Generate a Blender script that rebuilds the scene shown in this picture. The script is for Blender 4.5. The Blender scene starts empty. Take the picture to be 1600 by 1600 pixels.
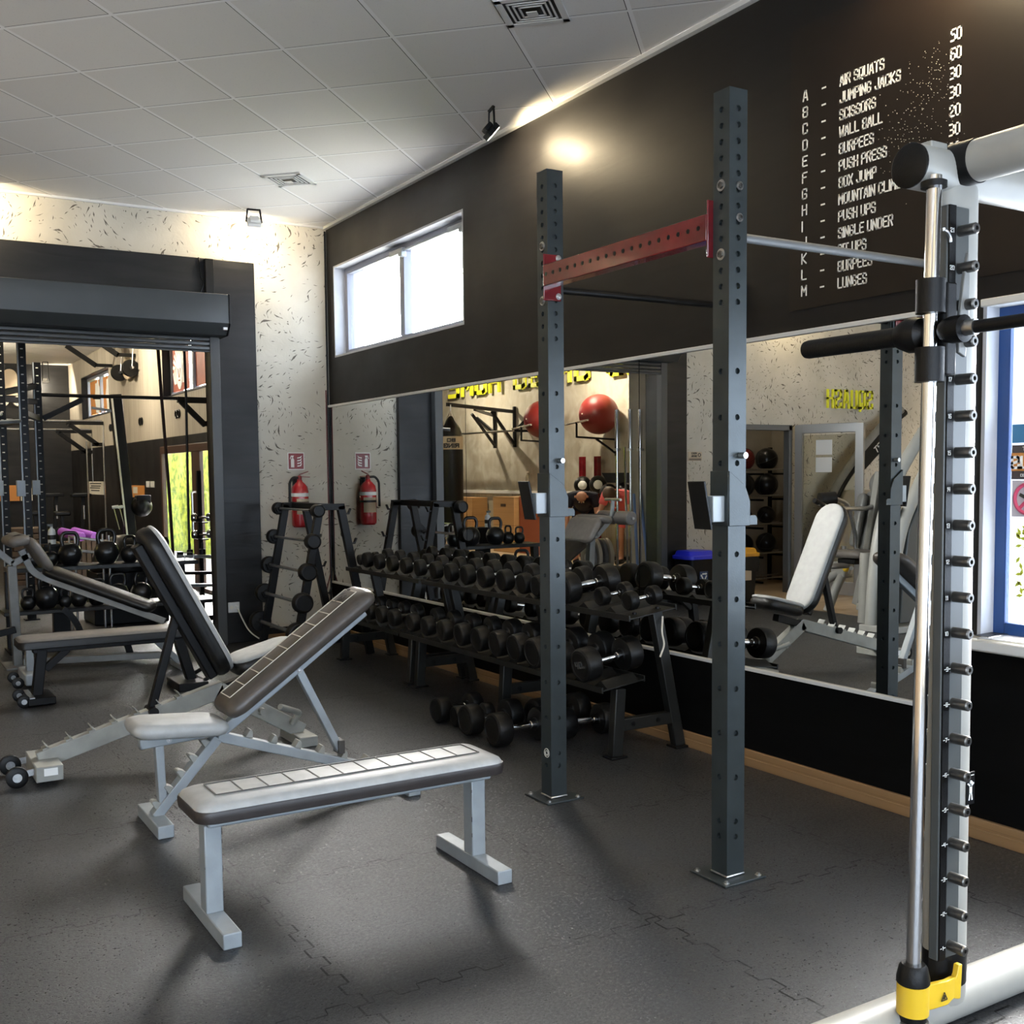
import bpy, bmesh, math, random
from mathutils import Vector, Matrix, Euler
random.seed(7)
SC = bpy.context.scene
COL = SC.collection
PI = math.pi
# ---------------------------------------------------------------- camera, world, exposure
cam_d = bpy.data.cameras.new('camera')
cam = bpy.data.objects.new('camera', cam_d)
COL.objects.link(cam)
SC.camera = cam
YAW, PITCH, ROLL = 0.54482, -0.069451, -0.010137
cam_d.sensor_width = 36.0
cam_d.lens = 38.102
cam_d.shift_y = 59.15 / 1600
cam_d.clip_end = 200
fw = Vector((math.sin(YAW) * math.cos(PITCH), math.cos(YAW) * math.cos(PITCH), math.sin(PITCH)))
rt0 = Vector((math.cos(YAW), -math.sin(YAW), 0))
up0 = rt0.cross(fw)
rt = math.cos(ROLL) * rt0 + math.sin(ROLL) * up0
up = -math.sin(ROLL) * rt0 + math.cos(ROLL) * up0
cam.matrix_world = Matrix(((rt.x, up.x, -fw.x, 0), (rt.y, up.y, -fw.y, 0), (rt.z, up.z, -fw.z, 1.43), (0, 0, 0, 1)))
SC.view_settings.view_transform = 'Standard'
SC.view_settings.look = 'None'
SC.view_settings.gamma = 1.0
SC.view_settings.exposure = 0.9
SC.view_settings.use_curve_mapping = False
SC.cycles.use_denoising = True
SC.cycles.max_bounces = 10
SC.cycles.sample_clamp_indirect = 6.0
SC.cycles.caustics_reflective = False
SC.cycles.caustics_refractive = False
world = bpy.data.worlds.new('overcast_sky')
SC.world = world
world.use_nodes = True
wbg = world.node_tree.nodes['Background']
# overcast sky, brightest towards the veiled sun beyond the high corner window
wnt = world.node_tree
wgeo = wnt.nodes.new('ShaderNodeTexCoord')
wdot = wnt.nodes.new('ShaderNodeVectorMath')
wdot.operation = 'DOT_PRODUCT'
SUND = Vector((0.56, 0.72, 0.42)).normalized()
wdot.inputs[1].default_value = SUND
wnt.links.new(wgeo.outputs['Generated'], wdot.inputs[0])
wmr = wnt.nodes.new('ShaderNodeMapRange')
wmr.inputs[1].default_value = 0.35
wmr.inputs[2].default_value = 1.0
wnt.links.new(wdot.outputs['Value'], wmr.inputs[0])
wpw = wnt.nodes.new('ShaderNodeMath')
wpw.operation = 'POWER'
wpw.inputs[1].default_value = 3.0
wnt.links.new(wmr.outputs[0], wpw.inputs[0])
wmx = wnt.nodes.new('ShaderNodeMix')
wmx.data_type = 'RGBA'
wmx.clamp_result = False
wmx.inputs[6].default_value = (3.3, 3.9, 4.7, 1)
wmx.inputs[7].default_value = (108.0, 106.0, 102.0, 1)
wnt.links.new(wpw.outputs[0], wmx.inputs[0])
wnt.links.new(wmx.outputs[2], wbg.inputs[0])
wbg.inputs[1].default_value = 1.0
WARM = (1.0, 0.80, 0.50)


def spot(name, loc, target, watts, color=WARM, angle=150, blend=0.9, size=0.05):
    d = bpy.data.lights.new(name, 'SPOT')
    d.energy = watts
    d.color = color
    d.spot_size = math.radians(angle)
    d.spot_blend = blend
    d.shadow_soft_size = size
    o = bpy.data.objects.new(name, d)
    COL.objects.link(o)
    o.location = loc
    o.rotation_euler = (Vector(target) - Vector(loc)).to_track_quat('-Z', 'Y').to_euler()
    return o


def portal(name, loc, rot, sx, sy):
    d = bpy.data.lights.new(name, 'AREA')
    d.shape = 'RECTANGLE'
    d.size, d.size_y = sx, sy
    d.cycles.is_portal = True
    o = bpy.data.objects.new(name, d)
    COL.objects.link(o)
    o.location = loc
    o.rotation_euler = rot


# windows let the sky in (portals only guide the sampling)
portal('sky_portal', (3.93, 7.9, 2.875), (0, PI / 2, 0), 0.78, 2.36)
portal('sky_portal', (3.93, 1.1, 1.42), (0, PI / 2, 0), 1.26, 3.0)
portal('sky_portal', (3.93, 14.2, 0.95), (0, PI / 2, 0), 1.8, 2.9)
portal('sky_portal', (3.93, 20.2, 2.9), (0, PI / 2, 0), 0.75, 2.5)
portal('sky_portal', (3.93, 14.1, 2.9), (0, PI / 2, 0), 0.75, 2.4)

# ---------------------------------------------------------------- materials
MATS = {}


def mat(name, col, rough=0.5, metal=0.0, noise=0.0, nscale=30.0, bump=0.0, bscale=120.0, spec=0.5, coat=0.0, emit=None, es=1.0):
    if name in MATS:
        return MATS[name]
    m = bpy.data.materials.new(name)
    m.use_nodes = True
    nt = m.node_tree
    b = nt.nodes['Principled BSDF']
    b.inputs['Base Color'].default_value = (*col, 1)
    b.inputs['Roughness'].default_value = rough
    b.inputs['Metallic'].default_value = metal
    b.inputs['Specular IOR Level'].default_value = spec
    b.inputs['Coat Weight'].default_value = coat
    tc = nt.nodes.new('ShaderNodeTexCoord')
    if noise:
        n = nt.nodes.new('ShaderNodeTexNoise')
        n.inputs['Scale'].default_value = nscale
        n.inputs['Detail'].default_value = 4
        nt.links.new(tc.outputs['Object'], n.inputs['Vector'])
        r = nt.nodes.new('ShaderNodeMapRange')
        r.inputs[1].default_value = 0.3
        r.inputs[2].default_value = 0.7
        r.inputs[3].default_value = 1 - noise
        r.inputs[4].default_value = 1 + noise
        nt.links.new(n.outputs['Fac'], r.inputs[0])
        mx = nt.nodes.new('ShaderNodeMix')
        mx.data_type = 'RGBA'
        mx.blend_type = 'MULTIPLY'
        mx.inputs[0].default_value = 1
        mx.inputs[6].default_value = (*col, 1)
        nt.links.new(r.outputs[0], mx.inputs[7])
        nt.links.new(mx.outputs[2], b.inputs['Base Color'])
    if bump:
        n2 = nt.nodes.new('ShaderNodeTexNoise')
        n2.inputs['Scale'].default_value = bscale
        n2.inputs['Detail'].default_value = 3
        nt.links.new(tc.outputs['Object'], n2.inputs['Vector'])
        bp = nt.nodes.new('ShaderNodeBump')
        bp.inputs['Strength'].default_value = bump
        bp.inputs['Distance'].default_value = 0.01
        nt.links.new(n2.outputs['Fac'], bp.inputs['Height'])
        nt.links.new(bp.outputs[0], b.inputs['Normal'])
    if emit:
        b.inputs['Emission Color'].default_value = (*emit, 1)
        b.inputs['Emission Strength'].default_value = es
    MATS[name] = m
    return m


class NG:
    """small helper to wire shader nodes"""
    def __init__(self, name, rough=0.5, spec=0.5):
        self.m = bpy.data.materials.new(name)
        self.m.use_nodes = True
        self.nt = self.m.node_tree
        self.b = self.nt.nodes['Principled BSDF']
        self.b.inputs['Roughness'].default_value = rough
        self.b.inputs['Specular IOR Level'].default_value = spec
        g = self.nt.nodes.new('ShaderNodeNewGeometry')
        self.pos = g.outputs['Position']
        s = self.nt.nodes.new('ShaderNodeSeparateXYZ')
        self.nt.links.new(self.pos, s.inputs[0])
        self.x, self.y, self.z = s.outputs

    def put(self, sock, v):
        if hasattr(v, 'is_linked'):
            self.nt.links.new(v, sock)
        elif isinstance(v, (tuple, list)):
            sock.default_value = (*v, 1) if len(v) == 3 and len(sock.default_value) == 4 else v
        else:
            sock.default_value = v

    def math(self, op, a, b=0.0, c=None, clamp=False):
        n = self.nt.nodes.new('ShaderNodeMath')
        n.operation = op
        n.use_clamp = clamp
        self.put(n.inputs[0], a)
        self.put(n.inputs[1], b)
        if c is not None:
            self.put(n.inputs[2], c)
        return n.outputs[0]

    def comb(self, x, y, z):
        n = self.nt.nodes.new('ShaderNodeCombineXYZ')
        for i, v in enumerate((x, y, z)):
            self.put(n.inputs[i], v)
        return n.outputs[0]

    def noise(self, vec, scale, detail=3, dist=0.0, rough=0.5):
        n = self.nt.nodes.new('ShaderNodeTexNoise')
        self.put(n.inputs['Vector'], vec)
        n.inputs['Scale'].default_value = scale
        n.inputs['Detail'].default_value = detail
        n.inputs['Distortion'].default_value = dist
        n.inputs['Roughness'].default_value = rough
        return n.outputs['Fac']

    def rng(self, v, a, b, c=0.0, d=1.0):
        n = self.nt.nodes.new('ShaderNodeMapRange')
        self.put(n.inputs[0], v)
        for i, k in enumerate((a, b, c, d)):
            self.put(n.inputs[i + 1], k)
        return n.outputs[0]

    def mix(self, f, a, b):
        n = self.nt.nodes.new('ShaderNodeMix')
        n.data_type = 'RGBA'
        self.put(n.inputs[0], f)
        self.put(n.inputs[6], a)
        self.put(n.inputs[7], b)
        return n.outputs[2]

    def bump(self, h, strength=0.3, dist=0.01):
        n = self.nt.nodes.new('ShaderNodeBump')
        n.inputs['Strength'].default_value = strength
        n.inputs['Distance'].default_value = dist
        self.put(n.inputs['Height'], h)
        self.nt.links.new(n.outputs[0], self.b.inputs['Normal'])

    def color(self, c):
        self.put(self.b.inputs['Base Color'], c)

    def rough(self, c):
        self.put(self.b.inputs['Roughness'], c)


# rubber floor of interlocking square mats
g = NG('rubber_mats', 0.5, 0.5)
TX, TY, OX, OY = 1.02, 0.965, 1.12, 2.665
AMP, PER, LW = 0.017, 0.136, 0.0036


def seam(along, across, off, pitch):
    ph = g.math('MULTIPLY', g.math('SINE', g.math('MULTIPLY', along, 2 * PI / PER)), 6.0)
    sq = g.math('MULTIPLY', g.math('MINIMUM', g.math('MAXIMUM', ph, -1.0), 1.0), AMP)
    u = g.math('DIVIDE', g.math('SUBTRACT', g.math('ADD', across, sq), off), pitch)
    d = g.math('MULTIPLY', g.math('ABSOLUTE', g.math('SUBTRACT', g.math('FRACT', g.math('ADD', u, 0.5)), 0.5)), pitch)
    steep = g.math('SUBTRACT', 1.0, g.math('ABSOLUTE', g.math('MINIMUM', g.math('MAXIMUM', ph, -1.0), 1.0)))
    w = g.math('MULTIPLY_ADD', steep, 0.010, LW)
    return g.math('LESS_THAN', d, w)


sm = g.math('MAXIMUM', seam(g.y, g.x, OX, TX), seam(g.x, g.y, OY, TY))
sm = g.math('MULTIPLY', sm, g.rng(g.noise(g.pos, 2.6, 3, 1.0), 0.38, 0.62, 0.45, 1.0))
big = g.noise(g.pos, 1.3, 5)
fine = g.noise(g.pos, 125, 4, 0, 0.85)
mid = g.noise(g.pos, 9, 5, 0.6)
base = g.mix(g.rng(big, 0.3, 0.7), (0.0105, 0.011, 0.0125), (0.022, 0.0228, 0.0245))
base = g.mix(g.rng(fine, 0.42, 0.72), base, (0.080, 0.081, 0.083))
base = g.mix(g.math('MULTIPLY', sm, 0.92), base, (0.006, 0.006, 0.006))
g.color(base)
grit = g.noise(g.pos, 75, 3, 0, 0.75)
g.rough(g.math('ADD', g.rng(mid, 0.3, 0.7, -0.03, 0.03), g.rng(grit, 0.36, 0.66, 0.26, 0.52)))
g.bump(g.math('SUBTRACT', g.math('ADD', g.math('ADD', g.math('MULTIPLY', fine, 0.8), g.math('MULTIPLY', grit, 0.9)), g.math('MULTIPLY', mid, 0.05)), g.math('MULTIPLY', sm, 2.0)), 0.42, 0.006)
g.put(g.b.inputs['Specular IOR Level'], g.math('MULTIPLY_ADD', sm, -0.42, 0.5))
M_RUBBER = g.m

# mineral tiles in a T-bar grid turned 45 degrees to the walls
g = NG('ceiling_tiles', 0.85, 0.2)
S2 = 0.6 * math.sqrt(2)


def grid(u, off):
    f = g.math('FRACT', g.math('ADD', u, off))
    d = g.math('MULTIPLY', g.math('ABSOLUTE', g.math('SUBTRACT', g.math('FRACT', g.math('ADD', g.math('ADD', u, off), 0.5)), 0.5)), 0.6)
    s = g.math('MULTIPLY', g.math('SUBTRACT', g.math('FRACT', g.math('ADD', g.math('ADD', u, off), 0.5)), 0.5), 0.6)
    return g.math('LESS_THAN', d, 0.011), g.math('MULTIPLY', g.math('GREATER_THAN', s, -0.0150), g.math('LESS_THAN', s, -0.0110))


u = g.math('DIVIDE', g.math('SUBTRACT', g.x, g.y), S2)
v = g.math('DIVIDE', g.math('ADD', g.x, g.y), S2)
b1, d1 = grid(u, 5.1708)
b2, d2 = grid(v, -7.904)
bar = g.math('MAXIMUM', b1, b2)
bar_shade = g.math('MULTIPLY', g.math('MAXIMUM', d1, d2), g.math('SUBTRACT', 1.0, bar))  # shadow along one side of each T-bar, painted as a dark line
spk = g.rng(g.noise(g.pos, 130, 2, 0, 0.6), 0.66, 0.72)
cid = g.noise(g.comb(g.math('FLOOR', g.math('ADD', u, 5.1708)), g.math('FLOOR', g.math('ADD', v, -7.904)), 0.0), 3.7, 0)
tile = g.mix(g.rng(cid, 0.3, 0.7), (0.74, 0.72, 0.68), (0.82, 0.80, 0.76))
tile = g.mix(g.math('MULTIPLY', spk, 0.35), tile, (0.30, 0.28, 0.25))
tile = g.mix(bar, tile, (0.90, 0.89, 0.87))
tile = g.mix(bar_shade, tile, (0.05, 0.048, 0.045))
g.color(tile)
g.bump(g.math('ADD', bar, g.math('MULTIPLY', spk, -0.3)), 0.35, 0.006)
M_CEIL = g.m


def plaster(name, c1, c2, fleck):
    """trowelled plaster with short dark dashes showing through, one dash per random cell"""
    g = NG(name, 0.8, 0.25)
    a = g.math('ADD', g.x, g.y)
    p = g.comb(a, g.z, 0.0)
    tot = None
    for sc, off, thr, lmax in ((12.0, 0.0, 0.34, 0.55), (20.0, 5.3, 0.38, 0.55), (7.5, 9.1, 0.50, 0.50)):
        q = g.comb(g.math('MULTIPLY_ADD', a, sc, off), g.math('MULTIPLY_ADD', g.z, sc, off), 0.0)
        v = g.nt.nodes.new('ShaderNodeTexVoronoi')
        v.voronoi_dimensions = '2D'
        v.inputs['Scale'].default_value = 1.0
        g.put(v.inputs['Vector'], q)
        d = g.nt.nodes.new('ShaderNodeVectorMath')
        d.operation = 'SUBTRACT'
        g.put(d.inputs[0], q)
        g.put(d.inputs[1], v.outputs['Position'])
        sp = g.nt.nodes.new('ShaderNodeSeparateXYZ')
        g.put(sp.inputs[0], d.outputs[0])
        cs = g.nt.nodes.new('ShaderNodeSeparateColor')
        g.put(cs.inputs[0], v.outputs['Color'])
        warp = g.noise(p, 1.1, 2)
        ang = g.math('ADD', g.math('MULTIPLY', warp, 16.0), g.math('MULTIPLY', cs.outputs[0], 1.5))
        ca, sa = g.math('COSINE', ang), g.math('SINE', ang)
        u_ = g.math('ADD', g.math('MULTIPLY', sp.outputs[0], ca), g.math('MULTIPLY', sp.outputs[1], sa))
        w_ = g.math('SUBTRACT', g.math('MULTIPLY', sp.outputs[1], ca), g.math('MULTIPLY', sp.outputs[0], sa))
        L = g.math('MULTIPLY_ADD', cs.outputs[1], lmax * 0.8, 0.08)
        taper = g.math('SUBTRACT', 1.0, g.math('DIVIDE', g.math('ABSOLUTE', u_), L))
        W = g.math('MULTIPLY', taper, g.math('MULTIPLY_ADD', cs.outputs[0], 0.05, 0.03))
        jag = g.math('MULTIPLY_ADD', g.noise(q, 9.0, 2), 0.9, 0.55)
        dash = g.math('LESS_THAN', g.math('ABSOLUTE', w_), g.math('MULTIPLY', W, jag))
        clus = g.rng(g.noise(p, 1.9, 3, 0.8), 0.40, 0.60, 0.05, 1.0)
        keep = g.math('GREATER_THAN', g.math('MULTIPLY', cs.outputs[2], g.math('MULTIPLY_ADD', clus, 0.6, 0.4)), thr)
        f = g.math('MULTIPLY', dash, keep)
        tot = f if tot is None else g.math('MAXIMUM', tot, f)
    c = g.mix(g.rng(g.noise(p, 3.0, 5), 0.3, 0.7), c1, c2)
    g.color(g.mix(g.math('MULTIPLY', tot, 0.88), c, fleck))
    g.bump(g.math('SUBTRACT', g.noise(p, 14, 4, 1.5), tot), 0.35, 0.01)
    return g.m


M_PLASTER = plaster('flecked_plaster', (0.50, 0.465, 0.385), (0.60, 0.565, 0.48), (0.07, 0.058, 0.045))


def paint(name, c1, c2, rough, bumps=0.12, spec=0.4):
    g = NG(name, rough, spec)
    q = g.comb(g.math('MULTIPLY', g.math('ADD', g.x, g.y), 1.2), g.math('MULTIPLY', g.z, 7), 0.0)
    n = g.noise(q, 1.6, 5, 0.7)
    g.color(g.mix(g.rng(n, 0.3, 0.7), c1, c2))
    g.rough(g.rng(g.noise(g.pos, 2.2, 4), 0.3, 0.7, rough - 0.07, rough + 0.07))
    g.bump(n, bumps, 0.01)
    return g.m


M_BLACKWALL = paint('charcoal_wall_paint', (0.0070, 0.0064, 0.0066), (0.0110, 0.0101, 0.0103), 0.48, spec=0.28)
M_DARKFRAME = paint('dark_brushed_paint', (0.0085, 0.0085, 0.009), (0.0165, 0.016, 0.016), 0.38, 0.25, 0.3)
M_LOWPANEL = paint('black_lower_panel', (0.0015, 0.0015, 0.0015), (0.003, 0.003, 0.003), 0.8, spec=0.08)


def boards(name, c1, c2, along, width, vertical=True, rough=0.6):
    g = NG(name, rough, 0.3)
    a = {'x': g.x, 'y': g.y, 'z': g.z}[along]
    idx = g.math('FLOOR', g.math('DIVIDE', a, width))
    other = g.z if vertical else (g.y if along == 'x' else g.x)
    rnd = g.noise(g.comb(g.math('MULTIPLY', idx, 7.31), 0.0, 0.0), 1.0, 0)
    gr = g.noise(g.comb(g.math('MULTIPLY', a, 28), g.math('MULTIPLY', other, 1.6), g.math('MULTIPLY', idx, 3.3)), 1.0, 4, 0.6)
    f = g.math('ADD', g.math('MULTIPLY', rnd, 0.7), g.math('MULTIPLY', gr, 0.6))
    fr = g.math('FRACT', g.math('DIVIDE', a, width))
    line = g.math('LESS_THAN', fr, 0.012)
    c = g.mix(g.rng(f, 0.4, 0.85), c1, c2)
    g.color(g.mix(line, c, tuple(x * 0.35 for x in c1)))
    return g.m


M_WOODWALL = boards('weathered_board_wall', (0.30, 0.26, 0.205), (0.44, 0.40, 0.33), 'y', 0.33)
g = NG('stained_concrete_wall', 0.75, 0.25)
q = g.comb(g.math('MULTIPLY', g.y, 2.2), g.math('MULTIPLY', g.z, 0.55), 0.0)
n1 = g.noise(q, 1.6, 5, 0.8)
n2 = g.noise(g.pos, 3.2, 6, 0.6)
c = g.mix(g.rng(n1, 0.35, 0.68), (0.36, 0.325, 0.26), (0.27, 0.24, 0.19))
g.color(g.mix(g.rng(n2, 0.42, 0.70), c, (0.44, 0.41, 0.345)))
g.bump(n2, 0.2, 0.01)
M_CONCRETE = g.m
M_LOWWOOD = boards('grey_board_dado', (0.26, 0.23, 0.17), (0.44, 0.40, 0.31), 'y', 0.14)
M_WOODFLOOR = boards('pale_wood_floor', (0.42, 0.30, 0.18), (0.58, 0.44, 0.29), 'y', 0.12, vertical=False, rough=0.4)
M_BASEWOOD = boards('brown_baseboard_wood', (0.20, 0.115, 0.052), (0.32, 0.19, 0.09), 'z', 0.05, vertical=False, rough=0.45)
M_PLY = boards('orange_plywood', (0.40, 0.225, 0.095), (0.55, 0.33, 0.15), 'z', 0.5, vertical=False, rough=0.5)
M_BLACK = mat('black_powder_coat', (0.0038, 0.0038, 0.004), 0.42, 0.0, 0.15, 40, 0.08, 250, spec=0.24)
M_POST = mat('slate_grey_steel', (0.040, 0.049, 0.051), 0.33, 0.35, 0.12, 14, 0.04, 200)
M_RACKSTEEL = mat('graphite_steel', (0.0150, 0.0155, 0.0145), 0.42, 0.3, 0.15, 18, 0.05, 200)
M_RED = mat('red_gloss_steel', (0.15, 0.008, 0.012), 0.22, 0.0, 0.25, 9, 0, 1, coat=0.5)
M_CHROME = mat('chrome', (0.80, 0.80, 0.80), 0.10, 1.0)
M_STEEL = mat('zinc_steel', (0.55, 0.55, 0.54), 0.3, 1.0, 0.15, 60)
M_PEG = mat('dark_zinc_peg', (0.16, 0.155, 0.145), 0.34, 0.9, 0.15, 60)
M_SILVER = mat('light_grey_enamel', (0.32, 0.35, 0.365), 0.35, 0.15, 0.12, 10, 0.03, 120)
M_SILVERW = mat('warm_grey_enamel', (0.31, 0.31, 0.28), 0.4, 0.1, 0.15, 10, 0.03, 120)
M_GREYPAINT = mat('mid_grey_enamel', (0.20, 0.20, 0.19), 0.4, 0.1, 0.12, 12)
M_MACHINE = mat('pale_machine_enamel', (0.33, 0.325, 0.295), 0.42, 0.0, 0.06, 8)
M_RUBBLACK = mat('black_rubber', (0.0042, 0.0042, 0.0042), 0.46, 0, 0.3, 25, 0.10, 160, spec=0.30)
M_IRON = mat('black_glazed_iron', (0.010, 0.010, 0.010), 0.28, 0, 0.2, 20, 0.08, 90)
M_PADBLACK = mat('black_leatherette', (0.007, 0.0065, 0.006), 0.40, 0, 0.15, 30, 0.12, 300, spec=0.4)
M_PADGREY = mat('pale_grey_leatherette', (0.42, 0.42, 0.405), 0.42, 0, 0.10, 20, 0.10, 300)
M_PADBROWN = mat('taupe_leatherette', (0.075, 0.062, 0.052), 0.36, 0, 0.12, 24, 0.10, 300)
M_PADTAUPE = mat('grey_brown_leatherette', (0.15, 0.135, 0.12), 0.38, 0, 0.12, 24, 0.1, 300)
M_SEAM = mat('stitched_seam_dark', (0.06, 0.055, 0.05), 0.6)
M_SEAMLT = mat('stitched_seam_pale', (0.62, 0.58, 0.50), 0.6)
M_WHITE = mat('white_vinyl', (0.86, 0.86, 0.83), 0.5)
M_WHITETRIM = mat('white_trim_paint', (0.66, 0.66, 0.64), 0.4)
M_ALU = mat('brushed_aluminium', (0.42, 0.42, 0.41), 0.35, 0.8)
M_ANTHRA = mat('anthracite_shutter', (0.048, 0.053, 0.053), 0.42, 0.25, 0.06, 5)
M_ANTHRA2 = mat('anthracite_slats', (0.062, 0.064, 0.064), 0.4, 0.3, 0.06, 5)
M_BLUEFRAME = mat('blue_window_frame', (0.012, 0.055, 0.20), 0.32, 0, 0.1, 5)
M_GREYFRAME = mat('grey_window_frame', (0.20, 0.21, 0.25), 0.35, 0.1)
M_REVEAL = mat('grey_reveal_paint', (0.42, 0.43, 0.46), 0.6, 0, 0.08, 6)
M_YELLOW = mat('yellow_plastic', (0.80, 0.52, 0.03), 0.35)
M_SIGNYEL = mat('acid_yellow_letter', (0.85, 0.86, 0.04), 0.4)
M_SIGNRED = mat('sign_red', (0.20, 0.014, 0.016), 0.4)
M_EXTRED = mat('extinguisher_red', (0.42, 0.010, 0.016), 0.22, coat=0.4)
M_BALLRED = mat('red_ball_vinyl', (0.19, 0.018, 0.016), 0.35)
M_BINBLUE = mat('blue_bin_lid', (0.02, 0.03, 0.62), 0.35)
M_BINYEL = mat('amber_bin_lid', (0.75, 0.36, 0.02), 0.4)
M_ORANGE = mat('orange_panel', (0.60, 0.25, 0.06), 0.5)
M_PURPLE = mat('purple_foam', (0.28, 0.07, 0.42), 0.6)
M_SKIN = mat('skin', (0.50, 0.25, 0.16), 0.5)
M_NAVY = mat('navy_cloth', (0.008, 0.009, 0.022), 0.8)
M_PINK = mat('coral_cloth', (0.75, 0.14, 0.14), 0.8)
M_PAPER = mat('paper', (0.72, 0.68, 0.58), 0.7)
M_CREAM = mat('cream_vinyl', (0.55, 0.45, 0.32), 0.5)
M_BLUEBAR = mat('pale_blue_bar', (0.30, 0.42, 0.75), 0.4)
M_BROWNVINYL = mat('workout_board_vinyl', (0.0105, 0.0070, 0.0052), 0.42, 0, 0.15, 3, spec=0.3)
M_DARKPRINT = mat('dark_print', (0.02, 0.02, 0.02), 0.5)
M_ROPE = mat('dark_rope', (0.03, 0.015, 0.012), 0.9, 0, 0.3, 80)
M_RUST = mat('rust_red_paint', (0.30, 0.07, 0.035), 0.6, 0, 0.2, 6)
M_BROWNDOOR = mat('brown_door_frame', (0.055, 0.025, 0.014), 0.45)
M_GREYPLASTIC = mat('grey_plastic', (0.12, 0.125, 0.125), 0.5)
M_SHROUD = mat('smoked_grey_shroud', (0.075, 0.08, 0.078), 0.35)
M_BEIGEPANEL = mat('beige_machine_panel', (0.30, 0.27, 0.21), 0.4)
M_WOODSTEP = mat('dark_wood_steps', (0.09, 0.055, 0.035), 0.6, 0, 0.3, 6)


def glass(name, tint=(1, 1, 1), rough=0.0):
    m = bpy.data.materials.new(name)
    m.use_nodes = True
    nt = m.node_tree
    for n in list(nt.nodes):
        nt.nodes.remove(n)
    out = nt.nodes.new('ShaderNodeOutputMaterial')
    mx = nt.nodes.new('ShaderNodeMixShader')
    tr = nt.nodes.new('ShaderNodeBsdfTransparent')
    gl = nt.nodes.new('ShaderNodeBsdfGlossy')
    lw = nt.nodes.new('ShaderNodeLayerWeight')
    pw = nt.nodes.new('ShaderNodeMath')
    pw.operation = 'POWER'
    pw.inputs[1].default_value = 5.0
    nt.links.new(lw.outputs['Facing'], pw.inputs[0])
    fr = nt.nodes.new('ShaderNodeMath')
    fr.operation = 'MULTIPLY_ADD'
    fr.inputs[1].default_value = 0.8
    fr.inputs[2].default_value = 0.03
    nt.links.new(pw.outputs[0], fr.inputs[0])
    tr.inputs[0].default_value = (*tint, 1)
    gl.inputs['Roughness'].default_value = rough
    nt.links.new(fr.outputs[0], mx.inputs[0])
    nt.links.new(tr.outputs[0], mx.inputs[1])
    nt.links.new(gl.outputs[0], mx.inputs[2])
    nt.links.new(mx.outputs[0], out.inputs[0])
    return m


M_GLASS = glass('window_glass')
M_GLASSDOOR = glass('tinted_door_glass', (0.86, 0.85, 0.80))
M_MIRROR = mat('mirror_silver', (0.84, 0.85, 0.84), 0.0, 1.0)
M_LENS = mat('lit_flood_lens', (0.9, 0.9, 0.9), 0.3, emit=(1.0, 0.9, 0.7), es=12.0)

g = NG('clipped_hedge', 0.8, 0.2)
g.color(g.mix(g.rng(g.noise(g.pos, 9, 6), 0.35, 0.65), (0.10, 0.16, 0.005), (0.42, 0.50, 0.03)))
M_HEDGE = g.m
g = NG('pale_paving', 0.8, 0.2)
g.color(g.mix(g.noise(g.pos, 2, 4), (0.45, 0.44, 0.42), (0.6, 0.59, 0.57)))
M_PAVING = g.m
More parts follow.
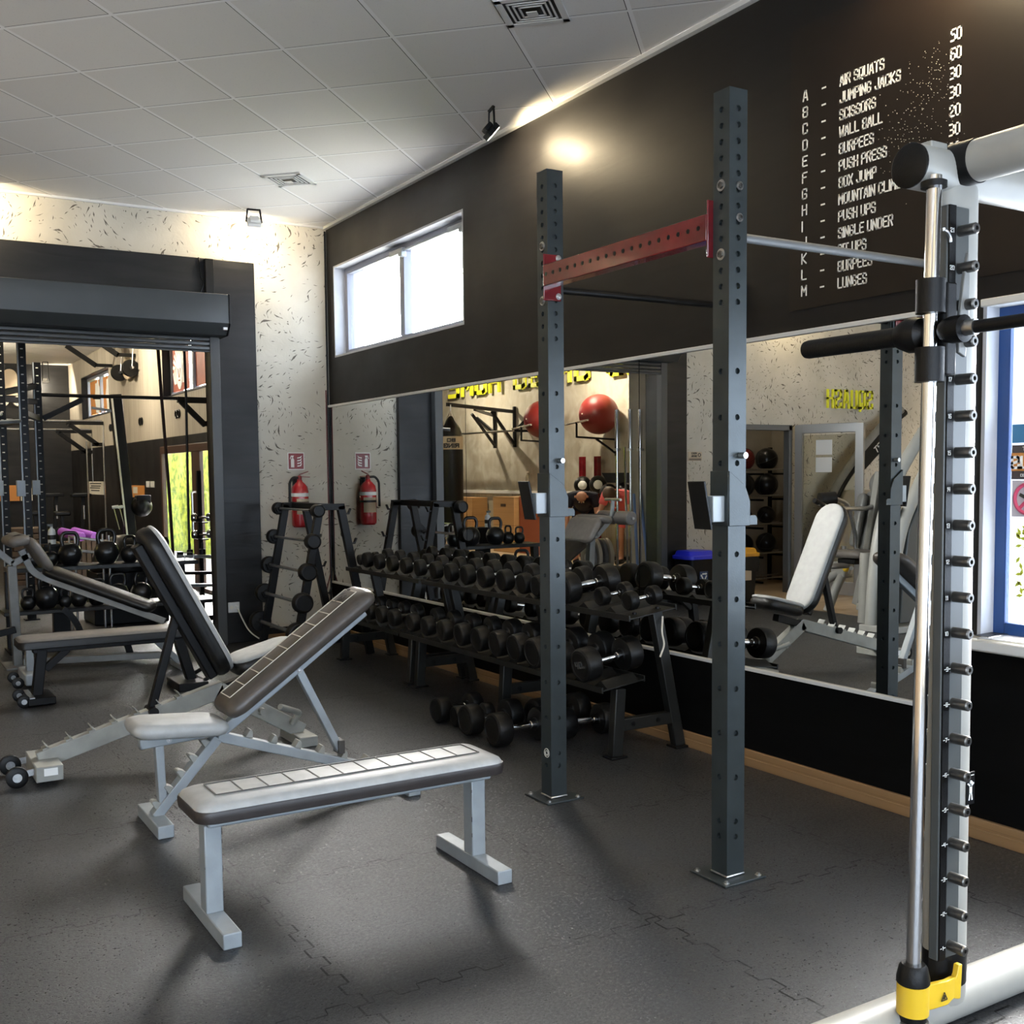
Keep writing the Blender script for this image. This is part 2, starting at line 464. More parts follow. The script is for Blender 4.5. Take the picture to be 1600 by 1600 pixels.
# ---------------------------------------------------------------- geometry helpers
class MB:
    """collects shapes; build() links them as ONE mesh object"""
    def __init__(self, M=None):
        self.v, self.f = [], []
        self.M = M

    def add(self, vs, fs):
        b = len(self.v)
        self.v += [Vector(p) for p in vs]
        self.f += [tuple(i + b for i in q) for q in fs]
        return self

    def box(self, x0, x1, y0, y1, z0, z1):
        vs = [(x, y, z) for z in (z0, z1) for y in (y0, y1) for x in (x0, x1)]
        return self.add(vs, [(0, 2, 3, 1), (4, 5, 7, 6), (0, 1, 5, 4), (2, 6, 7, 3), (0, 4, 6, 2), (1, 3, 7, 5)])

    def cbox(self, c, s):
        return self.box(c[0] - s[0] / 2, c[0] + s[0] / 2, c[1] - s[1] / 2, c[1] + s[1] / 2, c[2] - s[2] / 2, c[2] + s[2] / 2)

    def bar(self, p0, p1, w, h, side=(0, 1, 0)):
        """rectangular bar from p0 to p1: w along the side vector, h across"""
        p0, p1 = Vector(p0), Vector(p1)
        d = (p1 - p0).normalized()
        s = Vector(side)
        s = (s - d * s.dot(d)).normalized()
        n = d.cross(s)
        vs = []
        for p in (p0, p1):
            for a, b in ((-1, -1), (1, -1), (1, 1), (-1, 1)):
                vs.append(p + s * (a * w / 2) + n * (b * h / 2))
        return self.add(vs, [(0, 1, 2, 3), (7, 6, 5, 4), (0, 4, 5, 1), (1, 5, 6, 2), (2, 6, 7, 3), (3, 7, 4, 0)])

    def tube(self, p0, p1, r, r1=None, n=16, caps=True):
        return self.path([p0, p1], r, n, caps, r1)

    def path(self, pts, r, n=12, caps=True, r1=None, closed=False):
        pts = [Vector(p) for p in pts]
        k = len(pts)
        rings = []
        prev = None
        for i, p in enumerate(pts):
            if closed:
                t = (pts[(i + 1) % k] - pts[i - 1]).normalized()
            else:
                t = (pts[min(i + 1, k - 1)] - pts[max(i - 1, 0)]).normalized()
            if prev is None:
                a = Vector((0, 0, 1)) if abs(t.z) < 0.9 else Vector((1, 0, 0))
            else:
                a = prev
            s = (a - t * a.dot(t)).normalized()
            prev = s
            q = t.cross(s)
            rr = r if r1 is None else r + (r1 - r) * i / (k - 1)
            rings.append([p + (s * math.cos(2 * PI * j / n) + q * math.sin(2 * PI * j / n)) * rr for j in range(n)])
        vs = [x for rg in rings for x in rg]
        fs = []
        for i in range(k if closed else k - 1):
            i2 = (i + 1) % k
            for j in range(n):
                fs.append((i * n + j, i * n + (j + 1) % n, i2 * n + (j + 1) % n, i2 * n + j))
        if caps and not closed:
            fs.append(tuple(range(n - 1, -1, -1)))
            fs.append(tuple((k - 1) * n + j for j in range(n)))
        return self.add(vs, fs)

    def lathe(self, prof, o=(0, 0, 0), ax=(0, 0, 1), n=24, sx=1.0, ref=None):
        """profile of (radius, height) turned about an axis; sx flattens one way"""
        o, ax = Vector(o), Vector(ax).normalized()
        a = Vector(ref) if ref else (Vector((0, 0, 1)) if abs(ax.z) < 0.9 else Vector((1, 0, 0)))
        s = (a - ax * a.dot(ax)).normalized()
        q = ax.cross(s)
        vs, fs = [], []
        for r, h in prof:
            for j in range(n):
                t = 2 * PI * j / n
                vs.append(o + ax * h + s * (r * math.cos(t) * sx) + q * (r * math.sin(t)))
        for i in range(len(prof) - 1):
            for j in range(n):
                fs.append((i * n + j, i * n + (j + 1) % n, (i + 1) * n + (j + 1) % n, (i + 1) * n + j))
        if prof[0][0] > 1e-6:
            fs.append(tuple(range(n - 1, -1, -1)))
        if prof[-1][0] > 1e-6:
            fs.append(tuple((len(prof) - 1) * n + j for j in range(n)))
        return self.add(vs, fs)

    def ball(self, c, r, n=20, sz=1.0, sy=1.0):
        m = n // 2
        prof = [(max(1e-7, r * math.sin(PI * i / m)), -r * sz * math.cos(PI * i / m)) for i in range(m + 1)]
        return self.lathe(prof, c, (0, 0, 1), n)

    def prism(self, poly, o, u, v, th):
        """polygon in the plane (u, v) at o, extruded by th along u x v"""
        o, u, v = Vector(o), Vector(u), Vector(v)
        w = u.cross(v).normalized() * th
        k = len(poly)
        vs = [o + u * a + v * b for a, b in poly] + [o + u * a + v * b + w for a, b in poly]
        fs = [tuple(range(k - 1, -1, -1)), tuple(range(k, 2 * k))]
        fs += [(i, (i + 1) % k, k + (i + 1) % k, k + i) for i in range(k)]
        return self.add(vs, fs)

    def loft(self, secs):
        """stack of equal-length rings joined into a closed body"""
        n = len(secs[0])
        vs = [p for s in secs for p in s]
        fs = [tuple(range(n - 1, -1, -1)), tuple((len(secs) - 1) * n + j for j in range(n))]
        for i in range(len(secs) - 1):
            for j in range(n):
                fs.append((i * n + j, i * n + (j + 1) % n, (i + 1) * n + (j + 1) % n, (i + 1) * n + j))
        return self.add(vs, fs)

    def build(self, name, m, parent=None, bevel=0.0, seg=2, smooth=35):
        me = bpy.data.meshes.new(name)
        off = Vector((0, 0, 0))
        q = parent
        while q is not None:
            if q.get('_local'):
                off = Vector((0, 0, 0))
                break
            off += q.location
            q = q.parent
        vs = [(self.M @ p if self.M else p) - off for p in self.v]
        me.from_pydata(vs, [], self.f)
        bm = bmesh.new()
        bm.from_mesh(me)
        bmesh.ops.remove_doubles(bm, verts=bm.verts, dist=1e-6)
        bmesh.ops.recalc_face_normals(bm, faces=bm.faces)
        bm.to_mesh(me)
        bm.free()
        me.materials.append(m)
        if smooth:
            me.polygons.foreach_set('use_smooth', [True] * len(me.polygons))
            me.set_sharp_from_angle(angle=math.radians(smooth))
        o = bpy.data.objects.new(name, me)
        COL.objects.link(o)
        if parent is not None:
            o.parent = parent
        if bevel:
            b = o.modifiers.new('edge', 'BEVEL')
            b.width = bevel
            b.segments = seg
            b.limit_method = 'ANGLE'
            b.angle_limit = math.radians(40)
            me.set_sharp_from_angle(angle=math.radians(75))
        return o


def tag(o, label, cat, group=None, kind=None):
    o['label'] = label
    o['category'] = cat
    if group:
        o['group'] = group
    if kind:
        o['kind'] = kind
    return o


def thing(name, label, cat, loc=(0, 0, 0), rot=(0, 0, 0), group=None, local=False):
    o = bpy.data.objects.new(name, None)
    COL.objects.link(o)
    o.empty_display_size = 0.1
    o.location = loc
    o.rotation_euler = rot
    if local:
        o['_local'] = 1
    return tag(o, label, cat, group)


def dup(root, loc, rot=None, label=None, group=None, scale=None):
    """a copy of a thing with copies of its parts and sub-parts"""
    r = root.copy()
    COL.objects.link(r)
    r.location = loc
    if rot is not None:
        r.rotation_euler = rot
    if scale is not None:
        r.scale = (scale,) * 3 if not isinstance(scale, tuple) else scale
    if label:
        r['label'] = label
    if group:
        r['group'] = group
    for ch in list(root.children):
        c = ch.copy()
        COL.objects.link(c)
        c.parent = r
        for gch in list(ch.children):
            d = gch.copy()
            COL.objects.link(d)
            d.parent = c
    return r


def struct(name, mb, m, label, cat, bevel=0.0, smooth=35):
    o = mb.build(name, m, None, bevel, smooth=smooth)
    return tag(o, label, cat, None, 'structure')


def arc(c, r, a0, a1, n, u, v):
    c, u, v = Vector(c), Vector(u), Vector(v)
    return [c + u * (r * math.cos(a0 + (a1 - a0) * i / n)) + v * (r * math.sin(a0 + (a1 - a0) * i / n)) for i in range(n + 1)]


def fillet(pts, r, n=5):
    """polyline with rounded corners"""
    pts = [Vector(p) for p in pts]
    out = [pts[0]]
    for i in range(1, len(pts) - 1):
        a, b, c = pts[i - 1], pts[i], pts[i + 1]
        d1, d2 = (a - b), (c - b)
        q = min(r, d1.length * 0.45, d2.length * 0.45)
        s, e = b + d1.normalized() * q, b + d2.normalized() * q
        for k in range(n + 1):
            t = k / n
            out.append(s * (1 - t) ** 2 + b * 2 * t * (1 - t) + e * t * t)
    out.append(pts[-1])
    return out


def rrect(w, h, r, n=5):
    """rounded rectangle as a polygon centred on the origin"""
    out = []
    for cx, cy, a in ((w / 2 - r, h / 2 - r, 0), (-w / 2 + r, h / 2 - r, PI / 2), (-w / 2 + r, -h / 2 + r, PI), (w / 2 - r, -h / 2 + r, 1.5 * PI)):
        for i in range(n + 1):
            t = a + PI / 2 * i / n
            out.append((cx + r * math.cos(t), cy + r * math.sin(t)))
    return out


def pad_mb(mb, o, u, v, L, W, T, r=0.05, puff=0.012, taper=1.0):
    """upholstered pad: length L along u from o, width W along v, thickness T; rounded corners, rolled edges"""
    o, u, v = Vector(o), Vector(u).normalized(), Vector(v).normalized()
    w = u.cross(v).normalized()
    secs = []
    e = min(T * 0.42, 0.03)
    for k, (ins, h) in enumerate(((e * 0.9, 0.0), (e * 0.25, e * 0.35), (0.0, e), (0.0, T - e), (e * 0.3, T - e * 0.35), (e, T), (e * 2.2, T + puff * 0.6), (min(W, L) * 0.3, T + puff))):
        ww, ll = W - 2 * ins, L - 2 * ins
        rr = max(0.006, min(r, ww / 2 - 0.002, ll / 2 - 0.002) - ins * 0.3)
        rr = min(rr, ww / 2 - 0.001, ll / 2 - 0.001)
        ring = []
        for a, b in rrect(ll, ww, rr, 6):
            tp = 1 + (taper - 1) * (a / L + 0.5)
            ring.append(o + u * (L / 2 + a) + v * (b * tp) + w * h)
        secs.append(ring)
    return mb.loft(secs)


# block letters drawn with bars
GL = {
    'A': [[(0, 0), (.75, 4), (1.3, 4), (2, 0)], [(.3, 1.25), (1.7, 1.25)]],
    'B': [[(0, 0), (0, 4), (1.6, 4), (2, 3.5), (2, 2.6), (1.5, 2.1), (0, 2.1)], [(1.5, 2.1), (2, 1.6), (2, .5), (1.6, 0), (0, 0)]],
    'C': [[(2, 3), (2, 4), (.4, 4), (0, 3.6), (0, .4), (.4, 0), (2, 0), (2, 1)]],
    'D': [[(0, 0), (0, 4), (1.4, 4), (2, 3.3), (2, .7), (1.4, 0), (0, 0)]],
    'E': [[(2, 4), (0, 4), (0, 0), (2, 0)], [(0, 2.1), (1.6, 2.1)]],
    'F': [[(2, 4), (0, 4), (0, 0)], [(0, 2.1), (1.6, 2.1)]],
    'G': [[(2, 3), (2, 4), (.4, 4), (0, 3.6), (0, .4), (.4, 0), (2, 0), (2, 1.9), (1.1, 1.9)]],
    'H': [[(0, 0), (0, 4)], [(2, 0), (2, 4)], [(0, 2.1), (2, 2.1)]],
    'I': [[(0, 0), (0, 4)]],
    'J': [[(2, 4), (2, .4), (1.6, 0), (.2, 0), (.2, 1)]],
    'K': [[(0, 0), (0, 4)], [(2, 4), (0.2, 2), (2, 0)]],
    'L': [[(0, 4), (0, 0), (2, 0)]],
    'M': [[(0, 0), (0, 4), (1.1, 1.6), (2.2, 4), (2.2, 0)]],
    'N': [[(0, 0), (0, 4), (2, 0), (2, 4)]],
    'O': [[(0, .3), (0, 4), (1.7, 4), (2, 3.7), (2, 0), (.3, 0), (0, .3)]],
    'P': [[(0, 0), (0, 4), (1.6, 4), (2, 3.6), (2, 2), (0, 1.8)]],
    'Q': [[(0, .3), (0, 4), (1.7, 4), (2, 3.7), (2, 0), (.3, 0), (0, .3)], [(1.2, 1), (1.8, -.7)]],
    'R': [[(0, 0), (0, 4), (1.6, 4), (2, 3.6), (2, 2.3), (0, 2)], [(1.1, 2.1), (2, 0)]],
    'S': [[(2, 3.1), (2, 4), (.3, 4), (0, 3.6), (0, 2.4), (2, 1.7), (2, .4), (1.7, 0), (0, 0), (0, .9)]],
    'T': [[(0, 4), (2, 4)], [(1, 4), (1, 0)]],
    'U': [[(0, 4), (0, .4), (.4, 0), (2, 0), (2, 4)]],
    'V': [[(0, 4), (1, 0), (2, 4)]],
    'W': [[(0, 4), (.45, 0), (1.15, 2.6), (1.85, 0), (2.3, 4)]],
    'X': [[(0, 0), (2, 4)], [(0, 4), (2, 0)]],
    'Y': [[(0, 4), (1, 2), (2, 4)], [(1, 2), (1, 0)]],
    '0': [[(0, 0), (0, 4), (2, 4), (2, 0), (0, 0)]],
    '1': [[(.4, 3.4), (1, 4), (1, 0)]],
    '2': [[(0, 3), (0, 4), (2, 4), (2, 2.4), (0, 1), (0, 0), (2, 0)]],
    '3': [[(0, 4), (2, 4), (2, 0), (0, 0)], [(.5, 2), (2, 2)]],
    '4': [[(0, 4), (0, 1.6), (2, 1.6)], [(1.6, 4), (1.6, 0)]],
    '5': [[(2, 4), (0, 4), (0, 2.3), (2, 2.3), (2, 0), (0, 0)]],
    '6': [[(2, 4), (.3, 4), (0, 3.6), (0, 0), (2, 0), (2, 2.2), (0, 2.2)]],
    '7': [[(0, 4), (2, 4), (.8, 0)]],
    '8': [[(0, 0), (0, 4), (2, 4), (2, 0), (0, 0)], [(0, 2), (2, 2)]],
    '9': [[(2, 1.8), (0, 1.8), (0, 4), (2, 4), (2, 0), (0, 0)]],
    '-': [[(.2, 2), (1.8, 2)]],
    '.': [[(.9, 0), (1.1, 0)]],
}


def text_mb(mb, s, o, u, v, h, th=0.002, aspect=0.5, stroke=0.16, gap=0.45):
    """string s from o along u, up v, letter height h"""
    o, u, v = Vector(o), Vector(u).normalized(), Vector(v).normalized()
    n = u.cross(v)
    ky = h / 4
    kx = h * aspect / 2
    sw = stroke * h
    x = 0.0
    for ch in s:
        if ch == ' ':
            x += 1.5 * kx
            continue
        gl = GL[ch]
        wmax = max(p[0] for pl in gl for p in pl)
        for pl in gl:
            for (ax, ay), (bx, by) in zip(pl[:-1], pl[1:]):
                iy = lambda q: sw / 2 + q * (h - sw) / 4
                a = o + u * (x + ax * kx) + v * iy(ay)
                b = o + u * (x + bx * kx) + v * iy(by)
                d = (b - a).normalized()
                mb.bar(a - d * sw / 2 + n * th / 2, b + d * sw / 2 + n * th / 2, sw, th, n.cross(d))
        x += (wmax + gap) * kx + sw * 0.7
    return x


def torus(mb, c, R, r, u, v, n=28, k=8):
    c, u, v = Vector(c), Vector(u).normalized(), Vector(v).normalized()
    mb.path([c + u * R * math.cos(2 * PI * i / n) + v * R * math.sin(2 * PI * i / n) for i in range(n)], r, k, False, None, True)


X3, Y3, Z3 = Vector((1, 0, 0)), Vector((0, 1, 0)), Vector((0, 0, 1))
# ---------------------------------------------------------------- the room
ZC = 3.64            # ceiling height
XM, YF, YB = 3.70, 9.25, 22.8
struct('floor', MB().box(-1.05, 3.70, -3.2, 22.8, -0.06, 0.0), M_RUBBER, 'dark interlocking rubber mat floor of both gym rooms', 'floor', smooth=0)
struct('floor_wood', MB().box(-5.2, -1.05, -3.2, 22.8, -0.06, 0.0), M_WOODFLOOR, 'pale wooden plank floor beside the rubber mats', 'floor', smooth=0)
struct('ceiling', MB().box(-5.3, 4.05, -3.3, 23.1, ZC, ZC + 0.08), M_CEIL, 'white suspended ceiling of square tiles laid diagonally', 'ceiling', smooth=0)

# wall with the mirrors (X = 3.70) : holes for windows and the garden door
w = MB()


def wall_x(mb, x0, x1, y0, y1, z0, z1, holes):
    """wall slab with rectangular holes (y0, y1, z0, z1), holes sorted and apart in y"""
    y = y0
    for a, b, c, d in sorted(holes):
        if a > y:
            mb.box(x0, x1, y, a, z0, z1)
        if c > z0:
            mb.box(x0, x1, a, b, z0, c)
        if d < z1:
            mb.box(x0, x1, a, b, d, z1)
        y = b
    if y < y1:
        mb.box(x0, x1, y, y1, z0, z1)


wall_x(w, XM, 3.98, -3.2, 9.6, 0, ZC, [(6.73, 9.085, 2.49, 3.26), (-0.4, 2.62, 0.79, 2.05)])
struct('wall_right', w, M_BLACKWALL, 'charcoal painted wall above and around the mirrors', 'wall', smooth=0)
w = MB()
wall_x(w, XM, 3.98, 9.6, 23.0, 1.98, ZC, [(18.97, 21.45, 2.53, 3.28), (12.95, 15.31, 2.53, 3.28)])
struct('wall_boards', w, M_WOODWALL, 'weathered board wall high up in the back room', 'wall', smooth=0)
w = MB()
wall_x(w, XM, 3.75, 9.6, 23.0, 0, 1.98, [(12.6, 15.58, 0.0, 1.86)])
struct('wall_dado', w, M_BLACKWALL, 'dark lower wall below the boards in the back room', 'wall', smooth=0)
struct('wall_back', MB().box(-3.6, 3.98, YB, YB + 0.2, 0, ZC), M_DARKFRAME, 'dark end wall of the back room', 'wall', smooth=0)
struct('wall_left', MB().box(-5.4, -5.2, -3.2, 9.6, 0, ZC), M_PLASTER, 'flecked plaster wall at the side of the front room', 'wall', smooth=0)
w = MB()
w.box(-5.4, 3.98, -3.4, -3.2, 0, 0.25).box(-5.4, 3.98, -3.4, -3.2, 2.75, ZC)
w.box(-5.4, -5.0, -3.4, -3.2, 0.25, 2.75).box(3.4, 3.98, -3.4, -3.2, 0.25, 2.75)
struct('wall_rear', w, M_PLASTER, 'flecked plaster wall behind the camera with a wide added window', 'wall', smooth=0)

# far wall (Y = 9.25) : doorway to the back room and the store room door
w = MB()
w.box(3.0, XM, YF, 9.44, 0, ZC)
w.box(-0.43, 3.0, YF, 9.44, 3.24, ZC)
w.box(-1.12, -0.43, YF, 9.44, 0, ZC)
w.box(-2.05, -1.12, YF, 9.30, 1.94, ZC)
w.box(-5.2, -2.05, YF, 9.30, 0, ZC)
struct('wall_far', w, M_PLASTER, 'cream plaster wall with dark flecks around the shuttered doorway', 'wall', smooth=0)
w = MB()
w.box(2.645, 3.02, 9.2, 9.44, 0, 3.257).box(-0.45, -0.07, 9.2, 9.44, 0, 3.257).box(-0.07, 2.645, 9.2, 9.44, 2.80, 3.257)
struct('trim_portal', w, M_DARKFRAME, 'dark painted square columns and lintel framing the doorway', 'trim', 0.004)
w = MB()
w.box(-3.6, -3.5, 10.8, 22.8, 1.12, ZC)
struct('wall_left_back', w, M_CONCRETE, 'beige panel wall of the back room under the slogan', 'wall', smooth=0)
struct('wall_left_dado', MB().box(-3.6, -3.49, 10.8, 22.8, 0, 1.06), M_LOWWOOD, 'grey board dado along the back room wall', 'wall', smooth=0)
struct('trim_ledge', MB().box(-3.6, -3.44, 10.8, 22.8, 1.06, 1.12), M_WHITETRIM, 'white ledge above the grey board dado', 'trim', 0.004)
# store room behind the open door
w = MB()
w.box(-3.6, -0.95, 10.7, 10.8, 0, ZC).box(-0.98, -0.88, 9.44, 10.8, 0, ZC).box(-3.30, -3.20, 9.30, 10.7, 0, ZC)
struct('wall_store', w, mat('store_room_paint', (0.40, 0.36, 0.30), 0.8, 0, 0.1, 4), 'plain painted walls of the small ball store', 'wall', smooth=0)

# mirror wall: baseboard, black panel, panes, trims
struct('baseboard_right', MB().box(3.672, 3.70, 2.3, 9.2, 0.0, 0.078).box(3.664, 3.672, 2.3, 9.2, 0.0, 0.042), M_BASEWOOD, 'brown wooden baseboard under the black panel and mirrors', 'baseboard', 0.002)
struct('baseboard_window', MB().box(3.672, 3.70, -3.2, 2.3, 0.0, 0.078), M_BASEWOOD, 'brown wooden baseboard under the blue window', 'baseboard', 0.002)
struct('baseboard_far', MB().box(3.02, 3.66, 9.225, 9.25, 0.0, 0.07), M_BASEWOOD, 'wooden baseboard in the corner behind the barbell stand', 'baseboard', 0.002)
struct('trim_panel', MB().box(3.686, 3.70, 2.66, 9.25, 0.08, 0.468), M_LOWPANEL, 'black panel between baseboard and mirrors', 'trim', 0.002)
struct('trim_panel_window', MB().box(3.686, 3.70, -3.2, 2.655, 0.08, 0.735), M_LOWPANEL, 'black panel below the blue window', 'trim', 0.002)
for a, b, lab in ((6.703, 9.24, 'wall mirror pane in the corner by the fire extinguisher'), (4.736, 6.697, 'wall mirror pane behind the middle of the dumbbell racks'), (2.66, 4.73, 'wall mirror pane behind the squat posts')):
    o = struct('mirror_pane', MB().box(3.690, 3.699, a, b, 0.482, 2.046), M_MIRROR, lab, 'mirror', smooth=0)
    o['kind'] = 'thing'
struct('trim_mirror_top', MB().box(3.676, 3.70, 2.66, 9.24, 2.046, 2.066), M_WHITETRIM, 'pale strip along the top of the mirrors', 'trim', 0.002)
struct('trim_mirror_bottom', MB().box(3.676, 3.70, 2.66, 9.24, 0.466, 0.483), M_WHITETRIM, 'pale strip along the foot of the mirrors', 'trim', 0.002)
struct('trim_ceiling_right', MB().box(3.665, 3.70, -3.2, 9.25, 3.615, 3.64), M_WHITETRIM, 'white edge angle where ceiling meets the charcoal wall', 'trim', 0.002)
struct('trim_ceiling_far', MB().box(-5.2, 3.665, 9.225, 9.25, 3.622, 3.64), M_WHITETRIM, 'white edge angle where ceiling meets the flecked wall', 'trim', 0.002)


def window(name, y0, y1, z0, z1, label, m, mid=True, depth=0.10, fw_=0.055, panes=2, reveal=M_REVEAL, thick=0.07):
    t = thing(name, label, 'window', (XM, (y0 + y1) / 2, z0))
    t['kind'] = 'structure'
    xf = XM + depth
    rv = MB()
    rv.box(XM - 0.001, XM + 0.27, y0 - 0.012, y0 + 0.004, z0 - 0.012, z1 + 0.012).box(XM - 0.001, XM + 0.27, y1 - 0.004, y1 + 0.012, z0 - 0.012, z1 + 0.012)
    rv.box(XM - 0.001, XM + 0.27, y0, y1, z1 - 0.004, z1 + 0.012).box(XM - 0.001, XM + 0.27, y0, y1, z0 - 0.012, z0 + 0.004)
    rv.build('reveal', reveal, t, smooth=0)
    fr = MB()
    fr.box(xf, xf + thick, y0, y0 + fw_, z0, z1).box(xf, xf + thick, y1 - fw_, y1, z0, z1)
    fr.box(xf, xf + thick, y0 + fw_, y1 - fw_, z0, z0 + fw_).box(xf, xf + thick, y0 + fw_, y1 - fw_, z1 - fw_, z1)
    W = (y1 - y0 - 2 * fw_) / panes
    for i in range(1, panes):
        yc = y0 + fw_ + W * i
        fr.box(xf - 0.006, xf + thick, yc - 0.04, yc + 0.04, z0 + fw_, z1 - fw_)
    f = fr.build('window_frame', m, t, 0.004)
    for i in range(panes):
        MB().box(xf + thick * 0.5, xf + thick * 0.5 + 0.006, y0 + fw_ + W * i, y0 + fw_ + W * (i + 1), z0 + fw_, z1 - fw_).build('pane', M_GLASS, f, smooth=0)
    return t


wt = window('window_1', 6.73, 9.085, 2.49, 3.26, 'high two-pane window in the charcoal wall near the corner', M_GREYFRAME, depth=0.10)
for y in (6.86, 7.86):
    c = MB()
    c.box(3.765, 3.80, y - 0.02, y + 0.22, 3.18, 3.222).box(3.755, 3.80, y - 0.035, y + 0.03, 3.15, 3.19)
    c.build('window_opener', M_SILVER, wt, 0.006)
MB().tube((3.785, 6.9, 3.2), (3.785, 8.0, 3.2), 0.008).build('opener_rod', M_SILVER, wt)
wt = window('window_2', -0.4, 2.62, 0.79, 2.05, 'tall blue framed window at the mirror end with stickers on its glass', M_BLUEFRAME, depth=0.075, fw_=0.05, panes=2, thick=0.03)
MB().box(3.60, 3.80, -0.45, 2.66, 0.745, 0.79).build('window_sill', M_WHITETRIM, wt, 0.008)
MB().box(3.69, 3.80, -0.45, 2.64, 2.045, 2.075).build('lintel_trim', M_WHITETRIM, wt, 0.004)
window('window_3', 18.97, 21.45, 2.53, 3.28, 'small far window high in the back room board wall', M_GREYFRAME, reveal=M_BLACK)
wt = window('window_4', 12.95, 15.31, 2.53, 3.28, 'nearer high back room window with a feathered head emblem', M_GREYFRAME, reveal=M_BLACK)
for (ya, yb) in ((14.42, 15.28), (13.1, 14.25)):
    MB().box(3.826, 3.831, ya, yb, 2.60, 3.21).build('sticker_film', M_RUST, wt, smooth=0)
em = MB()
ec = Vector((3.824, 14.90, 2.86))
for i in range(-5, 6):
    a = PI / 2 + i * 0.27
    d = Vector((0, math.cos(a), math.sin(a)))
    em.bar(ec + d * 0.17, ec + d * 0.34, 0.05, 0.004, X3.cross(d))
em.prism([(0.15 * math.cos(2 * PI * i / 20), 0.24 * math.sin(2 * PI * i / 20)) for i in range(20)], ec, (0, -1, 0), (0, 0, 1), 0.004)
for s in (-1, 1):
    for k in range(3):
        em.bar(ec + Vector((0, s * (0.20 + k * 0.06), 0.10 - 0.05 * k)), ec + Vector((0, s * (0.17 + k * 0.04), -0.16)), 0.035, 0.004, (0, 1, 0))
em.build('emblem', M_WHITE, wt, smooth=0)
ef = MB()
for s in (-1, 1):
    ef.bar((3.819, 14.90 + s * 0.06, 2.90), (3.819, 14.90 + s * 0.02, 2.78), 0.02, 0.004, (0, 1, 0))
ef.bar((3.819, 14.86, 2.74), (3.819, 14.94, 2.74), 0.018, 0.004, (0, 0, 1)).build('emblem_face', M_RUST, wt, smooth=0)
wt = bpy.data.objects['window_3']
em = MB()
for yc in (19.6, 20.6):
    em.prism([(0.22 * math.cos(2 * PI * i / 14) * (1 + 0.25 * (i % 2)), 0.27 * math.sin(2 * PI * i / 14) * (1 + 0.25 * (i % 2))) for i in range(14)], (3.824, yc, 2.88), (0, -1, 0), (0, 0, 1), 0.004)
em.build('emblem', M_WHITE, wt, smooth=0)
MB().box(3.827, 3.831, 19.1, 20.1, 2.6, 3.2).box(3.827, 3.831, 20.3, 21.3, 2.6, 3.2).build('sticker_film', M_ORANGE, wt, smooth=0)

# unseen rear window, added as fill light for ceiling, far wall and posts
t = thing('fill_window', 'wide window added behind the camera for fill daylight', 'window', (-0.8, -3.3, 0.25))
t['kind'] = 'structure'
fr = MB()
fr.box(-5.0, 3.4, -3.36, -3.28, 0.25, 0.32).box(-5.0, 3.4, -3.36, -3.28, 2.68, 2.75)
for i in range(7):
    fr.box(-5.0 + i * 1.3883, -4.93 + i * 1.3883, -3.36, -3.28, 0.32, 2.68)
fr.build('window_frame', M_BLUEFRAME, t, 0.004)
portal('sky_portal', (-0.8, -3.45, 1.5), (-PI / 2, 0, 0), 8.4, 2.5)

# garden door in the back room
t = thing('door_1', 'glazed garden door with bright green hedge outside', 'door', (3.8, 14.1, 0))
t['kind'] = 'structure'
f = MB()
f.box(3.69, 3.75, 15.50, 15.58, 0, 1.86).box(3.69, 3.75, 12.6, 12.7, 0, 1.86).box(3.69, 3.75, 12.7, 15.50, 1.76, 1.86).box(3.69, 3.75, 12.7, 15.50, 0, 0.05)
f.box(3.70, 3.75, 13.60, 13.98, 0.05, 1.76)
f = f.build('door_frame', M_BROWNDOOR, t, 0.006)
MB().box(3.725, 3.731, 13.98, 15.50, 0.05, 1.76).build('pane', M_GLASS, f, smooth=0)
MB().box(3.725, 3.731, 12.7, 13.60, 0.05, 1.76).build('pane', M_GLASS, f, smooth=0)
MB().path(fillet([(3.70, 13.72, 1.25), (3.63, 13.72, 1.25), (3.63, 13.72, 0.75), (3.70, 13.72, 0.75)], 0.04), 0.016).build('door_handle', M_STEEL, f)
struct('ground_outside', MB().box(3.76, 16, 6, 24, -0.12, -0.02), M_PAVING, 'pale paving outside the garden door', 'ground', smooth=0)
hb = MB()
random.seed(3)
secs = []
for i in range(40):
    y = 10.5 + i * 0.35
    secs.append([Vector((x + random.uniform(-.06, .06), y, z + random.uniform(-.05, .05))) for x, z in ((5.4, -0.02), (5.35, 0.9), (5.36, 1.5), (5.42, 2.2), (5.8, 2.6), (6.5, 2.6), (6.5, -0.02))])
hb.loft(secs)
tag(hb.build('hedge', M_HEDGE, None), 'bright green hedge seen through the garden door', 'hedge', None, 'stuff')

# ceiling diffusers: half a tile wide, square rings of slats turned with the grid
ga, gb = Vector((math.sqrt(.5), math.sqrt(.5), 0)), Vector((math.sqrt(.5), -math.sqrt(.5), 0))


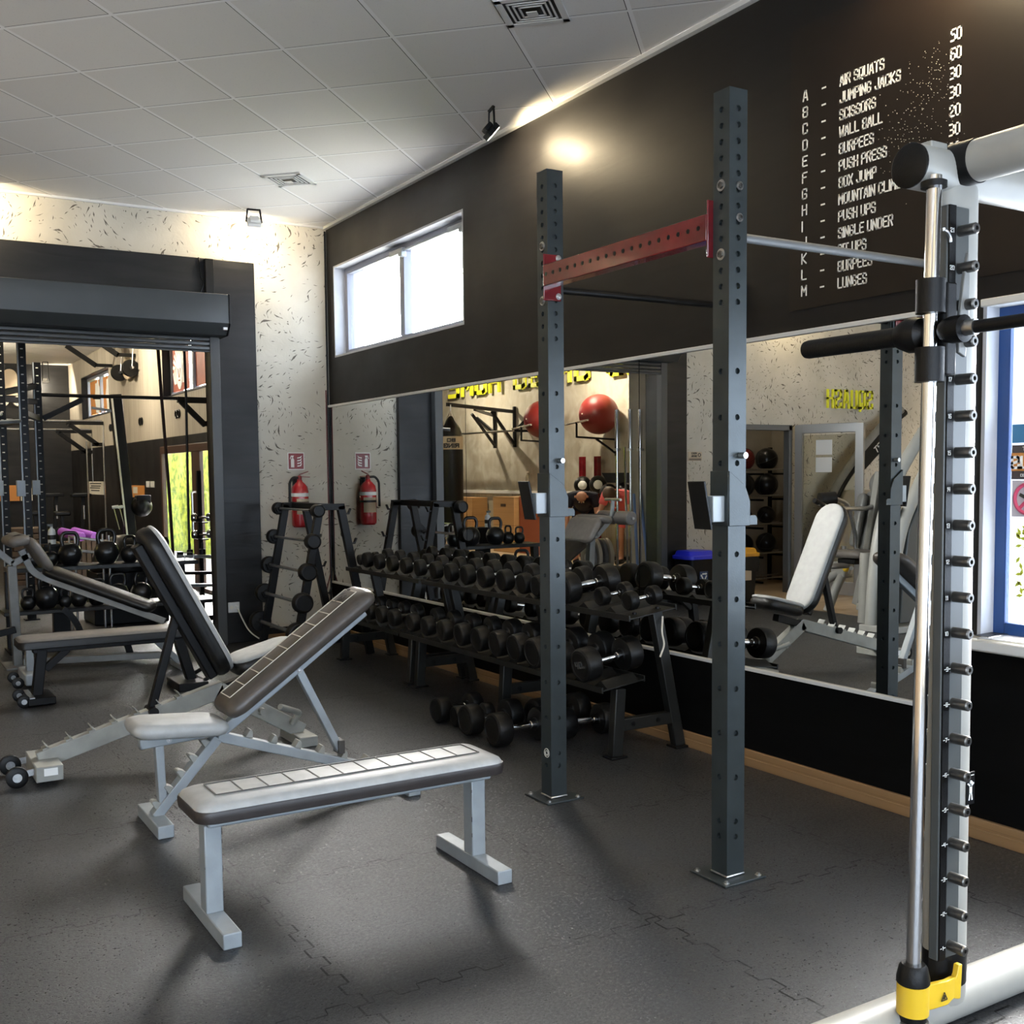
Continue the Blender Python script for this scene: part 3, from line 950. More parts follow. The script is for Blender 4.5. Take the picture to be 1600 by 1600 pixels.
def vent(c, label):
    t = thing('ceiling_vent', label, 'air vent', (c[0], c[1], ZC), group='square ceiling air vents')
    c = Vector((c[0], c[1], ZC))

    def ring(mb, half, wd, z0, z1):
        for s in (-1, 1):
            for p, q in ((ga, gb), (gb, ga)):
                a = c + p * s * (half - wd / 2)
                mb.bar(a - q * half + Z3 * (z0 + z1) / 2, a + q * half + Z3 * (z0 + z1) / 2, wd, abs(z1 - z0), p)
    f = MB()
    ring(f, 0.155, 0.032, -0.010, 0.0)
    f.build('vent_frame', M_WHITETRIM, t, 0.002)
    bk = MB()
    bk.prism([(-.125, -.125), (.125, -.125), (.125, .125), (-.125, .125)], c + Z3 * -0.003, ga, gb, 0.002)
    bk.build('backing', M_BLACK, t, smooth=0)
    for k, hf in enumerate((0.106, 0.082, 0.058)):
        s = MB()
        ring(s, hf, 0.009, -0.011, -0.007)
        s.build('slat', M_WHITETRIM, t, smooth=0)
    s = MB()
    s.prism([(-.026, -.026), (.026, -.026), (.026, .026), (-.026, .026)], c + Z3 * -0.018, ga, gb, 0.004)
    s.build('centre_plate', M_WHITETRIM, t, smooth=0)


vent((2.871 - 0.0 + 0.0, 4.718 - 0.0 - 0.0) if False else (2.871 + (gb.x - ga.x) * 0.155, 4.718 + (gb.y - ga.y) * 0.155), 'square white air vent nearer the top edge, close to the ceiling flood')
vent((2.878 + (gb.x - ga.x) * 0.155, 8.121 + (gb.y - ga.y) * 0.155), 'square white air vent further off, near the high corner window')


# ceiling floods
def flood(loc, aim, label, dark=True, watts=60, group='ceiling flood lamps', lit=True, tint=None):
    loc, aim = Vector(loc), Vector(aim)
    d = (aim - loc).normalized()
    side = d.cross(Z3).normalized()
    upv = side.cross(d).normalized()
    top = Vector((loc.x, loc.y, ZC))
    t = thing('ceiling_flood', label, 'lamp', top, group=group)
    m = M_BLACK if dark else M_WHITETRIM
    b = MB()
    b.bar(loc - d * 0.02, loc + d * 0.015, 0.115, 0.085, side)
    b.bar(loc - d * 0.05, loc - d * 0.02, 0.08, 0.055, side)
    b.build('lamp_housing', m, t, 0.006)
    y = MB()
    for s in (-1, 1):
        y.bar(loc + side * s * 0.064, top + side * s * 0.05 - Z3 * 0.004, 0.008, 0.014, d)
    y.bar(top + side * -0.054 - Z3 * 0.004, top + side * 0.054 - Z3 * 0.004, 0.02, 0.006, d)
    y.build('bracket', M_BLACK, t)
    MB().bar(loc + d * 0.016, loc + d * 0.018, 0.10, 0.07, side).build('lamp_lens', M_LENS, t, smooth=0)
    if lit:
        s = spot('flood_light', loc + d * 0.03, loc + d * 2, watts, color=tint or ((1.0, 0.88, 0.68) if loc.y > 9.6 else WARM), size=0.04, angle=176, blend=0.35)
        s.parent = t
        s.matrix_parent_inverse = Matrix.Translation(-top)
    return t


flood((3.40, 5.80, 3.50), (3.72, 5.72, 3.22), 'black ceiling flood over the racks, lighting the charcoal wall', True, 32)
flood((2.93, 8.90, 3.53), (2.98, 9.30, 3.22), 'white-faced ceiling flood in the corner beside the doorway lintel', False, 17)
flood((3.42, 2.72, 3.50), (3.72, 2.62, 3.10), 'ceiling flood above the workout list', True, 32)
flood((-1.9, 8.86, 3.52), (-1.9, 9.30, 3.15), 'ceiling flood above the yellow word over the store door', True, 20)
flood((0.9, 8.86, 3.52), (0.9, 9.30, 3.2), 'ceiling flood above the middle of the shutter box', True, 16)
flood((2.4, 16.0, 3.50), (3.7, 16.0, 2.9), 'black back room flood hanging near the far rig', True, 150)
flood((3.2, 22.2, 3.28), (3.5, 22.7, 2.9), 'white-lensed flood in the far back room corner', False, 40)
flood((-2.6, 18.6, 3.50), (-3.5, 18.6, 2.9), 'back room flood above the yellow slogan word', True, 190)
flood((-2.6, 14.6, 3.50), (-3.5, 14.6, 2.9), 'back room flood above the red gym balls', True, 190)
flood((1.0, 12.2, 3.50), (1.2, 14.2, 2.0), 'back room flood just behind the doorway', True, 120)
flood((1.2, 19.2, 3.42), (2.2, 20.6, 3.3), 'back room flood in the middle of the ceiling', True, 170)
flood((-1.7, 9.8, 3.45), (-1.9, 10.6, 2.6), 'small flood added inside the ball store to brighten it', True, 18)  # added lamp, lifts the otherwise dark store
flood((-4.9, 7.2, 3.50), (-5.2, 7.2, 3.2), 'unseen ceiling flood added over the orange panel box', True, 105)  # added out of view to brighten the ceiling
flood((-4.9, 3.6, 3.50), (-5.2, 3.6, 3.2), 'unseen ceiling flood added halfway along the side wall', True, 105)  # another added lamp, warm fill for the ceiling
flood((-4.9, 0.2, 3.50), (-5.2, 0.2, 3.2), 'unseen ceiling flood added at the rear end of the side wall', True, 105)  # added fill lamp, never in view
flood((3.42, -0.6, 3.50), (3.72, -0.6, 3.2), 'unseen ceiling flood added above the blue window, beyond the smith machine', True, 105)  # lamp added off view, fills ceiling over the window side
flood((-0.6, -2.9, 3.50), (-0.6, -3.2, 3.2), 'unseen ceiling flood added above the rear window', True, 105)  # added behind the camera as ceiling fill
# ---------------------------------------------------------------- doorway shutter, signs and fittings on the walls
t = thing('roller_shutter', 'anthracite roller shutter box and raised slats over the doorway', 'shutter', (1.3, 9.1, 2.48))
b = MB()
prof = [(9.2, 2.60), (8.98, 2.60), (8.90, 2.69), (8.90, 2.925), (9.2, 2.925)]
b.loft([[Vector((x, y, z)) for y, z in prof] for x in (-0.14, 2.70)])
b.build('shutter_box', M_ANTHRA, t, 0.004)
b = MB()
b.loft([[Vector((x, y, z)) for y, z in [(9.2, 2.597), (8.978, 2.597), (8.896, 2.688), (8.896, 2.929), (9.2, 2.929)]] for x in (2.70, 2.712)])
b.build('end_cap', M_BLACK, t, 0.002)
sl = MB()
for i in range(3):
    z = 2.60 - i * 0.038
    sl.loft([[Vector((x, y, zz)) for y, zz in [(9.135, z), (9.126, z - 0.008), (9.126, z - 0.028), (9.135, z - 0.036), (9.148, z - 0.036), (9.148, z)]] for x in (-0.07, 2.64)])
sl.box(-0.07, 2.64, 9.128, 9.152, 2.475, 2.487)
sl.build('slats', M_ANTHRA2, t, 0.001)
for x in (2.645, -0.075):
    MB().box(x - 0.045 if x > 0 else x - 0.035, x + 0.035 if x > 0 else x + 0.045, 9.12, 9.2, 0, 2.60).build('guide_rail', M_ANTHRA2, t, 0.003)
m = MB().box(2.63, 2.665, 8.892, 8.896, 2.655, 2.685) if False else MB().box(2.655, 2.69, 8.915, 8.935, 2.64, 2.66)
m.build('maker_mark', M_WHITE, t)
t = thing('cable_duct', 'black cable duct with loose wire above the shutter box', 'cable duct', (2.62, 9.18, 2.93))
MB().box(2.585, 2.655, 9.14, 9.2, 2.93, 3.25).build('duct', M_BLACK, t, 0.004)
MB().path(fillet([(2.545, 9.19, 3.26), (2.55, 9.17, 3.1), (2.575, 9.16, 3.05), (2.53, 9.16, 2.93)], 0.06), 0.006, 8).build('wire', M_BLACK, t)

# extinguisher and its sign
t = thing('fire_sign', 'red and white fire extinguisher sign on the flecked wall', 'sign', (3.37, 9.245, 1.567))
MB().box(3.293, 3.447, 9.244, 9.25, 1.490, 1.644).build('sign_plate', M_WHITE, t)
MB().box(3.301, 3.439, 9.2425, 9.244, 1.498, 1.636).build('sign_face', M_SIGNRED, t, smooth=0)
p = MB()
e = lambda u_, v_: (3.37 + u_, 9.2420, 1.567 + v_)
xf = ((1, 0, 0), (0, 0, 1))
p.prism([(-.048, -.055), (-.018, -.055), (-.018, .012), (-.026, .028), (-.040, .028), (-.048, .012)], (3.37, 9.2425, 1.567), *xf, 0.0015)
p.prism([(-.040, .032), (-.026, .032), (-.020, .050), (-.048, .050)], (3.37, 9.2425, 1.567), *xf, 0.0015)
p.prism([(-.050, .045), (-.058, .02), (-.052, .018), (-.044, .045)], (3.37, 9.2425, 1.567), *xf, 0.0015)
for k in range(4):
    y0 = -.050 + k * 0.024
    p.prism([(.010, y0), (.045, y0 + .006), (.054, y0 + .034 - k * .002), (.034, y0 + .014), (.012, y0 + .012)], (3.37, 9.2425, 1.567), *xf, 0.0015)
p.build('pictogram', M_WHITE, t, smooth=0)
t = thing('fire_extinguisher', 'red fire extinguisher hanging on the flecked wall', 'fire extinguisher', (3.365, 9.15, 0.99))
c = (3.365, 9.152, 0)
MB().lathe([(0.0, 0.985), (.060, 0.985), (.073, 0.998), (.076, 1.02), (.076, 1.30), (.068, 1.34), (.045, 1.368), (.026, 1.385), (.022, 1.40), (0, 1.40)], c).build('cylinder', M_EXTRED, t)
MB().lathe([(.0768, 1.255), (.0768, 1.285)], c, n=48).build('label_band', M_WHITE, t)
lb = MB()
a0, a1 = -2.3, -0.6
for z0, z1 in ((1.10, 1.235),):
    vs = [[Vector((c[0] + .0772 * math.cos(a), c[1] + .0772 * math.sin(a), z)) for a in [a0 + (a1 - a0) * i / 12 for i in range(13)]] for z in (z0, z1)]
    b0 = len(lb.v)
    lb.add(vs[0] + vs[1], [(i, i + 1, 14 + i, 13 + i) for i in range(12)])
lb.build('label_sticker', M_CREAM, t)
MB().lathe([(.0775, 1.19), (.0775, 1.21)], c, n=48).build('strap', M_BLACK, t)
v_ = MB()
v_.lathe([(.020, 1.395), (.020, 1.43), (.012, 1.44), (0, 1.44)], c, n=14)
v_.bar((3.365, 9.152, 1.43), (3.45, 9.12, 1.425), 0.018, 0.006)
v_.bar((3.36, 9.152, 1.445), (3.435, 9.12, 1.475), 0.018, 0.006)
v_.build('valve_handle', M_SIGNRED, t, 0.001)
MB().path(fillet([(3.35, 9.15, 1.42), (3.30, 9.14, 1.425), (3.265, 9.13, 1.38), (3.262, 9.13, 1.15)], 0.05), 0.011, 10).build('hose', M_RUBBLACK, t)
MB().box(3.33, 3.40, 9.22, 9.25, 1.28, 1.42).build('wall_bracket', M_BLACK, t, 0.003)

t = thing('corner_cable', 'dark cables running down the room corner', 'cable', (3.67, 9.23, 0.3))
MB().path([(3.682, 9.235, 3.60), (3.68, 9.236, 2.4), (3.682, 9.234, 1.3), (3.676, 9.232, 0.6), (3.66, 9.23, 0.12)], 0.009, 8).build('cable_black', M_BLACK, t)
MB().path([(3.664, 9.24, 2.2), (3.666, 9.24, 1.2), (3.67, 9.238, 0.55), (3.60, 9.235, 0.30)], 0.006, 8).build('cable_red', mat('maroon_cable', (0.09, 0.012, 0.010), 0.5), t)
t = thing('wall_socket', 'white double wall socket low on the dark doorway column', 'socket', (2.76, 9.19, 0.31))
MB().box(2.71, 2.81, 9.188, 9.2, 0.265, 0.355).build('socket_plate', M_WHITETRIM, t, 0.004)
for x in (2.738, 2.784):
    MB().lathe([(.018, 0), (.018, .003), (.014, .004), (0, .004)], (x, 9.188, 0.31), (0, -1, 0), 18).build('outlet', M_PAPER, t)
MB().box(2.770, 2.798, 9.16, 9.185, 0.295, 0.325).build('plug', M_WHITETRIM, t, 0.005)
MB().path(fillet([(2.784, 9.16, 0.30), (2.80, 9.13, 0.24), (2.86, 9.10, 0.10), (2.96, 9.06, 0.02), (3.06, 9.1, 0.012)], 0.1), 0.006, 8).build('power_cord', M_PAPER, t)
tag(MB().path([(3.0, 9.12, 0.015), (3.3, 9.16, 0.015), (3.62, 9.10, 0.02)], 0.012, 8).build('floor_hose', M_GREYPLASTIC), 'grey hose lying along the foot of the corner wall', 'hose')

# workout list on the charcoal wall
WY, WZ = (0, -1, 0), (0, 0, 1)
t = thing('workout_board', 'dark vinyl workout list with white letters high on the charcoal wall', 'sign', (3.69, 3.2, 2.16))
MB().box(3.697, 3.6995, 1.30, 3.632, 2.16, 3.40).build('board_panel', M_BROWNVINYL, t, smooth=0)
rows = ['AIR SQUATS', 'JUMPING JACKS', 'SCISSORS', 'WALL BALL', 'BURPEES', 'PUSH PRESS', 'BOX JUMP', 'MOUNTAIN CLIMBERS', 'PUSH UPS', 'SINGLE UNDER', 'SIT UPS', 'BURPEES', 'LUNGES']
reps = ['50', '60', '30', '30', '20', '30', '20', '30', '30', '60', '30', '20', '30']
lt, ds, nm, rp = MB(), MB(), MB(), MB()
for i, r in enumerate(rows):
    z = 3.0755 - i * 0.0713
    text_mb(lt, 'ABCDEFGHIJKLM'[i], (3.697, 3.556, z - 0.003), WY, WZ, 0.048, 0.0015, 0.52, 0.13)
    text_mb(ds, '-', (3.697, 3.446, z), WY, WZ, 0.046, 0.0015, 0.45, 0.15)
    text_mb(nm, r, (3.697, 3.345, z), WY, WZ, 0.047, 0.0015, 0.40, 0.132, 0.42)
    text_mb(rp, reps[i], (3.697, 2.793, z), WY, WZ, 0.048, 0.0015, 0.37, 0.14, 0.40)
lt.build('letter_column', M_WHITE, t, smooth=0)
ds.build('dash_column', M_WHITE, t, smooth=0)
nm.build('exercise_names', M_WHITE, t, smooth=0)
rp.build('rep_counts', M_WHITE, t, smooth=0)
sp = MB()
random.seed(11)
for i in range(260):
    k = random.choice(((2.95, 2.93, .07, .06), (2.87, 2.80, .06, .08), (3.02, 2.78, .05, .06), (2.85, 2.98, .04, .07), (3.05, 2.70, .10, .12)))
    y, z, s = random.gauss(k[0], k[2]), random.gauss(k[1], k[3]), random.uniform(.0005, .0013)
    if 2.65 < y < 3.6:
        sp.box(3.6955, 3.697, y - s, y + s, z - s, z + s)
o = sp.build('paint_specks', M_PAPER, t, smooth=0)
o['kind'] = 'stuff'

# stickers on the blue window (read from outside, so reversed from here)
SX = 3.781
t = thing('shop_sticker', 'dark and orange sticker with reversed letters on the blue window', 'sticker', (SX, 2.44, 1.45))
MB().box(SX, SX + 0.003, 2.33, 2.556, 1.392, 1.522).build('sticker_base', mat('sticker_grey', (0.06, 0.05, 0.05), 0.5), t, smooth=0)
MB().box(SX - 0.002, SX, 2.33, 2.556, 1.424, 1.492).build('sticker_band', M_ORANGE, t, smooth=0)
s = MB()
text_mb(s, 'US', (SX - 0.002, 2.486, 1.431), (0, 1, 0), WZ, 0.05, -0.0015, 0.55, 0.2, 0.3)
text_mb(s, 'START', (SX - 0.0005, 2.44, 1.500), (0, 1, 0), WZ, 0.015, -0.001, 0.7, 0.17, 0.5)
text_mb(s, '00 00', (SX - 0.0005, 2.47, 1.402), (0, 1, 0), WZ, 0.011, -0.001, 0.7, 0.2, 0.5)
s.build('lettering', M_WHITE, t, smooth=0)
t = thing('no_smoking_sticker', 'round no smoking sticker on the blue window', 'sticker', (SX, 2.48, 1.32))
MB().box(SX, SX + 0.003, 2.41, 2.552, 1.250, 1.388).build('sticker_base', mat('frosted_film', (0.55, 0.52, 0.56), 0.5), t, smooth=0)
s = MB()
torus(s, (SX - 0.001, 2.482, 1.319), 0.056, 0.0075, Y3, Z3, 40, 6)
s.bar((SX - 0.001, 2.520, 1.281), (SX - 0.001, 2.444, 1.357), 0.012, 0.004, (0, 1, 1)).build('ring', mat('sticker_crimson', (0.55, 0.06, 0.14), 0.5), t)
MB().bar((SX - 0.002, 2.518, 1.335), (SX - 0.002, 2.45, 1.302), 0.012, 0.003, (0, 1, 1)).build('cigarette', M_DARKPRINT, t)
t = thing('blue_sticker', 'plain blue sticker above the orange one on the window glass', 'sticker', (SX, 2.45, 1.57))
MB().box(SX, SX + 0.003, 2.34, 2.556, 1.530, 1.600).build('sticker_base', mat('sticker_blue', (0.05, 0.20, 0.38), 0.5), t, smooth=0)
t = thing('leaf_sticker', 'yellow green printed sticker low on the blue window glass', 'sticker', (SX, 2.49, 1.1))
random.seed(5)
s = MB()
for i in range(40):
    y, z = 2.43 + random.uniform(0, .095), 0.94 + random.uniform(0, .27)
    a = random.uniform(0, PI)
    s.prism([(-.016, 0), (0, .007), (.016, 0), (0, -.007)], (SX, y, z), (0, math.cos(a), math.sin(a)), (0, -math.sin(a), math.cos(a)), 0.002)
s.build('print', mat('sticker_olive', (0.50, 0.55, 0.05), 0.5), t, smooth=0)

t = thing('magazine', 'thin magazine lying on the window sill', 'magazine', (3.665, 2.47, 0.79), (0, 0, 0.2), local=True)
MB().box(-.05, .06, -.10, .10, 0, .006).build('pages', M_PAPER, t)
MB().box(-.05, .06, -.10, .10, .006, .0075).build('cover', M_GREYPLASTIC, t)
t = thing('phone', 'grey phone lying on the window sill by the reveal', 'phone', (3.70, 2.575, 0.79), (0, 0, 0.1), local=True)
MB().box(-.07, .07, -.035, .035, 0, .009).build('phone_body', M_STEEL, t, 0.003)
MB().box(-.066, .066, -.032, .032, .009, .0095).build('screen', M_BLACK, t)

# ---------------------------------------------------------------- squat stand: two perforated posts bolted to the wall by bars
HS, HL = [], []
z = 2.65
while z > 2.0:
    HS.append(z)
    z -= 0.0535
z = 1.775
while z > 0.2:
    HL.append(z)
    z -= 0.157
HOLES = HS + HL + [0.15]


def perforated(name, parent, x, y, s, z0, z1, holes, r=0.0105, m=None):
    """square tube with real round holes sunk in its four faces"""
    h = s / 2
    hs = sorted(h_ for h_ in holes if z0 + .02 < h_ < z1 - .02)
    N = 12
    mb = MB()
    for fx, fy in ((-1, 0), (1, 0), (0, -1), (0, 1)):
        nrm = Vector((fx, fy, 0))
        u_ = Vector((-fy, fx, 0))
        o = Vector((x, y, 0)) + nrm * h
        zc = z0
        P = lambda a, zz, d=0.0: o + u_ * a + Z3 * zz - nrm * d
        for hz in hs:
            c0, c1 = hz - 0.02, hz + 0.02
            mb.add([P(-h, zc), P(h, zc), P(h, c0), P(-h, c0)], [(0, 1, 2, 3)])
            sq = [(h, hz), (h, c1), (0.0, c1), (-h, c1), (-h, hz), (-h, c0), (0.0, c0), (h, c0)]
            ring = [(r * math.cos(2 * PI * i / 16), hz + r * math.sin(2 * PI * i / 16)) for i in range(16)]
            vs = [P(a, b) for a, b in sq] + [P(a, b) for a, b in ring] + [P(a, b, 0.012) for a, b in ring]
            fs = []
            for i in range(8):
                j = (i + 1) % 8
                fs.append((i, j, 8 + (2 * i + 2) % 16, 8 + 2 * i + 1, 8 + 2 * i))
            for i in range(16):
                fs.append((8 + i, 8 + (i + 1) % 16, 24 + (i + 1) % 16, 24 + i))
            fs.append(tuple(24 + i for i in range(16)))
            mb.add(vs, fs)
            zc = c1
        mb.add([P(-h, zc), P(h, zc), P(h, z1), P(-h, z1)], [(0, 1, 2, 3)])
    mb.add([(x - h, y - h, z1), (x + h, y - h, z1), (x + h, y + h, z1), (x - h, y + h, z1)], [(0, 1, 2, 3)])
    return mb.build(name, m or M_POST, parent, smooth=0)


def bolt(parent, p, d, r=0.014, washer=True, m=None):
    """washer ring with a dark hex head; a thing's bolt gets the head as its sub-part"""
    d = Vector(d)
    hexa = [(r * .72, 0), (r * .72, .008), (r * .36, .0085), (r * .36, .005), (0, .005)]
    mb = MB()
    if m is None and parent.type == 'EMPTY':
        mb.lathe([(r * .8, 0), (r * 1.15, 0), (r * 1.15, .0025), (r * .8, .0025)], p, d, 22)
        o = mb.build('bolt', M_STEEL, parent)
        MB().lathe(hexa, p, d, 6).build('bolt_head', M_PEG, o)
        return o
    mb.lathe([(r * 1.15, 0), (r * 1.15, .002), (0, .002)], p, d, 20)
    mb.lathe(hexa, p, d, 6)
    return mb.build('bolt', m or M_STEEL, parent)


PX, PY1, PY2, PS = 2.600, 2.832, 3.950, 0.080
t = thing('squat_stand', 'tall grey two-post squat stand with a red crossbeam, bolted to the wall', 'squat stand', (PX, 3.39, 0))
for py in (PY1, PY2):
    p = perforated('post', t, PX, py, PS, 0.006, 2.716, HOLES)
    bp = MB().box(PX - .095, PX + .095, py - .095, py + .095, 0, 0.008)
    q = bp.build('base_plate', M_POST, t, 0.002)
    for sx in (-1, 1):
        for sy in (-1, 1):
            bolt(q, (PX + sx * .075, py + sy * .075, 0.008), Z3, 0.010)
    MB().box(PX - .044, PX + .044, py - .044, py + .044, 0.008, 0.016).build('weld', M_STEEL, q, 0.004)
    for zz in (2.42, 2.27, 2.36, 2.12):
        pass
    for zz in (2.40, 2.17):
        bolt(t, (PX - PS / 2, py, zz), (-1, 0, 0), 0.017)
    zs = (2.395, 2.29) if py == PY1 else (2.345, 2.185)
    if py == PY1:
        for zz in zs:
            bolt(t, (PX + 0.006, py - PS / 2, zz), (0, -1, 0), 0.013)
# red crossbeam with holes along it, flanges at both ends
b = MB().box(2.532, 2.592, PY1 + .046, PY2 - .046, 2.222, 2.312)
cb = b.build('crossbeam', M_RED, t, 0.003)
yy = PY1 + .085
while yy < PY2 - .06:
    MB().lathe([(.0085, 0), (.0085, .0008), (0, .0008)], (2.532, yy, 2.270), (-1, 0, 0), 14).build('bolt_hole', M_BLACK, cb)
    yy += 0.0535
for y0, y1 in ((PY1 + .040, PY1 + .048), (PY2 - .048, PY2 - .040)):
    MB().box(2.535, 2.625, y0, y1, 2.165, 2.36).build('flange', M_RED, cb, 0.004)
for zz in (2.345, 2.185):
    bolt(cb, (2.61, PY2 - .048, zz), (0, -1, 0), 0.012)
for py, z0, z1 in ((PY1, 2.235, 2.235), (PY2, 2.222, 2.222)):
    MB().tube((PX + .04, py, z0), (3.695, py, z1), 0.0155, n=18).build('wall_bar', M_BLACK if py == PY2 else M_GREYPLASTIC, t)
    pl = MB().box(PX + .040, PX + .046, py - .03, py + .03, 2.13, 2.40).box(3.69, 3.698, py - .04, py + .04, 2.13, 2.33)
    pl.build('mounting_plate', M_POST, t, 0.002)
tr = MB()
torus(tr, (PX - PS / 2 - 0.001, PY2 - 0.005, 0.205), 0.019, 0.002, Y3, Z3)
torus(tr, (PX - PS / 2 - 0.001, PY2 - 0.005, 0.205), 0.010, 0.002, Y3, Z3)
tr.build('round_sticker', M_PAPER, t)


def jcup(py, label):
    z0 = 1.225
    t = thing('j_cup', label, 'bar holder', (PX, py, z0), group='steel bar holders on the squat stand')
    h = PS / 2
    b = MB()
    b.prism([(-h - .005, .02), (h + .012, .02), (h + .012, .105), (h - .012, .16), (-h - .005, .21), (-h - .005, .12)], (PX, py - h - 0.006, z0), X3, Z3, 0.005)
    b.box(PX - h - .006, PX - h - .001, py - h - .006, py + h + .006, z0 + .02, z0 + .21)
    b.box(PX - h - .005, PX + h * .4, py + h + .001, py + h + .006, z0 + .02, z0 + .16)
    b.build('sleeve_plate', M_POST, t, 0.002)
    ear = MB()
    ear.prism([(h + .01, .022), (h + .045, .022), (h + .045, .046), (h + .036, .056), (h + .01, .056)], (PX, py - h - 0.006, z0), X3, Z3, 0.005)
    ear.build('ear', M_POST, t, 0.001)
    MB().box(PX - h - .060, PX - h - .006, py - .030, py + .012, z0 + .035, z0 + .125).build('saddle', M_SILVER, t, 0.003)
    MB().bar((PX - h - .062, py + .015, z0 + .01), (PX - h - .095, py + .015, z0 + .175), 0.085, 0.009, (0, 1, 0)).build('lip', M_BLACK, t, 0.002)
    MB().tube((PX + .012, py - h - .002, z0 + .262), (PX + .012, py - h - .030, z0 + .262), 0.011, n=16).build('locking_pin', M_STEEL, t)
    return t


jcup(PY1, 'bar holder on the squat post next to the workout list')
jcup(PY2, 'bar holder on the squat post in front of the dumbbell racks')
# ---------------------------------------------------------------- benches
def bench_pad(parent, name, o, u, v, L, W, T, m, mseam, rows=0, margin=0.06, pipe=None, r=0.06, taper=1.0):
    u, v = Vector(u).normalized(), Vector(v).normalized()
    w_ = u.cross(v).normalized()
    mb = MB()
    pad_mb(mb, o, u, v, L, W, T, r, 0.010, taper)
    p = mb.build(name, m, parent, smooth=50)
    if rows:
        s = MB()
        top = Vector(o) + w_ * (T + 0.0105)
        hw = W * 0.24
        for sgn in (-1, 1):
            s.bar(top + u * margin + v * sgn * hw, top + u * (L - margin) + v * sgn * hw, 0.004, 0.003, v)
        n = rows
        for i in range(n + 1):
            x = margin + (L - 2 * margin) * i / n
            s.bar(top + u * x - v * hw, top + u * x + v * hw, 0.004, 0.003, u)
        s.build('stitching', mseam, p, smooth=0)
    return p


def wheel(parent, c, r=0.034, w_=0.03, ax=(0, 1, 0)):
    mb = MB()
    a = Vector(ax)
    c = Vector(c)
    mb.lathe([(r * .4, -w_ / 2), (r * .8, -w_ / 2), (r, -w_ * .35), (r, w_ * .35), (r * .8, w_ / 2), (r * .4, w_ / 2)], c, a, 26)
    o = mb.build('wheel', M_RUBBLACK, parent)
    MB().lathe([(r * .42, -w_ * .55), (r * .42, w_ * .55)], c, a, 16).build('hub', M_STEEL, o)
    return o


# flat bench closest to the camera
t = thing('flat_bench', 'worn pale grey flat bench with blocky stitched seat, nearest the camera', 'bench', (1.39, 3.40, 0))
MB().bar((0.90, 3.385, 0.352), (1.925, 3.385, 0.352), 0.10, 0.04).build('seat_frame', M_SILVER, t, 0.008)
bench_pad(t, 'seat_pad', (0.848, 3.385, 0.372), (1, 0, 0), (0, 1, 0), 1.09, 0.285, 0.062, M_PADGREY, M_SEAM, 11, 0.075, r=0.05)
sd = MB()
sd.loft([[Vector((1.393 + a, 3.385 + b, z)) for a, b in rrect(1.096 - i_, 0.291 - i_, 0.05, 6)] for z, i_ in ((0.370, 0.03), (0.376, 0.004), (0.392, 0.0), (0.407, 0.0), (0.412, 0.004))])
sd.build('seat_side', mat('dark_brown_leatherette', (0.030, 0.024, 0.022), 0.38, 0, 0.12, 24, 0.1, 300), t)
for x, lab in ((0.924, 0), (1.888, 1)):
    MB().bar((x, 3.40, 0.048), (x, 3.40, 0.335), 0.066, 0.056, (0, 1, 0)).build('leg', M_SILVER, t, 0.004)
    MB().box(x - .029, x + .029, 3.183, 3.655, 0.0, 0.050).build('foot_bar', M_SILVER, t, 0.004)
ch = MB()
random.seed(2)
for i in range(16):
    x = random.choice((0.924, 1.888))
    z = random.uniform(.06, .30)
    s_ = random.choice((-1, 1))
    ch.box(x + s_ * .0275, x + s_ * .0288, 3.366, 3.3665 + random.uniform(.001, .004), z, z + random.uniform(.004, .022))
o = ch.build('paint_chips', M_SEAM, t, smooth=0)
o['kind'] = 'stuff'

# silver incline bench with toothed ladder frames, behind the flat bench
t = thing('incline_bench', 'silver incline bench with taupe stitched backrest, just behind the flat bench', 'bench', (1.5, 4.5, 0))
yc = 4.50
fr = MB()
fr.bar((1.262, yc, 0.338), (0.998, yc, 0.045), 0.060, 0.042)
fr.build('front_ladder', M_SILVER, t, 0.004)
MB().bar((1.262, yc, 0.345), (2.08, yc, 0.060), 0.060, 0.042).build('rear_ladder', M_SILVER, t, 0.004)


def teeth(parent, p0, p1, n, side, m, w_=0.05, hgt=0.032, a0=0.12, a1=0.9):
    p0, p1 = Vector(p0), Vector(p1)
    d = (p1 - p0).normalized()
    nrm = Vector((-d.z, 0, d.x)) * side
    for i in range(n):
        c = p0 + (p1 - p0) * (a0 + (a1 - a0) * i / (n - 1))
        k = MB()
        k.prism([(-.016, -.002), (.016, -.002), (.010, hgt * .7), (.002, hgt), (-.006, hgt)], c - Y3 * w_ / 2, d * (1 if side > 0 else -1), nrm, -w_)
        k.build('tooth', m, parent, 0.002)


teeth(t, (1.262 - .014, yc, 0.338 + .016), (0.998 - .014, yc, 0.045 + .016), 5, -1, M_SILVERW)
teeth(t, (1.36, yc, 0.345 - .018 + .010), (2.06, yc, 0.060 + .030), 7, 1, M_SILVERW, a0=0.05, a1=0.97)
MB().box(0.970, 1.034, 4.325, 4.690, 0.0, 0.052).build('foot_bar', M_SILVER, t, 0.004)
MB().box(2.055, 2.115, 4.30, 4.66, 0.0, 0.052).build('foot_bar', M_SILVER, t, 0.004)
MB().bar((0.945, yc, 0.352), (1.300, yc, 0.372), 0.05, 0.042).build('seat_frame', M_SILVER, t, 0.006)
su = Vector((0.385, 0, -0.030)).normalized()
bench_pad(t, 'seat_pad', (0.905, yc, 0.393), su, (0, 1, 0), 0.385, 0.27, 0.062, M_PADGREY, M_SEAM, 0, r=0.06)
bu = Vector((1.96 - 1.297, 0, 0.846 - 0.379)).normalized()
bn = Vector((-bu.z, 0, bu.x))
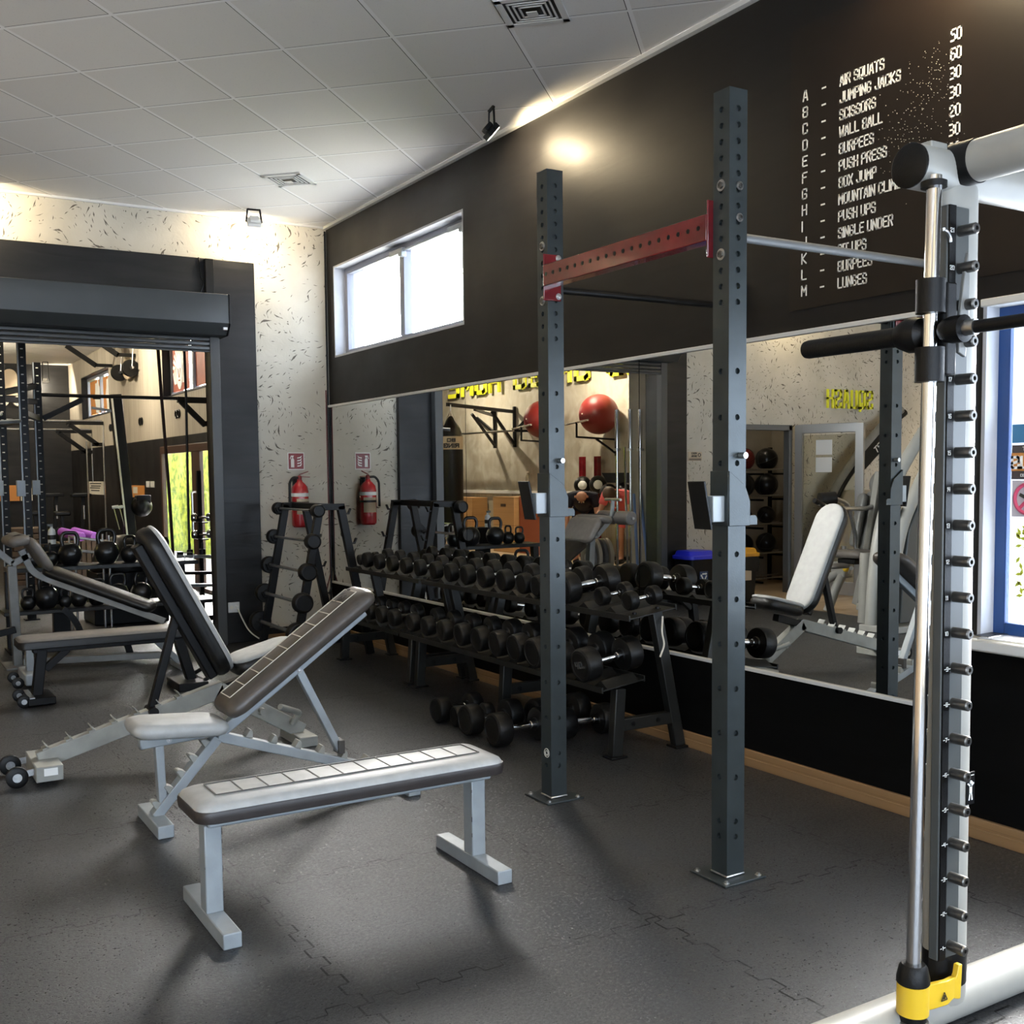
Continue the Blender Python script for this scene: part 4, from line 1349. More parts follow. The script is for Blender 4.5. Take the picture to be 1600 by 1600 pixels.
MB().bar(Vector((1.285, yc, 0.362)), Vector((1.285, yc, 0.362)) + bu * 0.80, 0.05, 0.042).build('back_frame', M_SILVER, t, 0.006)
bp = bench_pad(t, 'backrest_pad', Vector((1.318, yc, 0.398)) + bn * 0.020, bu, (0, 1, 0), 0.815, 0.27, 0.072, M_PADBROWN, M_SEAMLT, 9, 0.055, r=0.06)
tear = MB()
tp = Vector((1.318, yc, 0.398)) + bn * 0.1045 + bu * 0.735
random.seed(9)
for i in range(7):
    a = random.uniform(0, PI)
    tear.prism([(-.022, 0), (0, .006), (.02, .001), (0, -.007)], tp + bu * random.uniform(-.04, .03) + Y3 * random.uniform(-.03, .05), bu * math.cos(a) + Y3 * math.sin(a), Y3 * math.cos(a) - bu * math.sin(a), 0.001)
tear.build('torn_vinyl', M_SEAM, bp, smooth=0)
MB().bar((1.022, yc, 0.345), (1.030, yc, 0.10), 0.044, 0.034).build('seat_strut', M_SILVER, t, 0.004)
MB().bar((1.625, yc, 0.590), (1.812, yc, 0.205), 0.044, 0.034).build('back_strut', M_SILVER, t, 0.004)
for p in ((1.06, yc - .026, 0.360), (1.625, yc - .026, 0.588)):
    bolt(t, p, (0, -1, 0), 0.010, m=M_STEEL)
MB().box(1.795, 1.825, yc - .035, yc + .035, 0.195, 0.255).build('strut_catch', M_SEAM, t, 0.003)

# warm grey incline bench with steep black backrest and wheels
t = thing('incline_bench', 'grey wheeled incline bench with steep black backrest, seen from behind', 'bench', (1.4, 5.57, 0))
yc = 5.56
pts = [Vector((0.70, yc, 0.085)), Vector((1.60, yc, 0.335)), Vector((1.66, yc, 0.305)), Vector((2.02, yc, 0.055))]
MB().bar(pts[0], pts[1], 0.062, 0.085).build('ladder_beam', M_SILVERW, t, 0.005)
MB().bar(pts[1] - Vector((.03, 0, .0)), pts[3], 0.062, 0.085).build('rear_beam', M_SILVERW, t, 0.005)
d = (pts[1] - pts[0]).normalized()
n_ = Vector((-d.z, 0, d.x))
for i in range(7):
    c = pts[0] + d * (0.06 + i * 0.11) + n_ * 0.0425
    k = MB()
    k.bar(c - d * .028 + n_ * .004, c + d * .002 + n_ * .004, 0.062, 0.010)
    k.bar(c - d * .002, c - d * .014 + n_ * .035, 0.062, 0.005)
    k.build('notch', M_SILVERW, t, 0.001)
MB().box(0.665, 0.785, 5.375, 5.745, 0.022, 0.095).build('foot_bar', M_SILVERW, t, 0.005)
MB().box(1.955, 2.055, 5.40, 5.72, 0.0, 0.055).build('foot_bar', M_SILVERW, t, 0.005)
for y in (5.43, 5.69):
    MB().bar((0.585, y + .024, 0.05), (0.68, y + .024, 0.06), 0.006, 0.03).build('wheel_fork', M_STEEL, t)
    wheel(t, (0.59, y, 0.049), 0.049, 0.034)
tg = MB()
tg.box(0.70, 0.76, 5.3735, 5.375, 0.05, 0.085).build('maker_label', M_WHITE, t, smooth=0)
bu = Vector((1.215 - 1.600, 0, 1.150 - 0.400)).normalized()
bn = Vector((-bu.z, 0, bu.x)) * -1
b0 = Vector((1.572, yc, 0.395))
MB().bar(b0 - bn * 0.022 + bu * .02, b0 - bn * 0.022 + bu * 0.80, 0.10, 0.045).build('back_frame', M_BLACK, t, 0.006)
mb = MB()
pad_mb(mb, b0, bu, (0, -1, 0), 0.86, 0.26, 0.085, 0.12, 0.006)
mb.build('backrest_pad', M_PADBLACK, t, smooth=50)
mb = MB()
pad_mb(mb, b0 + bn * 0.066 + bu * 0.004, bu, (0, -1, 0), 0.852, 0.256, 0.026, 0.12, 0.008)
mb.build('backrest_face', M_PADGREY, t, smooth=50)
mb = MB()
su = Vector((0.34, 0, 0.085)).normalized()
pad_mb(mb, Vector((1.655, yc, 0.395)), su, (0, 1, 0), 0.36, 0.25, 0.085, 0.07, 0.006)
mb.build('seat_pad', M_PADBLACK, t, smooth=50)
mb = MB()
pad_mb(mb, Vector((1.655, yc, 0.395)) + Vector((-su.z, 0, su.x)) * 0.070 + su * .004, su, (0, 1, 0), 0.352, 0.246, 0.022, 0.07, 0.008)
mb.build('seat_face', M_PADGREY, t, smooth=50)
MB().bar((1.60, yc, 0.335), (1.83, yc, 0.40), 0.06, 0.05).build('seat_bracket', M_BLACK, t, 0.004)
MB().bar((1.375, yc, 0.745), (1.235, yc, 0.270), 0.045, 0.038).build('back_strut', M_BLACK, t, 0.004)
MB().tube((1.235, yc - .06, 0.262), (1.235, yc + .06, 0.262), 0.024, n=18).build('strut_roller', M_BLACK, t)
MB().bar((1.375, yc - .05, 0.765), (1.375, yc + .05, 0.765), 0.05, 0.03, (1, 0, 0)).build('strut_hinge', M_BLACK, t, 0.004)
MB().path(fillet([(1.95, yc - .05, 0.11), (1.99, yc - .07, 0.17), (1.85, yc - .16, 0.235)], 0.02), 0.016, 12).build('drag_handle', M_SILVERW, t)
MB().tube((1.79, yc - .034, 0.20), (1.79, yc - .075, 0.20), 0.017, n=14).build('adjust_knob', M_SILVERW, t)

# black flat bench with transport wheels
t = thing('flat_bench', 'all-black flat bench with small transport wheels, near the doorway', 'bench', (1.4, 7.45, 0))
yc = 7.45
mb = MB()
pad_mb(mb, (0.838, yc, 0.368), (1, 0, 0), (0, 1, 0), 1.09, 0.30, 0.060, 0.05, 0.004)
mb.build('seat_pad', M_PADTAUPE, t, smooth=50)
sd = MB()
sd.loft([[Vector((1.383 + a, yc + b, z)) for a, b in rrect(1.096 - i_, 0.306 - i_, 0.05, 6)] for z, i_ in ((0.364, 0.02), (0.37, 0.0), (0.408, 0.0), (0.414, 0.006))])
sd.build('seat_side', M_PADBLACK, t)
MB().bar((0.93, yc, 0.345), (1.87, yc, 0.345), 0.07, 0.04).build('seat_frame', M_BLACK, t, 0.004)
MB().bar((0.985, yc, 0.345), (0.945, yc, 0.05), 0.075, 0.062).build('leg', M_BLACK, t, 0.005)
MB().bar((1.845, yc, 0.345), (1.925, yc, 0.05), 0.075, 0.062).build('leg', M_BLACK, t, 0.005)
MB().bar((1.14, yc, 0.335), (1.0, yc, 0.215), 0.05, 0.045).build('brace', M_BLACK, t, 0.004)
MB().box(0.875, 1.04, 7.30, 7.60, 0.01, 0.058).build('foot_plate', M_BLACK, t, 0.006)
MB().box(1.80, 2.00, 7.28, 7.62, 0.0, 0.055).build('foot_plate', M_BLACK, t, 0.006)
MB().path(fillet([(1.98, 7.31, 0.06), (2.06, 7.31, 0.10), (2.06, 7.59, 0.10), (1.98, 7.59, 0.06)], 0.03), 0.014, 10).build('carry_handle', M_BLACK, t)
MB().bar((0.90, 7.29, 0.062), (0.90, 7.61, 0.062), 0.03, 0.006, (1, 0, 0)).build('trim_bar', M_STEEL, t)
for y in (7.33, 7.57):
    wheel(t, (0.855, y, 0.040), 0.040, 0.035)

# low silver bench mostly hidden behind the black one
t = thing('utility_bench', 'silver bench with wheeled white foot, mostly hidden behind the black flat bench', 'bench', (1.45, 8.17, 0))
yc = 8.17
MB().box(0.945, 1.055, 7.97, 8.37, 0.02, 0.10).build('foot_bar', M_SILVER, t, 0.012)
for y in (8.04, 8.30):
    wheel(t, (0.905, y, 0.038), 0.038, 0.032)
MB().bar((1.0, yc, 0.09), (1.0, yc, 0.305), 0.06, 0.05).build('leg', M_SILVER, t, 0.004)
MB().bar((0.94, yc, 0.285), (1.9, yc, 0.255), 0.06, 0.05).build('seat_frame', M_SILVER, t, 0.004)
MB().bar((1.85, yc, 0.25), (2.06, yc + .1, 0.03), 0.06, 0.045).build('leg', M_SILVER, t, 0.004)
MB().box(2.02, 2.10, 8.08, 8.42, 0, 0.045).build('foot_bar', M_SILVER, t, 0.006)
mb = MB()
pad_mb(mb, (1.15, yc, 0.292), Vector((1, 0, -.03)), (0, 1, 0), 0.70, 0.26, 0.05, 0.05, 0.005)
mb.build('seat_pad', M_PADBLACK, t, smooth=50)

# decline bench with leg hold, further back
t = thing('decline_bench', 'grey decline bench whose long pad slopes down from a padded leg post', 'bench', (1.5, 8.8, 0))
ya = 8.9
MB().bar((1.02, 9.02, 0.012), (1.0, 8.98, 0.78), 0.075, 0.065).build('post', M_GREYPAINT, t, 0.005)
MB().box(0.92, 1.13, 8.85, 9.2, 0, 0.014).build('foot_plate', M_GREYPAINT, t, 0.003)
pth = [Vector((1.06, ya, 0.90)), Vector((1.13, ya, 0.73)), Vector((1.24, ya, 0.665)), Vector((2.02, 8.55, 0.32))]
pth = fillet(pth, 0.06)
rib = MB()
for p0, p1 in zip(pth[:-1], pth[1:]):
    rib.bar(p0, p1 + (p1 - p0).normalized() * 0.004, 0.06, 0.05)
rib.build('main_tube', M_GREYPAINT, t, 0.002)
u_ = (Vector((2.02, 8.55, 0.32)) - Vector((1.24, ya, 0.665))).normalized()
sv = Vector((-u_.y, u_.x, 0)).normalized()
mb = MB()
pad_mb(mb, Vector((1.215, ya, 0.715)), u_, sv, 0.86, 0.27, 0.065, 0.06, 0.006)
mb.build('long_pad', M_PADBLACK, t, smooth=50)
mb = MB()
pad_mb(mb, Vector((0.955, ya, 0.925)), Vector((0.20, 0, 0.035)), (0, 1, 0), 0.16, 0.50, 0.075, 0.06, 0.012)
mb.build('knee_pad', M_PADTAUPE, t, smooth=50)
mb = MB()
pad_mb(mb, Vector((1.075, ya, 0.975)), Vector((0.13, 0, -0.22)), (0, 1, 0), 0.28, 0.52, 0.06, 0.07, 0.006)
mb.build('thigh_pad', M_PADTAUPE, t, smooth=50)
MB().bar((1.0, ya, 0.80), (0.80, ya, 0.985), 0.06, 0.05).build('upper_arm', M_GREYPAINT, t, 0.004)
MB().bar((0.99, ya, 0.795), (1.12, ya, 0.86), 0.06, 0.05).build('cross_arm', M_GREYPAINT, t, 0.004)
MB().tube((0.74, ya - .29, 0.98), (0.74, ya + .29, 0.98), 0.014).build('roller_axle', M_STEEL, t)
for s in (-1, 1):
    MB().lathe([(.012, -.11), (.06, -.11), (.07, -.10), (.07, .10), (.06, .11), (.012, .11)], (0.74, ya + s * .15, 0.98), Y3, 22).build('foam_roller', M_PADTAUPE, t)
MB().bar((0.80, ya, 0.98), (0.78, ya, 1.16), 0.03, 0.03).build('grip_post', M_SILVER, t, 0.003)
MB().tube((0.78, ya - .13, 1.165), (0.78, ya + .13, 1.165), 0.015).build('grip_bar', M_STEEL, t)
MB().bar((1.0, ya, 0.30), (0.55, ya, 0.215), 0.05, 0.05).build('lower_arm', M_BLACK, t, 0.004)
for x, z1 in ((1.36, .60), (1.72, .42)):
    rib = MB()
    a = arc((x - .25, 8.8, z1 - .42), 0.34, 0.9, 0.05, 8, X3, Z3)
    for p0, p1 in zip(a[:-1], a[1:]):
        rib.bar(p0, p1, 0.05, 0.045)
    rib.build('adjust_arc', M_BLACK, t)
MB().bar((1.05, ya, 0.05), (2.05, 8.6, 0.05), 0.06, 0.05).build('base_beam', M_GREYPAINT, t, 0.004)
MB().box(2.02, 2.10, 8.46, 8.76, 0, 0.05).build('foot_bar', M_GREYPAINT, t, 0.005)
MB().bar((2.0, 8.55, 0.30), (2.06, 8.6, 0.05), 0.06, 0.05).build('rear_leg', M_SILVER, t, 0.004)
# ---------------------------------------------------------------- dumbbell racks
def dumbbell_rack(name, label, frames, y0, y1, saddles_l, saddles_u):
    t = thing(name, label, 'dumbbell rack', (3.35, (y0 + y1) / 2, 0), group='two-shelf dumbbell racks')
    for y in frames:
        f = MB()
        f.bar((3.222, y, 0.01), (3.245, y, 0.352), 0.05, 0.062)
        f.build('front_leg', M_RACKSTEEL, t, 0.005)
        MB().bar((3.632, y, 0.01), (3.475, y, 0.735), 0.05, 0.062).build('rear_leg', M_RACKSTEEL, t, 0.005)
        MB().bar((3.245, y, 0.165), (3.59, y, 0.165), 0.045, 0.062).build('cross_brace', M_RACKSTEEL, t, 0.004)
        for x in (3.32, 3.48):
            bolt(t, (x, y - .0225, 0.165), (0, -1, 0), 0.012, m=M_BLACK)
        for x in (3.222, 3.636):
            MB().box(x - .05, x + .05, y - .042, y + .042, 0, 0.012).build('foot_plate', M_BLACK, t, 0.003)
    for nm, xa, za, xb, zb, sad in (('lower_shelf', 3.100, 0.362, 3.36, 0.395, saddles_l), ('upper_shelf', 3.268, 0.705, 3.565, 0.742, saddles_u)):
        s = MB()
        s.bar(((xa + xb) / 2, y0, (za + zb) / 2), ((xa + xb) / 2, y1, (za + zb) / 2), 0.006, math.hypot(xb - xa, zb - za) + .0, (-(zb - za), 0, xb - xa))
        s.bar((xa, y0, za + .004), (xa, y1, za + .004), 0.008, 0.03, (1, 0, 0))
        s.bar((xb, y0, zb + .004), (xb, y1, zb + .004), 0.008, 0.03, (1, 0, 0))
        sh = s.build(nm, M_RACKSTEEL, t, 0.001)
        ux = Vector((xb - xa, 0, zb - za))
        for y in sad:
            k = MB()
            o = Vector((xa, y, za)) + Z3 * 0.004
            k.add([o + Y3 * -.055 + ux * .12, o + Y3 * .055 + ux * .12, o + Z3 * .032 + ux * .12, o + Y3 * -.055 + ux * .88, o + Y3 * .055 + ux * .88, o + Z3 * .032 + ux * .88], [(0, 2, 1), (3, 4, 5), (0, 3, 5, 2), (1, 2, 5, 4), (0, 1, 4, 3)])
            k.build('saddle', M_RACKSTEEL, sh, 0.001)
        for y in (y0 + .06, y1 - .06):
            b = MB()
            for q in (.25, .75):
                b.lathe([(.012, 0), (.012, .010), (.006, .012), (0, .012)], Vector((xa, y, za + .005)) + ux * q, (0, 0, 1), 8)
            b.build('shelf_bolts', M_BLACK, sh)
    MB().bar((3.56, y0 + .1, 0.30), (3.56, y1 - .1, 0.30), 0.05, 0.05).build('rear_beam', M_RACKSTEEL, t, 0.004)
    return t


LOWN = [4.40, 4.62, 4.86, 5.06, 5.28, 5.50, 5.73, 5.97, 6.21, 6.44]
LRAD = [.087, .086, .084, .080, .076, .074, .070, .067, .064, .062]
UPN = [4.36, 4.60, 4.84, 5.04, 5.185, 5.345, 5.555, 5.79, 6.02, 6.25, 6.47]
URAD = [.050, .050, .085, .074, .062, .062, .066, .066, .064, .062, .060]
LOWF = [6.74, 6.94, 7.14, 7.34, 7.54, 7.74]
UPF = [6.72, 6.94, 7.17, 7.40, 7.62, 7.80]
mids = lambda a: [(p + q) / 2 for p, q in zip(a[:-1], a[1:])]
dumbbell_rack('dumbbell_rack', 'long black dumbbell rack standing behind the squat posts', (4.335, 5.43, 6.545), 4.27, 6.585, [4.33] + mids(LOWN) + [6.52], mids(UPN) + [6.54])
dumbbell_rack('dumbbell_rack', 'short black dumbbell rack next to the barbell stand', (6.66, 7.86), 6.62, 7.90, mids(LOWF) + [7.84], mids(UPF))


def make_dumbbell(label, num=None):
    t = thing('dumbbell', label, 'dumbbell', (0, 0, 0), local=True)
    for s in (-1, 1):
        h = MB()
        h.lathe([(0, .0365), (.050, .0365), (.054, .0375), (.056, .040), (.066, .0385), (.0725, .032), (.075, .022), (.075, -.026), (.071, -.035), (.062, -.038), (.030, -.0385), (.026, -.044), (0, -.044)], (s * .112, 0, 0), (s, 0, 0), 30)
        ho = h.build('weight_head', M_RUBBLACK, t, smooth=30)
        if num and s < 0:
            tx = MB()
            text_mb(tx, num, (-.1490, .032, -.012), (0, -1, 0), (0, 0, 1), 0.030, 0.001, 0.6, 0.17)
            text_mb(tx, 'KG', (-.1490, -.018, -.012), (0, -1, 0), (0, 0, 1), 0.009, 0.001, 0.7, 0.17)
            tx.build('weight_marking', M_STEEL, ho, smooth=0)
    g_ = MB()
    g_.lathe([(.0145, -.072), (.0145, -.062), (.017, -.060), (.017, -.05), (.0140, -.047), (.0165, 0.0), (.0140, .047), (.017, .05), (.017, .060), (.0145, .062), (.0145, .072)], (0, 0, 0), (1, 0, 0), 18)
    g_.build('grip', M_CHROME, t)
    return t


ORD = ['first', 'second', 'third', 'fourth', 'fifth', 'sixth', 'seventh', 'eighth', 'ninth', 'tenth', 'eleventh', 'twelfth']
D40 = make_dumbbell('x', '40')
D0 = make_dumbbell('x')
TILT = -math.radians(7.2)
used = set()


def put_db(src, x, y, z, r, label, group, tilt=TILT, yaw=0.0):
    k = r / .075
    rot = (random.uniform(-.3, .3), tilt, yaw + random.uniform(-.03, .03))
    if src.name not in used:
        used.add(src.name)
        src.location, src.rotation_euler, src.scale = (x, y, z), rot, (k, k, k)
        src['label'], src['group'] = label, group
        return src
    return dup(src, (x, y, z), rot, label, group, k)


random.seed(21)
GL_, GU_, GFL, GFU = 'dumbbells on the lower shelf behind the posts', 'dumbbells on the upper shelf behind the posts', 'dumbbells on the lower shelf by the barbell stand', 'dumbbells on the upper shelf by the barbell stand'
for i, (y, r) in enumerate(zip(LOWN, LRAD)):
    lab = 'big forty kilo black dumbbell at the open end of the lower shelf' if i == 0 else ORD[i] + ' black dumbbell from the squat-post end, lower shelf of the long rack'
    put_db(D40 if i == 0 else D0, 3.225, y, 0.413 + r * .96, r, lab, GL_, yaw=(0.0))
for i, (y, r) in enumerate(zip(UPN, URAD)):
    lab = ('small chrome-handled dumbbell at the very end of the upper shelf', 'small chrome-handled dumbbell second from the end of the upper shelf', 'large black dumbbell third from the squat-post end of the upper shelf')[i] if i < 3 else ORD[i] + ' black dumbbell from the squat-post end, upper shelf of the long rack'
    put_db(D0, 3.415, y, 0.748 + r * .96, r, lab, GU_)
for i, y in enumerate(LOWF):
    put_db(D0, 3.225, y, 0.413 + .060 * .96, .060, ORD[i] + ' black dumbbell counted towards the barbell stand, lower shelf of the short rack', GFL)
for i, y in enumerate(UPF):
    r = .058 if i < 5 else .042
    put_db(D0, 3.415, y, 0.748 + r * .96, r, ORD[i] + ' black dumbbell counted towards the barbell stand, upper shelf of the short rack', GFU)
fl = [(2.99, 4.86, .090, 'nearest dumbbell lying on the floor under the long rack, handle showing'), (2.98, 5.16, .086, 'second dumbbell on the floor under the rack, beside the nearest one'),
      (2.98, 5.37, .060, 'smallest dumbbell on the floor under the rack, between two larger ones'), (2.97, 5.54, .074, 'dumbbell on the floor under the rack, closest to the benches'),
      (3.36, 4.80, .084, 'dumbbell on the floor against the wall side, below the shelf end'), (3.36, 5.06, .090, 'dumbbell on the floor against the wall side, below the shelf middle')]
for x, y, r, lab in fl:
    put_db(D0, x, y, r, r, lab, 'dumbbells lying on the floor under the rack', 0.0, random.uniform(-.08, .08))
tag(MB().path(fillet([(3.50, 4.30, 0.70), (3.47, 4.27, 0.62), (3.49, 4.27, 0.56), (3.455, 4.265, 0.50)], 0.03), 0.005, 8).build('white_strap', M_PAPER), 'thin white strap dangling from the end of the long rack', 'strap')

# ---------------------------------------------------------------- barbell stand in the corner
t = thing('barbell_stand', 'black A-frame stand holding fixed barbells in the corner', 'barbell stand', (3.17, 8.4, 0))
for y in (8.0, 8.78):
    f = MB()
    f.bar((3.10, y, 1.20), (2.865, y, 0.0), 0.05, 0.06)
    f.build('leg', M_BLACK, t, 0.004)
    MB().bar((3.27, y, 1.20), (3.505, y, 0.0), 0.05, 0.06).build('leg', M_BLACK, t, 0.004)
    MB().bar((3.07, y, 1.19), (3.30, y, 1.19), 0.05, 0.05).build('top_plate', M_BLACK, t, 0.004)
    MB().bar((2.90, y, 0.14), (3.47, y, 0.14), 0.04, 0.05).build('tie_bar', M_BLACK, t, 0.004)
    for k in range(5):
        z = 1.165 - k * 0.236
        for s in (-1, 1):
            x = (3.185 - s * 0.0) + s * (0.085 + (1.20 - z) * 0.196 + 0.028)
            h = MB()
            h.bar((x - s * .02, y, z - .03), (x + s * .03, y, z - .03), 0.03, 0.012)
            h.bar((x + s * .03, y, z - .035), (x + s * .05, y, z + .01), 0.03, 0.010)
            h.build('hook', M_BLACK, t)
MB().bar((3.185, 7.98, 1.19), (3.185, 8.80, 1.19), 0.08, 0.05, (1, 0, 0)).build('top_beam', M_BLACK, t, 0.004)
MB().bar((3.47, 8.0, 0.10), (3.47, 8.78, 0.10), 0.05, 0.05, (1, 0, 0)).build('base_beam', M_BLACK, t, 0.004)


def make_barbell(label, group):
    t = thing('barbell', label, 'barbell', (0, 0, 0), group=group, local=True)
    MB().tube((0, -.46, 0), (0, .46, 0), 0.0135, n=14).build('bar', M_STEEL, t)
    for s in (-1, 1):
        h = MB()
        h.lathe([(0, .036), (.058, .036), (.062, .040), (.070, .038), (.078, .030), (.080, .02), (.080, -.026), (.074, -.036), (.03, -.038), (.024, -.05), (0, -.05)], (0, s * .45, 0), (0, s, 0), 28)
        h.build('weight_head', M_RUBBLACK, t)
    return t


bar0 = make_barbell('x', 'fixed barbells on the corner stand')
for k in range(5):
    z = 1.165 - k * 0.236
    x = 3.185 - (0.085 + (1.20 - z) * 0.196 + 0.028) - 0.006
    lab = ('topmost', 'second from the top', 'middle', 'second from the bottom', 'lowest')[k] + ' fixed barbell on the corner stand'
    sc = .66 + .115 * k
    if k == 0:
        bar0.location, bar0['label'] = (x, 8.39, z), lab
        bar0.scale = (sc, 1, sc)
    else:
        dup(bar0, (x, 8.39, z), None, lab, None, (sc, 1, sc))
x = 3.185 + (0.085 + (1.20 - 0.93) * 0.196 + 0.028) + .006

# ---------------------------------------------------------------- smith machine at the window
SY = 1.75
t = thing('smith_machine', 'pale grey smith machine with chrome guide rod and numbered peg column', 'smith machine', (2.6, SY, 0))
TYB = 1.765
b = MB()
b.loft([[Vector((x, TYB + .058 * math.cos(a), 0.054 + .054 * math.sin(a))) for a in [2 * PI * i / 28 for i in range(28)]] for x in (1.90, 3.50)])
b.build('base_tube', M_MACHINE, t)
UX = 2.352
b = MB()
lean = lambda z: -.010 * (z - .1) / 2
b.loft([[Vector((UX + .066 * math.cos(a) + lean(z), SY + .044 * math.sin(a), z)) for a in [2 * PI * i / 32 for i in range(32)]] for z in (0.07, 2.14)])
b.build('upright', M_MACHINE, t)
MB().loft([[Vector((UX + .0675 * math.cos(a), SY + .0455 * math.sin(a), z)) for a in [2 * PI * i / 32 for i in range(32)]] for z in (0.115, 0.212)]).build('black_sleeve', M_BLACK, t)


def slab(x0, x1, y0, y1, z0, z1):
    mb = MB()
    q = [(x0 + lean(z), x1 + lean(z), z) for z in (z0, z1)]
    mb.add([(q[k][i], y, q[k][2]) for k in (0, 1) for y in (y0, y1) for i in (0, 1)], [(0, 2, 3, 1), (4, 5, 7, 6), (0, 1, 5, 4), (2, 6, 7, 3), (0, 4, 6, 2), (1, 3, 7, 5)])
    return mb


slab(2.262, 2.345, SY - .046, SY - .02, 0.205, 2.06).build('peg_plate', M_SHROUD, t, 0.003)
numst = slab(2.266, 2.290, SY - .050, SY - .044, 0.205, 2.06).build('number_strip', M_BLACK, t)
z = 0.237
for i in range(21):
    xx = 2.306 + lean(z) * 5.1
    xx = 2.309 + lean(z)
    pg = MB()
    pg.lathe([(.0135, -.02), (.0135, .042), (.0110, .045), (.0055, .045), (.0055, .034), (0, .034)], (xx, SY - .048, z), (0, -1, 0), 20)
    pg.build('rack_peg', M_PEG, t)
    nb = MB()
    text_mb(nb, '-%d-' % (i + 1) if i < 9 else '%d' % (i + 1), (2.2685 + lean(z), SY - .0505, z - .006), (1, 0, 0), Z3, 0.011, 0.0006, 0.55, 0.16)
    nb.build('peg_number', M_WHITE, numst, smooth=0)
    z += 0.0882
st = MB()
st.box(2.366, 2.398, SY - .0455, SY - .0435, 0.585, 0.668)
stk = st.build('warning_plate', M_BLACK, t)
pc = MB()
pc.ball((2.382, SY - .046, 0.642), 0.005, 10)
pc.bar((2.382, SY - .046, 0.634), (2.382, SY - .046, 0.612), 0.010, 0.001, X3)
for sg in (-1, 1):
    pc.bar((2.382, SY - .046, 0.631), (2.382 + sg * .012, SY - .046, 0.640), 0.004, 0.001, Z3)
    pc.bar((2.382 + sg * .003, SY - .046, 0.614), (2.382 + sg * .006, SY - .046, 0.596), 0.004, 0.001, X3)
pc.bar((2.370, SY - .046, 0.660), (2.394, SY - .046, 0.660), 0.002, 0.001, Z3).build('pictogram', M_WHITE, stk, smooth=0)
RX, RY = 2.174, 1.705
RT = 2.203
rodx = lambda z: RX + (RT - RX) * (z - .2) / 1.9
MB().tube((rodx(.06), RY, 0.06), (RT + .001, RY, 2.12), 0.0175, n=28).build('guide_rod', M_CHROME, t)
c = (RX, RY, 0)
MB().lathe([(.035, 0.170), (.040, 0.176), (.040, 0.186), (.034, 0.214), (.028, 0.222), (.018, 0.222)], c).build('rubber_bumper', M_RUBBLACK, t)
MB().lathe([(.0385, 0.098), (.0385, 0.172), (.032, 0.176)], c, n=28).build('stop_collar', M_YELLOW, t)
MB().lathe([(.033, 0.075), (.033, 0.098)], c).build('base_ring', M_BLACK, t)
MB().lathe([(.046, 0.05), (.044, 0.065), (.038, 0.078), (.033, 0.080)], c).build('weld_ring', M_STEEL, t)
ar = MB()
AY = SY - .062
ar.loft([[Vector((x, AY + oy + dy, zz)) for dy, zz in ((-.007, 0.100 + s_), (.007, 0.100 + s_), (.007, 0.168 - s_ * .3), (-.007, 0.168 - s_ * .3))] for x, oy, s_ in ((2.195, .008, 0.0), (2.225, -.002, 0.003), (2.265, -.008, 0.005), (2.30, -.002, 0.012))])
hk = [(.0, -.030), (.018, -.036), (.026, -.036), (.030, .052), (.016, .052), (.011, .028), (.005, .020), (-.006, .022)]
ar.prism(hk, (2.298, AY - .009, 0.140), X3, Z3, -.016)
stop = ar.build('stop_arm', M_YELLOW, t, 0.002)
tri = MB()
TC, TZ = 2.250, 0.122
for a, b_ in (((-.011, 0), (.011, 0)), ((.011, 0), (0, .020)), ((0, .020), (-.011, 0))):
    tri.bar((TC + a[0], AY - .0165, TZ + a[1]), (TC + b_[0], AY - .0165, TZ + b_[1]), 0.002, 0.0012, Y3.cross(Vector((b_[0] - a[0], 0, b_[1] - a[1]))))
tri.bar((TC - .004, AY - .0165, TZ + .004), (TC + .004, AY - .0165, TZ + .011), 0.004, 0.001, (1, 0, -1))
tri.bar((TC, AY - .0165, TZ + .013), (TC + .002, AY - .0165, TZ + .003), 0.003, 0.001, X3)
tri.build('warning_triangle', M_DARKPRINT, stop, smooth=0)
# head of the frame
MB().tube((2.175, SY, 2.15), (3.45, SY, 2.15), 0.052, n=32).build('top_tube', M_MACHINE, t)
MB().lathe([(.0525, 0), (.0525, .004), (.048, .007), (0, .007)], (2.175, SY, 2.15), (-1, 0, 0), 32).build('end_cap', M_BLACK, t)
MB().tube((2.325, SY + .01, 2.165), (2.325, SY - .075, 2.165), 0.053, n=32).build('black_collar', M_BLACK, t)
MB().tube((2.325, SY - .07, 2.165), (2.325, 0.30, 2.165), 0.050, n=32).build('cross_tube', M_MACHINE, t)
MB().box(2.225, 2.285, SY - .02, SY + .02, 2.195, 2.213).build('rod_lug', M_MACHINE, t, 0.004)
MB().lathe([(.030, 2.092), (.030, 2.106), (.024, 2.109)], (RT, RY, 0)).build('rod_seat', M_BLACK, t)
MB().path(arc((2.228, RY - .01, 1.97), 0.026, 0.0, PI / 2, 6, X3, Z3) + [(2.228, RY - .01, 2.0)], 0.004, 8).build('spring_clip', M_STEEL, t)
